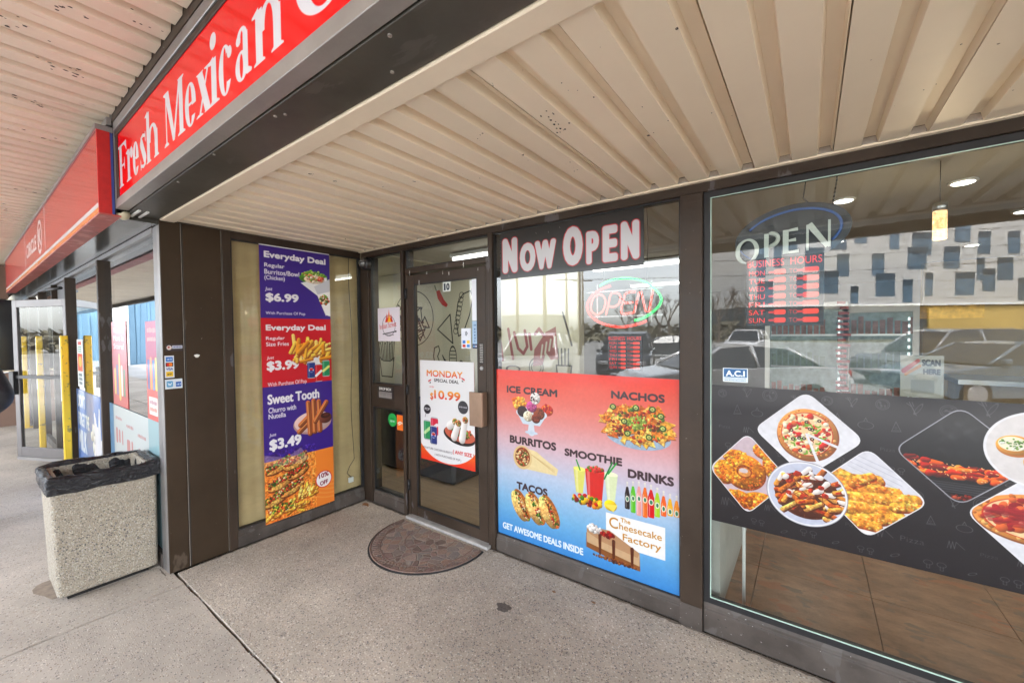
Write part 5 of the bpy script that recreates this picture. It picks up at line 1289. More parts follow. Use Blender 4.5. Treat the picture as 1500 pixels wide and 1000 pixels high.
# door
dr = empty('door', (-2.43, YD, 0.02), 'glazed brown metal entrance door', parent=rest)
dm = MB(); dm.box(-2.875, YD-0.002, 0.03, -2.798, YD+0.043, 2.150).box(-2.067, YD-0.002, 0.03, -1.982, YD+0.043, 2.150)
dm.box(-2.7975, YD, 0.03, -2.0675, YD+0.041, 0.112).box(-2.7975, YD, 2.072, -2.0675, YD+0.041, 2.150)
dm.build('door_frame', M['bronze'], dr, bevel=0.002)
MB().box(-2.7975, YD+0.018, 0.1125, -2.0675, YD+0.024, 2.0715).build('pane', M['glass_door'], dr)
db = MB(); db.box(-2.797, YD+0.004, 0.1125, -2.788, YD+0.017, 2.0715).box(-2.077, YD+0.004, 0.1125, -2.068, YD+0.017, 2.0715).box(-2.788, YD+0.004, 0.1125, -2.077, YD+0.017, 0.121).box(-2.788, YD+0.004, 2.063, -2.077, YD+0.017, 2.0715)
db.build('glazing_bead', M['gasket'], dr)
bh = MB(); bh.prism([(-2.100, YD-0.072), (-1.975, YD-0.072), (-1.975, YD-0.060), (-2.088, YD-0.060), (-2.100, YD-0.066)], 2, 0.935, 1.195)
bh.box(-1.998, YD-0.060, 0.936, -1.976, YD-0.003, 1.194)
bh.build('pull_handle', pmat('bronze_handle', (0.30, 0.20, 0.14), 0.35, 0.6, 0.1, 10), dr, bevel=0.003)
MB().lathe([(0.016, 0.0), (0.016, -0.006), (0.010, -0.009)], (-2.025, YD-0.0022, 1.372), 20, ax=1).build('lock', M['alu'], dr)
MB().box(-2.90, YD-0.05, 0.0005, -1.955, YD+0.09, 0.024).build('threshold', pmat('scuffed_threshold', (0.42, 0.41, 0.40), 0.6, 0.2, 0.25, 12), rest, bevel=0.004)
hm = MB()
for z in (0.25, 1.1, 1.95): hm.lathe([(0.011, 0), (0.011, 0.09)], (-2.885, YD-0.016, z), 10)
for z in (0.25,): pass
hm.build('hinge', M['gasket'], dr, kind='stuff')
# paint drips on the door head
dp = MB(); rg = random.Random(2)
for x in (-2.84, -2.72, -2.62, -2.43, -2.36, -2.2, -2.05):
    z1 = rg.uniform(2.09, 2.2); dp.box(x, YD-0.0075, z1-rg.uniform(0.012, 0.045), x+rg.uniform(0.002, 0.005), YD-0.0065, z1)
dp.build('paint_drips', M['white'], rest, kind='stuff')
# side wall of the recess (window + brown pillar)
MB().box(XS-0.10, YP+0.001, 0.0, XS, 0.953, ZS-0.001).build('pillar', M['brown_panel'], rest, bevel=0.003)
MB().box(XS-0.10, 0.966, 0.0, XS-0.002, 1.196, ZS-0.001).build('pillar', M['brown_panel'], rest, bevel=0.003)
MB().box(XS-0.09, 0.9535, 0.0, XS-0.010, 0.9655, ZS-0.002).build('pillar_seam', M['gasket'], rest)
MB().box(XS-0.09, 0.9560, 0.0, XS-0.004, 0.9590, ZS-0.002).build('sealant_bead', M['seam'], rest)
MB().box(XS-0.09, 1.1965, 0.0, XS-0.008, 1.2000, ZS-0.002).build('sealant_bead', M['seam'], rest)
MB().box(XS-0.10, 1.2005, 0.0, XS+0.004, 1.2595, ZS-0.001).build('jamb', M['bronze'], rest, bevel=0.003)
MB().box(XS-0.09, 1.2595, 2.383, XS, 2.372, ZS-0.001).build('side_head_frame', M['bronze'], rest, bevel=0.003)
P = [(XS, 0.0), (XS, 0.085), (XS-0.012, 0.095), (XS-0.012, 0.115), (XS-0.02, 0.13), (XS-0.09, 0.13), (XS-0.09, 0.0)]
MB().prism(P, 1, 1.2597, 2.372).build('side_sill', M['bronze_low'], rest, bevel=0.002)
sw = empty('side_window', (XS, 1.8, 0.13), 'side window with the tan blind behind it', parent=rest)
MB().box(XS-0.030, 1.262, 0.131, XS-0.024, 2.370, 2.382).build('pane', M['glass_door'], sw)
gk = MB(); gk.box(XS-0.022, 1.2600, 0.131, XS-0.010, 1.270, 2.382).box(XS-0.022, 2.345, 0.131, XS-0.004, 2.371, 2.382).box(XS-0.022, 1.270, 2.372, XS-0.01, 2.345, 2.382).box(XS-0.022, 1.270, 0.131, XS-0.01, 2.345, 0.138)
gk.build('gasket', M['gasket'], sw)
bl = MB(); rg = random.Random(3); n = 40
for k in range(n+1):
    y = 1.24+1.14*k/n
    for z in (0.10, 2.42): bl.v.append((XS-0.075+0.004*math.sin(k*1.7), y, z))
for k in range(n): bl.face([2*k, 2*k+2, 2*k+3, 2*k+1], smooth=True)
bl.build('blind', M['blind'], None, label='tan woven blind hanging behind the side window', cat='blind')
cw = [(XS-0.045, 2.28+0.012*math.sin(z*5), z) for z in np.linspace(2.38, 0.42, 24)]+[(XS-0.045, 2.24, 0.36), (XS-0.045, 2.21, 0.30), (XS-0.045, 2.26, 0.24)]
MB().tube(cw, 0.003, 6).build('hanging_cable', M['black_plastic'], None, label='thin dark cable hanging behind the side window beside the deal banner', cat='cable')
MB().box(XS-0.055, 2.225, 0.20, XS-0.035, 2.275, 0.25).build('cable_plug', M['white'], None, bevel=0.004, label='small pale plug at the foot of the hanging cable', cat='plug')
# walls, roof and interior shell (parts of the building)
MB().box(-40, 0.84, ZS+0.062, 12, 12, 3.25).build('roof', M['dark'], rest)  # unseen slab, put in so daylight does not leak into the rooms
MB().box(2.75, YD, 0, 9.0, YD+0.15, ZS+0.06).build('front_wall', M['brown_panel'], rest)
MB().box(8.85, 2.54, 0.02, 9.0, 10.0, ZS+0.06).build('interior_wall', M['grey_wall'], rest)
MB().box(-6.3, 9.85, 0.02, 8.84, 10.0, ZS+0.06).build('interior_wall', M['grey_wall'], rest)
MB().box(-6.45, 2.34, 0.02, -6.3, 10.0, ZS+0.06).build('interior_wall', M['cream_wall'], rest)
MB().box(-6.3, 2.40, 2.455, -3.57, 9.8, 2.50).build('interior_ceiling', M['cream_wall'], rest)
MB().box(-3.569, 2.49, 2.465, 8.8, 9.8, 2.50).build('interior_ceiling', M['ceiling'], rest)
# partition with the line drawings
dd = print_mat('drawing_wall_print', art_doodles(), 0.7, .85)
sheet('drawing_wall', dd, 'Y', -6.2, -1.815, 0.0, 2.45, 3.7, 0.10, None, kind='structure', label='cream interior wall printed with black food line drawings')
MB().box(-6.3, 2.33, -0.02, -3.71, 10, 0.03).build('inner_floor', M['wood'], None, kind='structure', label='brown floor behind the sidelight')
MB().box(-3.709, 2.49, 0.021, -0.62, 9.8, 0.032).build('wood_floor', M['wood'], None, kind='structure', label='brown wood floor seen through the entrance door')
# floor tiles in the right hand room
tf = empty('tiled_floor', (1, 4, 0.02), 'brown mottled stone tile floor inside the right window', kind='structure')
tm = pmat('brown_slate_tile', (0.27, 0.15, 0.085), 0.32, 0, 0.45, 5.5, 0.06, 20, (1, 1.9, 1), spots=[((0.33, 0.14, 0.07), 4.2, 0.60, (1, 1.8, 1)), ((0.19, 0.125, 0.085), 7.0, 0.62, (1, 2, 1))])
t0 = None
for i in range(-2, 9):
    for j in range(0, 10):
        x = 0.305+0.575*i; y = 2.495+0.575*j+0.11
        if t0 is None:
            t0 = MB().box(x+0.0015, y+0.0015, 0.022, x+0.5735, y+0.5735, 0.045).build('floor_tile', tm, tf, bevel=0.0015); o0 = (x, y)
        else:
            copy_mesh(t0, (x-o0[0], y-o0[1], 0))
MB().box(-0.618, 2.49, 0.021, 8.8, 2.603, 0.045).build('floor_border', tm, tf)
# ------------------------------------------------ printed things on the glass
PY = YD+0.0195
ART['menu'] = print_mat('menu_poster_print', art_menu(), 0.28, .70, coat=0.25, wrinkle=.08)
sheet('menu_poster', ART['menu'], 'Y', -1.898, -0.590, 0.136, 1.370, PY, label='large red to blue menu poster with ice cream, nachos, burritos, tacos and drinks', cat='poster')
ART['now'] = print_mat('now_open_print', art_now(), 0.35, .66, coat=0.2, wrinkle=.15)
sheet('now_open_banner', ART['now'], 'Y', -1.850, -0.787, 2.032, 2.372, PY, label='black NOW OPEN banner with white red-edged letters at the top of the menu window', cat='banner')
ART['ban'] = print_mat('food_banner_print', art_banner(), 0.30, .70, coat=0.3, wrinkle=.08)
sheet('food_banner', ART['ban'], 'Y', -0.4225, 1.60, 0.620, 1.353, PY-0.001, label='long black banner with diamond food photographs across the right window', cat='banner')
ART['mon'] = print_mat('monday_poster_print', art_monday(), 0.4, .72, wrinkle=.1)
sheet('monday_poster', ART['mon'], 'Y', -2.750, -2.122, 0.550, 1.412, YD+0.0175, label='white MONDAY SPECIAL DEAL $10.99 poster on the door glass', cat='poster')
ART['side'] = print_mat('deal_banner_print', art_side(), 0.4, .85, wrinkle=.1)
sheet('deal_banner', ART['side'], 'X', 1.457, 2.048, 0.100, 2.376, XS+0.0005, label='tall purple, red and orange Everyday Deal banner on the side window', cat='banner')
ART['logo'] = print_mat('logo_print', small_art('logo'), .4, .9)
sheet('logo_sticker', ART['logo'], 'Y', -3.338, -3.014, 1.573, 1.885, PY, label='square white sticker with red flame logo on the sidelight', cat='sticker')
ART['green'] = print_mat('green_print', small_art('green'), .4, .9)
MBg = MB(); n = 28; b0 = 0
cx, cz, rr_ = -3.146, 0.838, 0.062
for y in (PY-0.002, PY):
    for k in range(n): MBg.v.append((cx+rr_*math.cos(6.283*k/n), y, cz+rr_*math.sin(6.283*k/n)))
MBg.face(list(range(n)), [(0.5+0.5*math.cos(6.283*k/n), 0.5+0.5*math.sin(6.283*k/n)) for k in range(n)])
MBg.face(list(range(n, 2*n))[::-1])
for k in range(n): MBg.face([k, (k+1) % n, n+(k+1) % n, n+k])
MBg.build('round_sticker', ART['green'], None, label='round green delivery sticker below the drop box', cat='sticker')
ART['orange'] = print_mat('orange_print', small_art('orange'), .4, .9)
sheet('orange_sticker', ART['orange'], 'Y', -3.080, -2.985, 0.755, 0.895, PY, label='orange sticker beside the round green one on the sidelight', cat='sticker')
ART['cards'] = print_mat('cards_print', small_art('cards'), .4, .9)
sheet('payment_sticker', ART['cards'], 'Y', -2.252, -2.150, 1.520, 1.680, YD+0.0175, label='small tap-to-pay sticker at the right of the door glass', cat='sticker')
ART['push'] = print_mat('door_side_print', small_art('push'), .4, .9)
sheet('door_strip_sticker', ART['push'], 'Y', -2.134, -2.082, 1.521, 1.736, YD+0.0175, label='pale blue vertical sticker on the edge of the door glass', cat='sticker')
MB().box(-2.134, YD+0.0155, 1.74, -2.082, YD+0.0172, 2.060).build('frosted_strip', pmat('frosted_film', (0.72, 0.75, 0.82), .5), None, label='plain pale film strip above the blue sticker on the door', cat='film')
ART['hd'] = print_mat('vertical_letter_print', small_art('hours_dec'), .5, .9)
sheet('vertical_lettering', ART['hd'], 'Y', -2.050, -2.005, 1.405, 1.565, YD-0.0022, .001, label='worn white lettering on the door stile above the lock', cat='lettering')
ART['ten'] = print_mat('ten_print', small_art('ten'), .5, .9)
sheet('number_plate', ART['ten'], 'Y', -2.452, -2.366, 1.985, 2.062, YD+0.0175, label='white street number 10 at the top of the door glass', cat='number')
MB().box(-2.52, YD+0.016, 2.062, -2.30, YD+0.0175, 2.071).build('tape_strip', M['black_plastic'], None, label='dark strip above the street number on the door', cat='tape')
ART['aci'] = print_mat('alarm_print', small_art('aci'), .4, .9)
sheet('alarm_sticker', ART['aci'], 'Y', -0.370, -0.255, 1.374, 1.447, PY, label='small blue A.C.I alarm sticker above the black banner', cat='sticker')
ART['scan'] = print_mat('scan_print', small_art('scan'), .5, .45)
sheet('scan_card', ART['scan'], 'Y', 0.318, 0.450, 1.352, 1.530, YD+0.034, label='cream SCAN HERE card behind the right window', cat='card')
# door way line drawings card (the corner picture beside the scan card)
ART['visa'] = print_mat('visa_print', small_art('visa'), .4, .9)
sheet('card_sticker', ART['visa'], 'X', 0.846, 0.897, 1.358, 1.510, XS+0.0015, label='tall sticker of four payment card logos on the pillar edge', cat='sticker')
ART['inter'] = print_mat('interac_print', small_art('interac'), .4, .9)
sheet('debit_sticker', ART['inter'], 'X', 0.845, 0.940, 1.281, 1.347, XS+0.0015, label='small pale debit sticker below the card logos on the pillar', cat='sticker')
ART['old'] = print_mat('old_sticker_print', small_art('oldstick'), .5, .9)
sheet('torn_sticker', ART['old'], 'X', 0.855, 0.950, 1.541, 1.590, XS+0.0015, label='worn round-and-bar sticker above the card logos on the pillar', cat='sticker')
blobp = [(1.03+0.016*math.cos(t)*(1+.3*math.sin(3*t)), 1.50+0.012*math.sin(t)) for t in np.linspace(0, 6.28, 12)[:-1]]
MB().prism(blobp, 0, XS-0.0015, XS-0.0005).build('gum_patch', M['white'], None, label='white gum-like patch on the wide brown pillar panel', cat='patch')
# security camera dome in the corner
sc_ = empty('security_camera', (-3.435, YD-0.05, 2.31), 'small black dome camera in the upper corner of the entrance', 'camera')
MB().lathe([(0.058, 0.048), (0.060, 0.02), (0.062, 0.0), (0.058, -0.012), (0.045, -0.020)], (-3.435, YD-0.05, 2.315), 24, ax=1).build('housing', M['black_plastic'], sc_)
dome = MB(); dome.lathe([(0.044*math.cos(a), -0.020-0.036*math.sin(a)) for a in np.linspace(0, 1.45, 8)], (-3.435, YD-0.05, 2.315), 24, ax=1)
dome.build('lens_dome', pmat('smoked_dome', (0.10, 0.10, 0.10), 0.12, 0.3, spec=1), sc_)
# doormat
mat_o = empty('doormat', (-2.40, 2.2, 0.0), 'half round brown mosaic doormat in front of the glass door', 'doormat')
def arc_pts(r_, yc=2.30, cx=-2.43, cy=2.20, n=60):
    a0 = math.asin((yc-cy)/r_)
    return [(cx+r_*math.cos(a0-(math.pi+2*a0)*k/n), cy+r_*math.sin(a0-(math.pi+2*a0)*k/n)) for k in range(n+1)]
mm, nt, b_ = new_mat('brown_stone_mosaic'); N = nt.nodes.new; L = nt.links.new
geo = N('ShaderNodeNewGeometry'); vo = N('ShaderNodeTexVoronoi'); vo.inputs['Scale'].default_value = 15; vo.feature = 'F1'
ve = N('ShaderNodeTexVoronoi'); ve.inputs['Scale'].default_value = 15; ve.feature = 'DISTANCE_TO_EDGE'
for v_ in (vo, ve): L(geo.outputs['Position'], v_.inputs['Vector'])
rp = N('ShaderNodeValToRGB'); el = rp.color_ramp.elements; el[0].color = (0.13, 0.09, 0.075, 1); el[1].color = (0.27, 0.20, 0.17, 1)
for p_, c_ in [(.25, (0.21, 0.135, 0.12)), (.5, (0.17, 0.15, 0.14)), (.75, (0.25, 0.16, 0.12))]: e = el.new(p_); e.color = (*c_, 1)
sp = N('ShaderNodeSeparateColor'); L(vo.outputs['Color'], sp.inputs[0]); L(sp.outputs[0], rp.inputs[0])
mr = N('ShaderNodeMapRange'); mr.inputs['From Min'].default_value = 0.02; mr.inputs['From Max'].default_value = 0.06; L(ve.outputs['Distance'], mr.inputs['Value'])
mx = N('ShaderNodeMix'); mx.data_type = 'RGBA'; mx.inputs['A'].default_value = (0.24, 0.20, 0.17, 1); L(rp.outputs[0], mx.inputs['B']); L(mr.outputs[0], mx.inputs['Factor'])
nz = N('ShaderNodeTexNoise'); nz.inputs['Scale'].default_value = 90; L(geo.outputs['Position'], nz.inputs['Vector'])
mz = N('ShaderNodeMapRange'); mz.inputs['To Min'].default_value = .6; mz.inputs['To Max'].default_value = 1.6; L(nz.outputs['Fac'], mz.inputs['Value'])
vs = N('ShaderNodeVectorMath'); vs.operation = 'SCALE'; L(mx.outputs['Result'], vs.inputs[0]); L(mz.outputs[0], vs.inputs['Scale']); L(vs.outputs[0], b_.inputs['Base Color'])
b_.inputs['Roughness'].default_value = .85
bp = N('ShaderNodeBump'); bp.inputs['Strength'].default_value = .9; bp.inputs['Distance'].default_value = .006; L(mr.outputs[0], bp.inputs['Height']); L(bp.outputs[0], b_.inputs['Normal'])
MB().prism(arc_pts(0.475), 2, 0.0008, 0.006).build('backing', M['rubber'], mat_o)
MB().prism(arc_pts(0.462), 2, 0.0062, 0.010).build('mosaic_field', mm, mat_o, bevel=0.002)
rim = MB()
for r_, t_ in ((0.455, 0.004), (0.385, 0.003), (0.20, 0.003)):
    q = arc_pts(r_, 2.292); rim.tube([(x, y, 0.010) for x, y in q], t_, 6)
for k in range(46):
    a = math.pi+math.pi*k/45; rim.tube([(-2.43+0.388*math.cos(a), 2.20+0.388*math.sin(a), 0.010), (-2.43+0.415*math.cos(a+.03), 2.20+0.415*math.sin(a+.03), 0.0115), (-2.43+0.45*math.cos(a), 2.20+0.45*math.sin(a), 0.010)], 0.0022, 5)
rim.build('raised_border', pmat('mat_border_rubber', (0.17, 0.105, 0.085), .8, 0, .3, 50), mat_o)

# ================================================================== interior things seen through the glass
# neon OPEN sign
NEON = {'O': [(-1.115, 1.752), (-1.122, 1.754), (-1.151, 1.778), (-1.154, 1.818), (-1.136, 1.864), (-1.104, 1.883), (-1.072, 1.873), (-1.055, 1.843), (-1.059, 1.807), (-1.076, 1.772), (-1.115, 1.752)],
'P': [(-1.052, 1.751), (-1.038, 1.8), (-1.017, 1.88), (-0.976, 1.884), (-0.956, 1.863), (-0.963, 1.822), (-0.99, 1.801), (-1.031, 1.803)],
'E': [(-0.859, 1.884), (-0.917, 1.88), (-0.933, 1.846), (-0.95, 1.783), (-0.947, 1.758), (-0.924, 1.754), (-0.872, 1.758)],
'E2': [(-0.875, 1.821), (-0.938, 1.82)],
'N': [(-0.869, 1.755), (-0.837, 1.881), (-0.825, 1.883), (-0.797, 1.761), (-0.779, 1.758), (-0.754, 1.888)],
'G': [(-1.093, 1.937), (-1.03, 1.965), (-0.949, 1.973), (-0.872, 1.964), (-0.797, 1.937), (-0.736, 1.886), (-0.707, 1.839), (-0.716, 1.798), (-0.761, 1.754), (-0.816, 1.722), (-0.866, 1.711)],
'R': [(-1.02, 1.932), (-1.086, 1.914), (-1.15, 1.875), (-1.181, 1.82), (-1.173, 1.772), (-1.13, 1.724), (-1.059, 1.69), (-0.964, 1.672), (-0.885, 1.679), (-0.822, 1.694), (-0.794, 1.706)]}
def smooth(P, n=5):
    if len(P) < 3: return P
    out = []
    for i in range(len(P)-1):
        p0, p1, p2, p3 = P[max(i-1, 0)], P[i], P[i+1], P[min(i+2, len(P)-1)]
        for k in range(n):
            t = k/n
            out.append(tuple(0.5*((2*p1[j])+(-p0[j]+p2[j])*t+(2*p0[j]-5*p1[j]+4*p2[j]-p3[j])*t*t+(-p0[j]+3*p1[j]-3*p2[j]+p3[j])*t**3) for j in range(2)))
    return out+[P[-1]]
ne = empty('neon_open_sign', (-0.94, 2.47, 1.67), 'lit neon OPEN sign with pink letters inside a red and green ring', 'neon sign')
red = emat('neon_red_glow', (1.0, 0.03, 0.02), 0.20, (.3, .01, .01)); grn = emat('neon_green_glow', (0.01, 1.0, 0.14), 0.13, (.01, .3, .06)); pnk = emat('neon_pink_glow', (1.0, 0.07, 0.05), 0.20, (.3, .02, .02))
for k, P in NEON.items():
    Q = P if k in ('N', 'E2') else smooth(P)
    MB().tube([(x, 2.46, z) for x, z in Q], 0.0055 if k in 'OPEN' or k == 'E2' else 0.0070, 8).build({'G': 'green_tube', 'R': 'red_tube'}.get(k, 'letter_tube'), grn if k == 'G' else red if k == 'R' else pnk, ne)
fr_ = MB()
for z in (1.74, 1.90): fr_.box(-1.19, 2.472, z-0.004, -0.70, 2.480, z+0.004)
for x in (-1.12, -0.77): fr_.box(x-0.004, 2.4805, 1.70, x+0.004, 2.486, 1.95)
fr_.build('support_frame', pmat('clear_plastic_frame', (0.35, 0.37, 0.4), .3), ne)
for k, x in enumerate((-0.80, -1.08)):
    MB().tube([(x, 2.483, 1.93), (x+0.01, 2.483, 2.2), (x, 2.483, 2.46)], 0.0016, 5).build('hanging_wire', M['black_plastic'], ne)
# led hours boards
ART['hours'] = print_mat('led_hours_print', small_art('hours'), .4, .25, emit=.09)
sheet('led_hours_sign', ART['hours'], 'Y', -0.275, 0.055, 1.665, 2.015, 2.505, .015, label='red LED business hours board behind the right window', cat='LED sign')
sheet('led_hours_sign', ART['hours'], 'Y', -1.10, -0.87, 1.385, 1.615, 2.62, .015, label='smaller red LED hours board below the neon OPEN sign', cat='LED sign')
# oval OPEN sign
ov = empty('oval_open_sign', (-0.09, 2.50, 1.95), 'grey oval OPEN sign with blue neon arc hanging by chains', 'sign')
cxo, czo, rxo, rzo = -0.085, 2.125, 0.245, 0.150
P = [(cxo+rxo*math.cos(a), czo+0.085*math.cos(a)*0.25+rzo*math.sin(a)) for a in np.linspace(0, 6.283, 49)[:-1]]
MB().prism(P, 1, 2.515, 2.53).build('backing_board', pmat('smoked_panel', (0.035, 0.04, 0.05), .3), ov)
blue = emat('neon_blue_dim', (0.08, 0.30, 0.95), 0.005, (0.05, 0.11, 0.3))
MB().tube([(cxo+.205*math.cos(a), 2.505, czo+.02*math.cos(a)+.118*math.sin(a)) for a in np.linspace(2.6, -0.6, 36)], 0.006, 8).build('blue_tube', blue, ov)
MB().tube([(cxo+.225*math.cos(a), 2.505, czo+.02*math.cos(a)+.135*math.sin(a)) for a in np.linspace(3.4, 4.5, 20)], 0.003, 8).build('blue_tube', blue, ov)
lm = pmat('pale_letter_plastic', (0.62, 0.66, 0.62), .4)
lmE = emat('pale_letter_glow', (0.75, 0.82, 0.76), 0.004, (0.5, 0.54, 0.5))
def stroke(m, pts, w0, w1, y=2.498):
    (x0, z0), (x1, z1) = pts; dx, dz = x1-x0, z1-z0; l = math.hypot(dx, dz); nx, nz_ = -dz/l, dx/l
    m.prism([(x0+nx*w0, z0+nz_*w0), (x1+nx*w1, z1+nz_*w1), (x1-nx*w1, z1-nz_*w1), (x0-nx*w0, z0-nz_*w0)], 1, y-0.008, y)
def lx(u, v): return (-0.325+u*0.405, 1.985+v*0.215+u*0.035)
mo = MB(); n = 40; b0 = 0
for y in (2.490, 2.498):
    for k in range(n):
        a = 6.283*k/n; c_, s_ = math.cos(a), math.sin(a); X0, Z0 = lx(.135+.135*c_, .33+.30*s_); X1, Z1 = lx(.135+.085*c_, .33+.255*s_)
        mo.v += [(X0, y, Z0), (X1, y, Z1)]
for k in range(n):
    k2 = (k+1) % n; mo.face([2*k, 2*k2, 2*k2+1, 2*k+1]); mo.face([2*n+2*k, 2*n+2*k+1, 2*n+2*k2+1, 2*n+2*k2]); mo.face([2*k, 2*n+2*k, 2*n+2*k2, 2*k2]); mo.face([2*k+1, 2*k2+1, 2*n+2*k2+1, 2*n+2*k+1])
mo.build('letter', lmE, ov)
mp_ = MB(); stroke(mp_, [lx(.35, .10), lx(.35, .66)], .010, .010); mp_.build('letter', lmE, ov)
mp_ = MB(); arc = [lx(.375+.10*math.sin(a), .505+.155*math.cos(a)) for a in np.linspace(0, math.pi, 12)]; mp_.tube([(x, 2.4945, z) for x, z in arc], [.006]+[.011]*10+[.005], 6); mp_.build('letter', lmE, ov)
me_ = MB(); stroke(me_, [lx(.555, .11), lx(.555, .66)], .012, .012); me_.build('letter', lmE, ov)
for v_, u_ in ((.635, .68), (.40, .66), (.125, .69)):
    me_ = MB(); stroke(me_, [lx(.586, v_), lx(u_, v_)], .005, .008, 2.4975); me_.build('letter', lmE, ov)
mn = MB(); stroke(mn, [lx(.775, .10), lx(.775, .68)], .005, .005); mn.build('letter', lmE, ov)
mn = MB(); stroke(mn, [lx(.79, .69), lx(.97, .12)], .013, .010, 2.4965); mn.build('letter', lmE, ov)
mn = MB(); stroke(mn, [lx(.985, .10), lx(.985, .70)], .005, .005, 2.4955); mn.build('letter', lmE, ov)
ch = MB()
for k in range(12): ch.tube([(0.085+0.0025*k, 2.52, 2.24+k*0.0185), (0.0875+0.0025*k, 2.52, 2.254+k*0.0185)], 0.0042, 6)
ch.build('chain', M['black_plastic'], ov)
MB().tube([(-0.005, 2.52, 2.465), (-0.02, 2.52, 2.38), (-0.03, 2.52, 2.30), (0.0, 2.52, 2.262)], 0.003, 6).build('power_wire', M['black_plastic'], ov)
# pendant and downlights
pe = empty('pendant_lamp', (0.515, 2.88, 2.08), 'lit cylinder pendant lamp of bubbled glass behind the right window', 'lamp')
MB().tube([(0.515, 2.88, 2.255), (0.515, 2.88, 2.464)], 0.0016, 5).build('cord', M['black_plastic'], pe)
MB().lathe([(0.004, 0.262-0.08), (0.026, 0.178), (0.027, 0.140)], (0.515, 2.88, 2.08), 20).build('cap', M['steel'], pe)
pm, nt, b_ = new_mat('bubble_glass_glow'); N = nt.nodes.new; L = nt.links.new
geo = N('ShaderNodeNewGeometry'); vo = N('ShaderNodeTexVoronoi'); vo.inputs['Scale'].default_value = 180; L(geo.outputs['Position'], vo.inputs['Vector'])
mr = N('ShaderNodeMapRange'); mr.inputs['From Min'].default_value = .15; mr.inputs['From Max'].default_value = .55; mr.inputs['To Min'].default_value = .32; mr.inputs['To Max'].default_value = 0.05
L(vo.outputs['Distance'], mr.inputs['Value']); L(mr.outputs[0], b_.inputs['Emission Strength']); b_.inputs['Base Color'].default_value = (.5, .32, .15, 1); b_.inputs['Emission Color'].default_value = (1, .62, .28, 1); b_.inputs['Roughness'].default_value = .1
MB().lathe([(0.026, 0.138), (0.026, 0.004), (0.022, 0.0)], (0.515, 2.88, 2.08), 24).build('glass_cylinder', pm, pe)
pl = bpy.data.lights.new('pendant_light', 'POINT'); pl.energy = 0.35; pl.color = (1, .78, .5); pl.shadow_soft_size = .04
po = bpy.data.objects.new('pendant_light', pl); COL.objects.link(po); po.parent = pe; po.location = (0, 0, -0.06)
dl0 = None
for k, (x, y) in enumerate([(0.69, 3.36), (0.17, 3.36), (1.22, 4.48), (1.9, 3.4), (0.2, 4.9), (1.3, 6.0), (2.6, 5.2), (2.6, 7.0), (0.0, 6.6)]):
    lab = ['round downlight above the pendant lamp', 'round downlight just right of the oval sign chain', 'yellowish downlight at the right edge of the window', 'downlight near the right end of the ceiling', 'downlight behind the hours board', 'downlight over the fridges', 'downlight deep in the room to the right', 'farthest downlight toward the right corner', 'downlight at the back left of the room'][k]
    if dl0 is None:
        dl0 = empty('downlight', (x, y, 2.455), lab, 'downlight', 'downlights in the restaurant ceiling')
        MB().lathe([(0.062, 0.008), (0.062, 0.0), (0.050, -0.003)], (x, y, 2.457), 24).build('trim_ring', M['white'], dl0)
        MB().lathe([(0.048, 0.0), (0.044, -0.0025)], (x, y, 2.4535), 24).build('lens', emat('downlight_lens', (1, .97, .86), .7), dl0)
        sl = bpy.data.lights.new('downlight_beam', 'SPOT'); sl.energy = 1.15; sl.spot_size = R(150); sl.spot_blend = .6; sl.color = (1, .95, .85); sl.shadow_soft_size = .06
        so = bpy.data.objects.new('downlight_beam', sl); COL.objects.link(so); so.parent = dl0; so.location = (0, 0, -0.02)
    else:
        c_ = copy_tree(dl0, (x, y, 2.455)); c_['label'] = lab
# fluorescent fixtures over the left part of the room
fl0 = None
for k, (x, y) in enumerate([(-1.6, 4.75), (-1.9, 6.9), (-2.4, 3.1), (-3.6, 5.4), (-4.9, 2.95)]):
    lab = ['nearest lit tube fixture above the neon sign', 'second lit tube fixture farther back above the neon sign', 'tube fixture just inside the door', 'tube fixture over the back of the entrance room', 'tube fixture behind the sidelight'][k]
    if fl0 is None:
        fl0 = empty('tube_light', (x, y, 2.40), lab, 'ceiling light', 'fluorescent tube fixtures')
        MB().box(x-0.6, y-0.07, 2.42, x+0.6, y+0.07, 2.4545).build('fixture_body', M['white'], fl0, bevel=.004)
        for s_ in (-.035, .035): MB().tube([(x-0.58, y+s_, 2.402), (x+0.58, y+s_, 2.402)], 0.014, 8).build('tube', M['white_lit'], fl0)
        al_ = bpy.data.lights.new('tube_glow', 'AREA'); al_.shape = 'RECTANGLE'; al_.size = 1.15; al_.size_y = .12; al_.energy = .95; al_.color = (1, .97, .9)
        ao_ = bpy.data.objects.new('tube_glow', al_); COL.objects.link(ao_); ao_.parent = fl0; ao_.location = (0, 0, -0.02)
    else:
        c_ = copy_tree(fl0, (x, y, 2.40)); c_['label'] = lab
        if k == 4: c_.location.z = 2.395
# low partition and pole at the left of the big window
MB().box(-0.475, 2.50, 0.046, -0.40, 3.9, 0.62).build('low_partition', pmat('pale_partition', (0.42, 0.42, 0.38), .6, 0, .1), None, label='pale low partition just inside the right window', cat='partition')
MB().tube([(-0.30, 2.66, 0.046), (-0.30, 2.66, 1.32)], 0.009, 10).build('white_pole', M['white'], None, label='thin white upright pole behind the black banner', cat='pole')
MB().box(-5.6, 3.05, 0.03, -3.0, 3.60, 0.82).build('bench', M['couch'], None, bevel=.04, label='dark upholstered bench against the drawing wall', cat='bench')
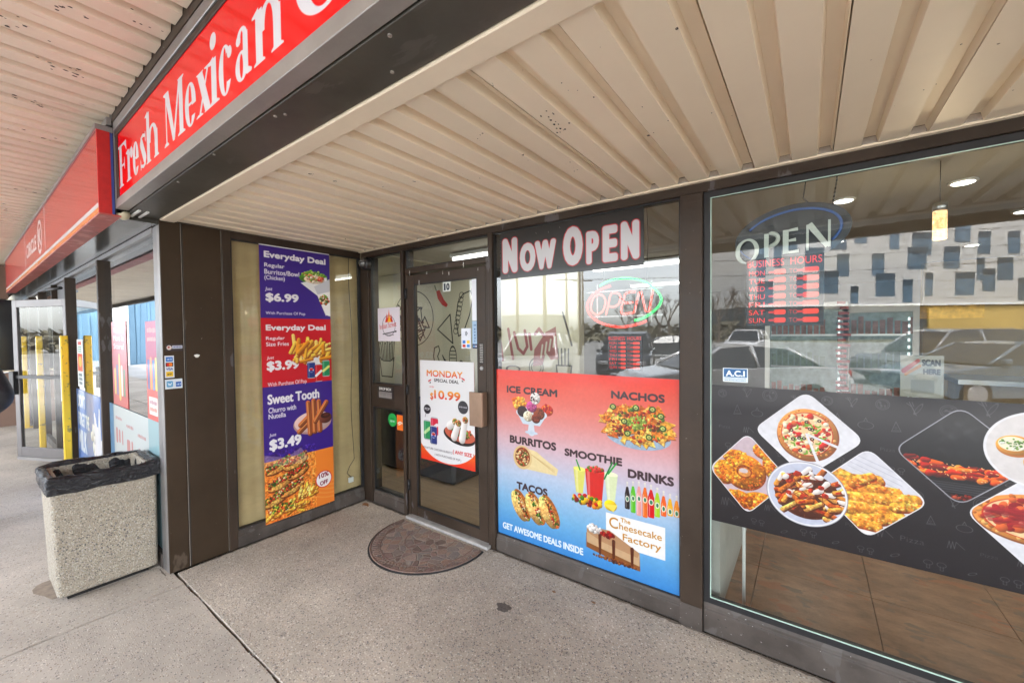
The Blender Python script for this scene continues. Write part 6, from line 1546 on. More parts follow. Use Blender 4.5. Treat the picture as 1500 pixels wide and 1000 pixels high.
# display fridges
def fridge(x, y, label, w=0.75, z1=2.0):
    f = empty('display_fridge', (x, y, 0.045), label, 'fridge', 'display fridges at the back of the room')
    MB().box(x-w/2, y, 0.046, x+w/2, y+0.6, z1-.001).build('cabinet', pmat('fridge_shell', (0.55, 0.57, 0.56), .4), f)
    m = MB(); m.box(x-w/2, y-0.03, 0.10, x-w/2+0.05, y-.001, z1).box(x+w/2-0.05, y-0.03, 0.10, x+w/2, y-.001, z1).box(x-w/2+.05, y-0.03, z1-0.08, x+w/2-.05, y-.001, z1).box(x-w/2+.05, y-0.03, 0.10, x+w/2-.05, y-.001, 0.16)
    m.build('door_frame', M['white'], f)
    MB().box(x-w/2+.052, y-0.012, 0.165, x+w/2-.052, y-.002, z1-.085).build('door_glass', pmat('fridge_window', (0.20, 0.27, 0.26), .1, 0, .4, 12), f)
    l = MB()
    for k in range(16): l.box(x+w/2-0.085, y-0.02, 0.6+k*0.075, x+w/2-0.07, y-.013, 0.63+k*0.075)
    l.build('led_dots', emat('led_dot_white', (0.8, 1, .98), .16), f, kind='stuff')
    rg = random.Random(int(x*100))
    for s_ in range(4):
        z = 0.42+s_*0.38; MB().box(x-w/2+.06, y-.018, z, x+w/2-.10, y-.0125, z+.02).build('shelf', M['steel'], f)
        d = MB(); 
        for k in range(9): d.box(x-w/2+.07+k*.06, y-.018, z+.021, x-w/2+.115+k*.06, y-.0125, z+.14+rg.uniform(0, .08))
        d.build('drink_rows', pmat('drink_colours', (0.20, 0.09, 0.07) if s_ % 2 else (0.10, 0.16, 0.12), .4, 0, .6, 14), f, kind='stuff')
    return f
fridge(-0.05, 6.0, 'glass display fridge at left with an LED strip, behind the hours board', 0.8, 1.95)
fridge(0.62, 6.0, 'glass display fridge with bright LED strip right of the white post', 0.62, 1.9)
ct = empty('service_counter', (2.2, 6.2, 0.045), 'tan service counter and menu wall at the right of the room', 'counter')
MB().box(1.3, 6.2, .046, 3.6, 6.8, 1.05).build('counter_body', pmat('tan_wood', (0.33, 0.24, 0.13), .5, 0, .2, 5), ct)
MB().box(1.25, 6.15, 1.052, 3.65, 6.85, 1.10).build('counter_top', M['steel'], ct)
MB().box(1.15, 7.2, .046, 4.2, 7.35, 2.45).build('back_wall', pmat('ochre_paint', (0.45, 0.33, 0.15), .6, 0, .1, 2), ct)
MB().box(0.95, 6.9, 1.75, 1.6, 6.93, 1.90).build('menu_board', pmat('orange_board', (0.60, 0.33, 0.05), .5, 0, .5, 14), ct)
# red rack between the fridges
rk = MB(); rg = random.Random(8)
for k in range(18): rk.box(0.26+rg.uniform(-.02, .02), 5.85, 0.9+k*.06, 0.34+rg.uniform(-.02, .03), 5.95, .93+k*.06)
rk.build('snack_rack', pmat('red_packets', (0.35, 0.06, 0.06), .5, 0, .6, 20), None, label='narrow rack of red snack packets between the fridges', cat='rack', kind='stuff')
# blue floodlight free standing wall far left is omitted (not visible)

# ================================================================== SIGNS
fs = empty('restaurant_sign', (-1, YF, ZS), 'glossy red cabinet sign reading Fresh Mexican in white serif letters', 'sign')
ART['sign'] = print_mat('fresh_mexican_print', art_sign(), 0.10, 1.0, coat=0.0)
ART['sign'].node_tree.nodes['Principled BSDF'].inputs['Specular IOR Level'].default_value = 0.26
sheet('sign_face', ART['sign'], 'Y', -3.412, 1.40, 2.494, 2.8725, YF+0.004, .003, fs)
MB().box(-3.470, YF-0.006, ZS+0.001, 2.4, YF+0.052, 2.4935).build('bottom_retainer', M['grey_retainer'], fs, bevel=.002)
MB().box(-3.470, YF-0.004, 2.873, 2.4, YF+0.05, 2.905).build('top_retainer', M['bronze'], fs, bevel=.002)
MB().box(-3.470, YF-0.010, 2.906, 2.4, YF+0.05, 2.960).build('upper_channel', M['alu'], fs, bevel=.002)
MB().box(-3.470, YF-0.013, 2.961, 2.4, YF+0.05, 3.036).build('upper_flashing', M['bronze'], fs)
MB().box(-3.470, YF-0.002, 2.494, -3.4125, YF+0.05, 2.8725).build('end_retainer', M['bronze'], fs)
MB().box(-3.478, YF-0.008, ZS, -3.4705, YF+0.05, 2.98).build('end_cap', M['grey_retainer'], fs)
MB().box(-3.47, YF+0.008, 2.494, 2.4, YF+0.05, 2.8725).build('cabinet_back', M['dark'], fs)
MB().box(1.4005, YF-0.002, 2.494, 2.4, YF+0.0075, 2.8725).build('end_panel', M['sign_red_side'], fs)
cs = empty('convenience_sign', (-7, 0.55, 2.40), 'long faded red store sign box with white and orange stripes at left', 'sign')
ART['conv'] = print_mat('store_sign_print', art_convenience(), 0.22, .95, coat=.2)
sheet('sign_face', ART['conv'], 'Y', -10.9, -3.502, 2.404, 2.902, 0.545, .003, cs)
MB().box(-10.9, 0.5455, 2.406, -3.5015, 0.612, 2.90).build('cabinet', M['sign_red_side'], cs)
MB().box(-3.501, 0.540, 2.403, -3.490, 0.600, 2.905).build('end_panel', M['sign_red_side'], cs, bevel=.002)
MB().box(-3.5005, 0.6005, 2.405, -3.492, 0.612, 2.90).build('blue_edge', pmat('blue_tape', (0.05, 0.08, 0.35), .5), cs)
MB().box(-10.9, 0.541, 2.392, -3.490, 0.640, 2.4025).build('bottom_panel', M['rust'], cs)
MB().box(-10.9, 0.535, 2.903, -3.49, 0.62, 2.935).build('top_flashing', M['alu'], cs)

# small fittings under the dark soffit beside the sign
lf_ = empty('soffit_lamp', (-3.62, .72, 2.41), 'small yellowed round lamp under the dark soffit by the sign corner', 'lamp')
MB().lathe([(0.030, 0.0), (0.034, -0.018), (0.026, -0.040), (0.010, -0.050)], (-3.52, .655, ZS-0.003), 16).build('lamp_glass', pmat('yellowed_glass', (.62, .56, .40), .3), lf_)
for k, (y, lab) in enumerate([(.705, 'upper of two white conduit strips under the dark soffit'), (.745, 'lower of two white conduit strips under the dark soffit')]):
    MB().box(-3.60, y-.008, ZS-.014, -3.38, y+.008, ZS-.003).build('conduit_strip', M['white'], None, bevel=.003, label=lab, cat='conduit')

# ================================================================== WALKWAY CANOPY
cano = empty('walkway_canopy', (-10, -0.8, 3.0), 'peeling cream ribbed canopy soffit over the walkway at upper left', 'canopy')
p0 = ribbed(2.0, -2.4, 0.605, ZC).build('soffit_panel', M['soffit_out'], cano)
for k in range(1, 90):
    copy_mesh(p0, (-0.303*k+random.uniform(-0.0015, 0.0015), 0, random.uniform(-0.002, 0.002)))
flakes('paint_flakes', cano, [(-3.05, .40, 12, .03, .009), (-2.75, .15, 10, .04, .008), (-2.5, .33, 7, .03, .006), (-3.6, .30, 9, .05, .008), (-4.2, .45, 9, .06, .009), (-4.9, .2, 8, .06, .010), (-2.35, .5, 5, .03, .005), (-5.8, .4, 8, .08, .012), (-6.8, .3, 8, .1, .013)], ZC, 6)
MB().box(-40, -2.54, 2.88, 12, -2.401, 3.4).build('outer_fascia', M['brown_panel'], cano)
MB().box(-40, -2.4, 3.045, 12, 0.83, 3.12).build('canopy_deck', M['dark'], cano)  # unseen slab added above the panels to stop light leaking through
MB().box(-40, 0.608, 2.985, -3.48, 0.83, 3.038).build('rear_channel', M['alu'], cano)
MB().box(-40, 0.585, 2.945, -3.48, 0.607, 2.99).build('edge_channel', M['alu'], cano)
MB().box(-25.2, -2.39, 3.0, -40, 0.60, 3.035).build('far_soffit', M['soffit_out'], cano)

# ================================================================== CONVENIENCE STORE NEXT DOOR
st = empty('convenience_store', (-7, YP, 0), 'grey framed convenience store front with posters at the left', 'building')
MB().box(-40, 0.641, ZS-0.035, -3.575, YP+0.05, ZS+0.03).build('dark_soffit', pmat('glossy_dark_soffit', (0.10, 0.10, 0.09), .18, .5, .4, 1.6, .3, 2.5), st)
MB().box(-40, 0.613, ZS-0.02, -3.49, 0.640, 2.98).build('fascia_back', M['dark'], st)
MB().box(-3.5, 0.622, ZS-.02, -3.49, .66, 2.98).build('fascia_end', M['dark'], st)
MB().box(-40, YP-0.01, 2.36, -3.70, YP+0.08, 2.400).build('head_frame', M['alu'], st, bevel=.002)
MB().box(-3.700, YP-0.004, 0.0, -3.590, YP+0.08, 2.400).build('end_frame', M['alu'], st, bevel=.003)
MB().box(-3.5895, YP-0.001, 0.0, -3.5665, YP+0.0005, 2.40).build('corner_angle', M['alu'], st)
MB().box(-7.25, YP-0.01, 0.0, -3.70, YP+0.08, 0.10).build('sill', M['bronze_low'], st, bevel=.003)
for k, x in enumerate((-5.42, -7.30, -8.45, -9.9, -11.3)):
    MB().box(x, YP-0.035, 0.0, x+0.055, YP+0.08, 2.36).build('mullion', M['bronze'], st, bevel=.003)
for a, b in ((-5.365, -3.70), (-7.245, -5.42), (-9.825, -8.45), (-11.225, -9.9)):
    MB().box(a, YP+0.012, 0.10, b, YP+0.018, 2.36).build('pane', M['glass_left'], st)
MB().box(-9.83, YP-0.01, 0.0, -8.37, YP+0.08, 0.10).build('sill', M['bronze_low'], st)
MB().box(-11.9, YP, 0.0, -11.30, YP+0.1, 2.36).build('end_wall', M['brown_panel'], st)
MB().box(-40, 2.20, 0, -3.71, 2.32, 2.5).build('back_wall', M['interior_darkened'], st)
MB().box(-3.71, .93, 0, -3.665, 2.32, 2.42).build('side_wall', M['interior_darkened'], st)
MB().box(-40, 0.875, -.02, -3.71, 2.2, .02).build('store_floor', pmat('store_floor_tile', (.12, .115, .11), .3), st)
MB().box(-40, .90, 2.40, -3.71, 2.2, 2.43).build('store_ceiling', M['interior_darkened'], st)
# open door leaf, hinged at x -7.30, swung towards the walkway
ld = empty('store_door', (-7.30, YP, 0), 'grey framed glass door standing open with a black push bar', parent=st)
ang = math.atan2(0.458-0.839, -8.12+7.30)
def leaf(u0_, u1_, z0, z1, t0_=-.02, t1_=.02):
    m = MB(); b = len(m.v); ca, sa = math.cos(ang), math.sin(ang)
    for z in (z0, z1):
        for (u_, t_) in ((u0_, t0_), (u1_, t0_), (u1_, t1_), (u0_, t1_)):
            m.v.append((-7.30+u_*ca-t_*sa, YP+u_*sa+t_*ca, z))
    for q in [(0,3,2,1),(4,5,6,7),(0,1,5,4),(1,2,6,5),(2,3,7,6),(3,0,4,7)]: m.face([b+i for i in q])
    return m
Lw = 0.905
gm_ = pmat('grey_door_metal', (0.17, 0.16, 0.16), .4, .5, .1)
for c_ in [(0.0, 0.075, .14, 2.11), (Lw-0.075, Lw, .14, 2.11), (.0755, Lw-.0755, 2.02, 2.11), (.0755, Lw-.0755, .14, .26)]:
    leaf(*c_).build('frame_rail', gm_, ld, bevel=.003)
leaf(.0755, Lw-.0755, .261, 2.019, -.004, .004).build('pane', M['glass_door'], ld)
leaf(0.04, Lw-.06, 1.13, 1.17, .021, .045).build('push_bar', M['black_plastic'], ld)
leaf(Lw-.07, Lw+.005, .93, 1.22, .022, .07).build('pull_handle', M['black_plastic'], ld, bevel=.004)
leaf(0.0, Lw, .10, .138, -.024, .024).build('sweep', M['alu'], ld)
MB().box(-8.37, YP+.02, 2.12, -7.33, YP+.07, 2.36).build('transom', gm_, st)
MB().tube([(-7.6, YP-.03, 2.26), (-7.9, YP-.12, 2.25)], .02, 8).build('door_closer', M['black_plastic'], st)
# posters in that store's glass
ART['milk'] = print_mat('milk_print', small_art('milk'), .4, .9, coat=1.0); ART['red1'] = print_mat('red_offer_print', small_art('red1'), .4, .85, coat=1.0)
ART['red2'] = print_mat('red_snack_print', small_art('red2'), .4, .85, coat=1.0); ART['prices'] = print_mat('price_print', small_art('prices'), .4, .75, coat=1.0); ART['strip'] = print_mat('strip_print', small_art('strip'), .4, .85)
sheet('milk_poster', ART['milk'], 'Y', -7.05, -5.62, .20, 1.035, YP+.010, label="blue DON'T FORGET THE MILK poster low in the store window", cat='poster')
sheet('red_poster', ART['red1'], 'Y', -5.13, -4.60, 1.035, 1.775, YP+.010, label='red bottle offer poster beside the brown mullion', cat='poster')
sheet('red_poster', ART['red2'], 'Y', -4.02, -3.715, .985, 1.755, YP+.010, label='taller red snack poster next to the brown pillar', cat='poster')
sheet('price_poster', ART['prices'], 'Y', -5.30, -3.705, .12, 1.03, YP+.009, label='pale poster with pink prices behind the trash can', cat='poster')
sheet('notice_strip', ART['strip'], 'Y', -6.92, -6.56, 1.07, 1.615, YP+.010, label='narrow white and orange notice beside the yellow post', cat='notice')
# yellow posts
b0_ = None
for k, (x, y, h_) in enumerate([(-7.0, .755, 1.66), (-8.9, .72, 1.62), (-11.5, .75, 1.62)]):
    lab = ['tall yellow steel post right of the open glass door', 'yellow steel post seen through the open door glass', 'farthest yellow steel post behind the open door'][k]
    if b0_ is None:
        b0_ = empty('yellow_post', (x, y, 0), lab, 'post', 'yellow posts along the store front')
        MB().box(x-.032, y-.032, .0, x+.032, y+.032, h_).build('post_body', M['yellow'], b0_, bevel=.008)
        MB().box(x-.031, y-.0345, .9, x+.012, y-.0325, h_-.02).build('reflector_strip', M['white'], b0_)
        MB().box(x-.08, y-.08, .0005, x+.08, y+.08, .012).build('base_plate', M['yellow'], b0_)
    else:
        c_ = copy_tree(b0_, (x, y, 0)); c_['label'] = lab
# building wing at the far left
wg = empty('brown_wing_building', (-12, -1, 0), 'low brown wall with a dark window closing the walkway at far left', 'building')
br = pmat('brown_stucco', (0.24, 0.155, 0.12), .85, 0, .08, 2, .1, 30)
MB().box(-12.3, .25, 0, -12.0, .83, .42).build('wall', br, wg); MB().box(-12.28, .25, .43, -11.98, .83, .98).build('wall', br, wg)
MB().box(-12.3, .25, 1.0, -12.03, .83, 1.03).build('ledge', M['trim'], wg)
MB().box(-12.25, .25, 1.03, -12.2, .83, 2.35).build('window', pmat('dark_window', (.03, .03, .035), .1), wg)
for y in (.77, .25): MB().box(-12.19, y, 1.03, -12.0, y+.06, 2.35).build('mullion', M['bronze'], wg)
MB().box(-12.3, .25, 2.36, -12.0, .62, 2.98).build('fascia', br, wg)

# ================================================================== TRASH CAN
tcn = empty('trash_can', (-3.95, .56, 0), 'square pebble-finished concrete trash can lined with a black bag', 'trash can')
m = MB()
def ringpts(x0, y0, x1, y1, r_, z, n=5):
    P = []
    for cx_, cy_, a0 in ((x1-r_, y1-r_, 0), (x0+r_, y1-r_, 90), (x0+r_, y0+r_, 180), (x1-r_, y0+r_, 270)):
        for k in range(n): a = R(a0+90*k/(n-1)); P.append((cx_+r_*math.cos(a), cy_+r_*math.sin(a), z))
    return P
secs = [(-4.115, .345, -3.722, .805, .02, .035), (-4.125, .335, -3.712, .815, .022, .045), (-4.17, .315, -3.700, .820, .022, .755), (-4.165, .32, -3.705, .815, .02, .765)]
secs_in = [(-4.13, .36, -3.745, .775, .02, .765), (-4.10, .385, -3.775, .75, .02, .35)]
rows = [ringpts(*s_) for s_ in secs+secs_in]; nn = len(rows[0])
for r_ in rows: m.v += r_
for i in range(len(rows)-1):
    for k in range(nn): m.face([i*nn+k, i*nn+(k+1) % nn, (i+1)*nn+(k+1) % nn, (i+1)*nn+k], smooth=False)
m.face(list(range(nn))[::-1]); m.face([(len(rows)-1)*nn+k for k in range(nn)])
m.build('concrete_body', M['can_stone'], tcn)
f_ = MB(); f_.box(-4.07, .38, 0.0005, -3.76, .77, .034); f_.build('foot', M['dark'], tcn)
bagm, nt, b_ = new_mat('black_bag_film'); N = nt.nodes.new; L = nt.links.new
b_.inputs['Base Color'].default_value = (.012, .013, .017, 1); b_.inputs['Roughness'].default_value = .13; b_.inputs['Specular IOR Level'].default_value = .5
geo = N('ShaderNodeNewGeometry'); mpn = N('ShaderNodeMapping'); mpn.inputs['Scale'].default_value = (1, 1, 3.2); L(geo.outputs['Position'], mpn.inputs[0])
nz = N('ShaderNodeTexNoise'); nz.inputs['Scale'].default_value = 14; nz.inputs['Detail'].default_value = 3; nz.inputs['Distortion'].default_value = 1.8; L(mpn.outputs[0], nz.inputs['Vector'])
bp = N('ShaderNodeBump'); bp.inputs['Strength'].default_value = 1.0; bp.inputs['Distance'].default_value = .016; L(nz.outputs['Fac'], bp.inputs['Height']); L(bp.outputs[0], b_.inputs['Normal'])
bag = MB(); rg = random.Random(12); nu = 160
def per(t, x0, y0, x1, y1):
    w_, h_ = x1-x0, y1-y0; s_ = t*2*(w_+h_)
    if s_ < w_: return (x0+s_, y0)
    s_ -= w_
    if s_ < h_: return (x1, y0+s_)
    s_ -= h_
    if s_ < w_: return (x1-s_, y1)
    return (x0, y1-(s_-w_))
prof = [(-.006, .680), (-.010, .70), (-.007, .725), (-.012, .75), (-.008, .772), (.004, .786), (.020, .784), (.036, .765), (.046, .73), (.055, .66), (.065, .58), (.09, .48), (.15, .42)]
ph = [rg.random()*6.28 for _ in range(12)]
for j, (ins, z) in enumerate(prof):
    for i in range(nu):
        t = i/nu
        wv = sum(math.sin(2*math.pi*t*f__+ph[q])*a_ for q, (f__, a_) in enumerate([(3, .008), (7, .006), (13, .0025), (29, .0012)]))
        wr = sum(math.sin(2*math.pi*t*f__+ph[4+q]+j*.9)*a_ for q, (f__, a_) in enumerate([(9, .003), (17, .0022), (41, .0008)]))
        kz = 1.0 if j < 5 else 1.6
        i2 = ins + (wr*(2.2 if j > 7 else .35)) - (0.003 if j < 6 else 0)
        x, y = per(t, -4.172+i2, .312+i2, -3.698-i2, .823-i2)
        bag.v.append((x, y, z+wv*(.55 if j < 3 else .6)*kz))
for j in range(len(prof)-1):
    for i in range(nu): bag.face([j*nu+i, j*nu+(i+1) % nu, (j+1)*nu+(i+1) % nu, (j+1)*nu+i], smooth=True)
bag.face([(len(prof)-1)*nu+i for i in range(nu)])
bag.build('trash_bag', bagm, None, label='crumpled black bag folded over the rim of the concrete trash can', cat='trash bag')
lt = MB()
for k in range(7):
    x, y = -4.08+rg.random()*.12, .40+rg.random()*.12; z = .60+rg.random()*.03
    lt.prism([(x, y), (x+.05, y+.01), (x+.045, y+.06), (x-.01, y+.045)], 2, z, z+.004)
lt.build('litter', pmat('litter_colours', (.45, .22, .12), .6, 0, .7, 25), None, kind='stuff', label='scraps of litter in the near corner of the bag')

# ================================================================== PERSON at the far left edge
def skin_mesh(name, verts, edges, radii, mat, parent, levels=2, root=0):
    me = bpy.data.meshes.new(name); off = WL[parent.name]
    me.from_pydata([tuple(Vector(v)-off) for v in verts], edges, [])
    o = bpy.data.objects.new(name, me); COL.objects.link(o); o.parent = parent; WL[o.name] = off
    me.materials.append(mat)
    sk = o.modifiers.new('skin', 'SKIN')
    for i, r_ in enumerate(radii):
        me.skin_vertices[0].data[i].radius = (r_, r_) if not isinstance(r_, tuple) else r_
        me.skin_vertices[0].data[i].use_root = (i == root)
    ss_ = o.modifiers.new('sub', 'SUBSURF'); ss_.levels = levels; ss_.render_levels = levels
    sk.use_smooth_shade = True
    dg = bpy.context.evaluated_depsgraph_get()
    nm = bpy.data.meshes.new_from_object(o.evaluated_get(dg)); nm.name = name
    o.modifiers.clear(); o.data = nm
    return o
px_, py_ = -5.86, -0.08
pr_ = empty('person', (px_, py_, 0), 'person in a dark puffy coat at the far left edge with one elbow in view', 'person')
def pv(dx, dy, z): return (px_+dx, py_+dy, z)
skin_m = pmat('skin', (.50, .32, .24), .5); coat = pmat('dark_puffy_coat', (.015, .015, .018), .55, 0, .3, 9, .6, 14, (1, 1, 3)); jeans = pmat('dark_trousers', (.03, .035, .05), .8)
V = [pv(0, 0, .98), pv(0, 0, 1.15), pv(0, 0, 1.38), pv(0, 0, 1.50), pv(-.01, 0, 1.62), pv(-.01, 0, 1.73),
     pv(0, .10, .92), pv(.01, .11, .50), pv(0, .11, .09), pv(-.11, .12, .04), pv(0, -.10, .92), pv(.03, -.11, .50), pv(.02, -.11, .09), pv(-.09, -.12, .04),
     pv(0, .20, 1.40), pv(.10, .30, 1.12), pv(-.06, .20, .98), pv(0, -.20, 1.40), pv(.10, -.30, 1.12), pv(-.06, -.20, .98)]
Ed = [(0, 1), (1, 2), (2, 3), (3, 4), (4, 5), (0, 6), (6, 7), (7, 8), (8, 9), (0, 10), (10, 11), (11, 12), (12, 13), (2, 14), (14, 15), (15, 16), (2, 17), (17, 18), (18, 19)]
Rr = [.13, .125, .13, .055, .085, .085, .085, .06, .045, .04, .085, .06, .045, .04, .06, .05, .035, .06, .05, .035]
skin_mesh('body', V, Ed, Rr, skin_m, pr_)
Vc = [pv(0, 0, .90), pv(0, 0, 1.15), pv(0, 0, 1.40), pv(0, 0, 1.53), pv(0, .22, 1.41), pv(.11, .32, 1.10), pv(-.05, .22, .98), pv(0, -.22, 1.41), pv(.11, -.32, 1.10), pv(-.05, -.22, .98)]
skin_mesh('coat', Vc, [(0, 1), (1, 2), (2, 3), (2, 4), (4, 5), (5, 6), (2, 7), (7, 8), (8, 9)], [.19, .185, .18, .10, .105, .10, .07, .105, .10, .07], coat, pr_, root=1)
Vl = [pv(0, 0, .93), pv(0, .10, .90), pv(.01, .11, .50), pv(0, .11, .07), pv(0, -.10, .90), pv(.03, -.11, .50), pv(.02, -.11, .07)]
skin_mesh('trousers', Vl, [(0, 1), (1, 2), (2, 3), (0, 4), (4, 5), (5, 6)], [.14, .105, .08, .065, .105, .08, .065], jeans, pr_)
hm_ = MB(); hm_.lathe([(.02, .10), (.07, .085), (.095, .04), (.10, -.01), (.095, -.06), (.07, -.09)], (px_+.01, py_, 1.72), 18); hm_.build('hair', pmat('dark_hair', (.02, .014, .01), .6), pr_)
for s_ in (-.115, .115):
    MB().box(px_-.17, py_+s_-.05, .001, px_+.07, py_+s_+.05, .08).build('shoe', M['black_plastic'], pr_, bevel=.025)

# ================================================================== WHAT THE GLASS MIRRORS: cars, poles, trees, buildings across the lot
def car_proto(name, label, body_mat, kind='sedan', loc=(0, 0, -.15), rz=0):
    c = empty(name, (0, 0, 0), label, 'car', 'cars in the parking lot')
    Lc = 4.6; hw = .9
    if kind == 'sedan':
        low = [(-2.3, .35), (-2.32, .75), (-2.15, .98), (-1.5, 1.02), (1.0, .98), (1.9, .86), (2.25, .70), (2.3, .38)]
        cab = [(-1.75, .99), (-1.05, 1.38), (-.3, 1.45), (.35, 1.40), (1.15, .98)]
    else:
        low = [(-2.2, .40), (-2.25, .95), (-2.2, 1.1), (1.0, 1.08), (1.95, .98), (2.2, .82), (2.25, .42)]
        cab = [(-2.15, 1.09), (-1.9, 1.65), (-1.2, 1.75), (.1, 1.74), (.55, 1.66), (1.15, 1.09)]
    def loft(P, w0, w1, zc):
        m = MB(); n = len(P); zs = [p[1] for p in P]; z0, z1 = min(zs), max(zs)
        for s_, f__ in ((-1, 1), (-1, 0), (1, 0), (1, 1)):
            pass
        rings = []
        for y_, k_ in ((-1, .0), (-.9, .6), (0, 1), (.9, .6), (1, .0)):
            ring_ = []
            for x, z in P:
                t = (z-z0)/(z1-z0); hw_ = w0+(w1-w0)*t
                ring_.append((x*(1-.02*(1-k_)), y_*hw_, z-(.02 if abs(y_) == 1 else 0)*t))
            rings.append(ring_)
        for r_ in rings: m.v += r_
        for i in range(4):
            for k in range(n): m.face([i*n+k, i*n+(k+1) % n, (i+1)*n+(k+1) % n, (i+1)*n+k], smooth=False)
        m.face(list(range(n))); m.face([4*n+k for k in range(n)][::-1])
        return m
    loft(low+[(1.9, .25), (-2.1, .25)], .86, .90, 0).build('body', body_mat, c)
    loft(cab, .84, .66, 0).build('cabin_glass', M['car_glass'], c)
    top = [(x*.97-.02, z+.012) for x, z in cab[1:-1]]; top2 = [(x, z-.03) for x, z in reversed(top)]
    MB().prism([(p[0], p[1]) for p in top+top2], 1, -.64, .64).build('roof', body_mat, c)
    for s_ in (-1, 1):
        for a_, b__ in ((0, 1), (len(cab)-2, len(cab)-1)):
            (x0, z0), (x1, z1) = cab[a_], cab[b__]
            MB().tube([(x0, s_*(.85 if a_ == 0 else .67), z0), (x1, s_*(.67 if a_ == 0 else .85), z1)], .035, 6).build('pillar', body_mat, c)
        MB().tube([(-.35, s_*.84, cab[0][1]), (-.3, s_*.68, cab[2][1]-.02)], .035, 6).build('pillar', body_mat, c)
        MB().box(.85, s_*.98-.07, 1.0, 1.0, s_*.98+.07, 1.12).build('mirror', body_mat, c, bevel=.03)
        MB().box(2.18, s_*.62-.16, .66, 2.30, s_*.62+.16, .78).build('headlight', M['chrome'], c, bevel=.02)
        MB().box(-2.34, s_*.62-.16, .78, -2.24, s_*.62+.16, .92).build('taillight', pmat('tail_lamp_red', (.3, .01, .01), .2), c, bevel=.02)
        for x in (-1.42, 1.42):
            w_ = MB().lathe([(.30, -.10), (.335, -.08), (.335, .08), (.30, .10)], (x, s_*.80, .335), 24, ax=1).build('tyre', M['rubber'], c)
            MB().lathe([(.21, -.112), (.20, .112)], (x, s_*.80, .335), 14, ax=1).build('rim', M['chrome'], c)
    c.location = loc; c.rotation_euler = (0, 0, rz)
    return c
paint = lambda n, col: pmat(n, col, .25, .2, .02, coat=1.0)
white_p, grey_p, dark_p, blue_p = paint('white_car_paint', (.75, .75, .76)), paint('grey_car_paint', (.25, .26, .28)), paint('dark_car_paint', (.04, .045, .055)), paint('blue_grey_car_paint', (.12, .17, .22))
car_proto('parked_car', 'white sedan mirrored across both front windows beside the post', white_p, 'sedan', (-1.62, -5.35, -.15), math.atan2(2.57, -3.53))
car_proto('parked_car', 'white hatchback mirrored at the left of the menu window', white_p, 'suv', (-7.3, -6.6, -.15), R(70))
car_proto('parked_car', 'dark van mirrored below the neon sign', dark_p, 'suv', (-5.6, -10.4, -.15), R(75))
car_proto('parked_car', 'grey sedan mirrored above the right end of the banner', blue_p, 'sedan', (3.6, -9.6, -.15), R(147))
car_proto('parked_car', 'dark grey wagon mirrored at the far right', grey_p, 'suv', (3.4, -13.2, -.15), R(147))
car_proto('parked_car', 'white pickup-sized car mirrored far behind the hours board', white_p, 'suv', (-3.2, -25, -.15), R(95))
car_proto('parked_car', 'white car mirrored in the convenience store window', white_p, 'sedan', (-20, -5.2, -.15), R(100))
car_proto('parked_car', 'grey car standing far out in the lot left of the dark van', grey_p, 'sedan', (-11.5, -13.5, -.15), R(80))
car_proto('parked_car', 'dark sedan far out in the lot behind the white sedan', dark_p, 'sedan', (-7.5, -22.5, -.15), R(160))
# office building across the road
ob = empty('office_building', (9, -76.5, -.15), 'white and blue glass office block mirrored in the right window', 'building')
ob_o = Vector((-7.2, -64.4, -.15)); dv = Vector((.805, -.593, 0)); nv = Vector((.593, .805, 0))
def fbox(m, u0_, u1_, z0, z1, d0, d1):
    b = len(m.v)
    for z in (z0, z1):
        for (u_, d_) in ((u0_, d0), (u1_, d0), (u1_, d1), (u0_, d1)):
            p = ob_o+dv*u_+nv*d_; m.v.append((p.x, p.y, z))
    for q in [(0,3,2,1),(4,5,6,7),(0,1,5,4),(1,2,6,5),(2,3,7,6),(3,0,4,7)]: m.face([b+i for i in q])
    return m
pnl = pmat('white_cladding', (.50, .49, .475), .5, 0, .05, .5); bgl = pmat('blue_office_glass', (.09, .145, .20), .15, .2, .5, .12); dgl = pmat('dark_office_glass', (.04, .06, .08), .15, .2, .5, .2)
fbox(MB(), 0, 62, 5.0, 33.0, -14, 0).build('upper_block', pnl, ob)
fbox(MB(), .3, 62, -.1, 4.98, -14, -.6).build('ground_floor', dgl, ob)
fbox(MB(), 0, 62, 4.9, 5.15, -.5, .25).build('string_course', M['white'], ob)
fbox(MB(), 27, 52, .0, 4.7, -.6, -.3).build('yellow_shopfront', pmat('ochre_shopfront', (.50, .34, .10), .6, 0, .2, .4), ob)
rg = random.Random(21)
for row in range(7):
    za = 5.4+3.9*row; u_ = 0.9+rg.uniform(0, 2.2)
    while u_ < 60:
        w_ = rg.choice([1.1, 1.4, 1.8, 2.3, 2.8]); dz = rg.choice([-.9, 0, 0, .9, 1.4])
        z0, z1 = max(5.3, za+dz), za+dz+3.3
        fbox(MB(), u_, u_+w_, z0, z1-.9, .02, .06).build('window', bgl, ob)
        fbox(MB(), u_, u_+w_, z1-.88, z1, .02, .07).build('window', dgl, ob)
        u_ += w_+rg.choice([1.2, 1.9, 2.6, 3.4])
for z in [5.9+1.25*k for k in range(21)]: fbox(MB(), 0.05, 62, z, z+.05, .003, .012).build('panel_joint', M['seam'], ob)
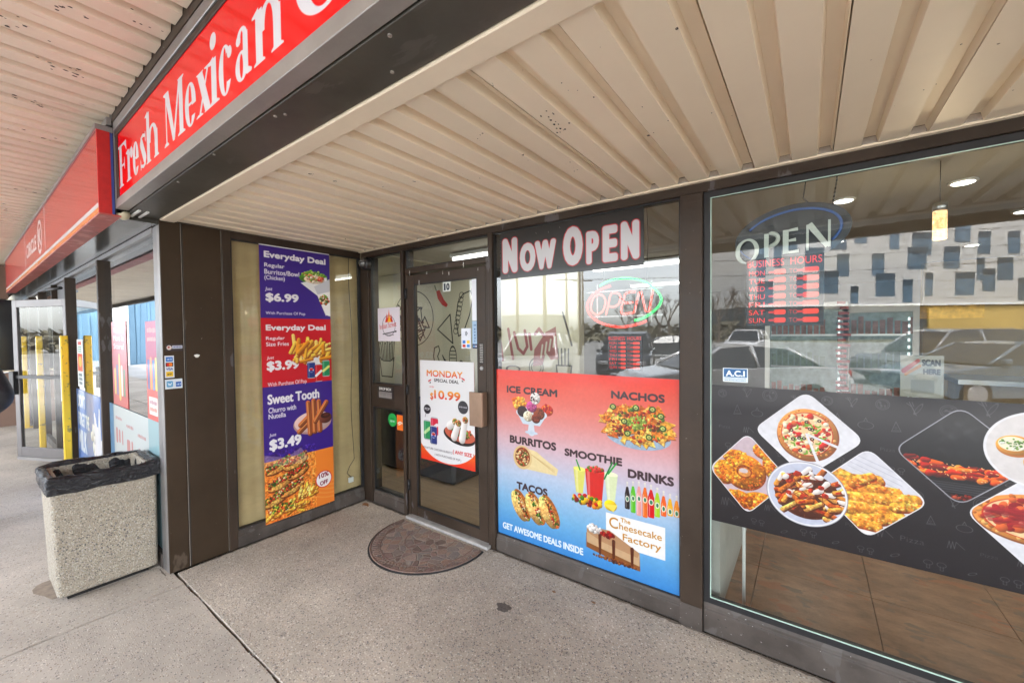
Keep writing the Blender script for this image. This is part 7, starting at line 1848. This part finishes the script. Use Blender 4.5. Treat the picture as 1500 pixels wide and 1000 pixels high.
# blue shed building opposite the walkway end (mirrored in the convenience store glass)
bb = empty('blue_metal_building', (-34, -14, -.15), 'blue ribbed metal building with white band mirrored in the store window', 'building')
bm_ = pmat('blue_corrugated_metal', (.10, .19, .27), .5, .2, .05, 1); rb = MB()
pts = []
y = -34.0
while y < -2.5:
    pts += [(-34.0, y), (-34.0, y+.25), (-33.94, y+.3), (-33.94, y+.45)]; y += .5
pts += [(-34.0, -2.5), (-46, -2.5), (-46, -34)]
rb.prism(pts, 2, -.15, 4.4).build('ribbed_wall', bm_, bb)
MB().box(-46.2, -34.3, 4.42, -33.6, -2.2, 5.6).build('white_band', pnl, bb)
for y in (-4.6, -9.5, -16): MB().box(-33.93, y, -.15, -33.4, y+.6, 4.41).build('white_column', pnl, bb)
# utility poles with cross arms and wires
pw = pmat('weathered_pole_wood', (.17, .14, .11), .9, 0, .2, 3)
def pole(x, y, h_, label, lamp=False):
    p = empty('utility_pole', (x, y, -.15), label, 'pole', 'utility poles along the road')
    MB().tube([(x, y, -.15), (x, y, h_)], [.15, .10], 10).build('pole_shaft', pw, p)
    for z in (h_-.8, h_-2.2):
        MB().tube([(x-1.0, y+.6, z), (x+1.0, y-.6, z)], .06, 6).build('cross_arm', pw, p)
    if lamp: MB().tube([(x, y, h_-4), (x+1.2, y-.4, h_-3.4), (x+1.9, y-.6, h_-3.4)], .045, 6).build('lamp_arm', M['alu'], p)
    return p
pole(-14.75, -19.26, 12, 'tallest utility pole with a lamp arm mirrored in the menu window', True)
pole(-20.3, -23.8, 9.5, 'utility pole mirrored left of the tall one', False)
pole(-21.7, -35.2, 9.5, 'thin far utility pole mirrored right of the tall one')
pole(-13.7, -22.4, 9, 'utility pole mirrored just left of the neon ring')
pole(-22.5, -40.8, 10, 'farthest utility pole with several cross arms')
wr = MB()
for z0, o_ in ((11.2, .0), (9.8, .3), (8.6, -.2), (7.4, .1)):
    A = Vector((-45, -10+o_, z0)); B = Vector((20, -44+o_, z0-.8))
    wr.tube([tuple(A.lerp(B, t)-Vector((0, 0, 1.2*math.sin(math.pi*t)))) for t in np.linspace(0, 1, 12)], .02, 4)
wr.build('overhead_wires', M['black_plastic'], None, kind='stuff', label='overhead wires crossing above the parking lot')
# bare trees
def bare_tree(seed, h_=7.5):
    rg = random.Random(seed); m = MB()
    def br_(p, d, l, r_, dep):
        q = p+d*l; m.tube([tuple(p), tuple((p+q)/2+Vector((rg.uniform(-.05, .05)*l, rg.uniform(-.05, .05)*l, 0))), tuple(q)], [r_, r_*.8, r_*.62], 5 if dep < 2 else 3, caps=False)
        if dep >= 4: return
        for _ in range(3 if dep < 3 else 4):
            nd = (d+Vector((rg.uniform(-.65, .65), rg.uniform(-.65, .65), rg.uniform(.0, .45)))).normalized()
            br_(p+d*l*rg.uniform(.55, 1), nd, l*rg.uniform(.55, .8), r_*.58, dep+1)
    br_(Vector((0, 0, 0)), Vector((0, 0, 1)), h_*.32, .12, 0)
    return m
tb = pmat('bare_branches', (.11, .085, .07), .9)
prot = []
for s_ in (1, 2):
    mb_ = bare_tree(s_); o = empty('bare_tree', (0, 0, -.15), None, 'tree', 'bare trees beyond the parking lot')
    ob_t = mb_.build('branches', tb, o); WL[o.name] = Vector((0, 0, -.15)); prot.append(o)
tl = ['thick', 'slim', 'leaning', 'tall', 'low', 'wide', 'narrow', 'dense', 'pale', 'twiggy', 'small', 'last']
for k in range(12):
    x = -16.5+k*1.1+random.uniform(-.3, .3); y = -38.5-k*.55+random.uniform(-1, 1)
    if k < 2: o = prot[k]; o.location = (x, y, -.15)
    else: o = copy_tree(prot[k % 2], (x, y, -.15))
    o.rotation_euler = (0, 0, random.random()*6.28); s_ = random.uniform(.85, 1.15); o.scale = (s_, s_, s_)
    o['label'] = ('%s leafless tree, %s in the row of bare trees beyond the lot' % (tl[k], ['leftmost', 'second', 'third', 'fourth', 'fifth', 'sixth', 'seventh', 'eighth', 'ninth', 'tenth', 'eleventh', 'rightmost'][k])).capitalize()
hg = MB(); rg = random.Random(5)
for k in range(900):
    x = -60+rg.random()*52; y = -46+rg.uniform(-3, 3)-(x+60)*.2; z = rg.random()*2.2
    s_ = rg.uniform(.4, 1.0); b = len(hg.v)
    for q in range(4): hg.v.append((x+s_*rg.uniform(-1, 1), y+s_*rg.uniform(-1, 1), z+s_*rg.uniform(-.5, .8)))
    hg.face([b, b+1, b+2]); hg.face([b, b+2, b+3]); hg.face([b, b+1, b+3])
hg.build('scrub', pmat('winter_scrub', (.13, .12, .085), .9, 0, .4, .6), None, kind='stuff', label='low winter scrub along the far side of the lot')
MB().box(-30.5, -41, -.15, -24.5, -35, 3.6).build('grey_shed', pmat('grey_siding', (.26, .27, .26), .8, 0, .1, 1), None, bevel=.05, label='small grey block building mirrored behind the line drawings', cat='building')
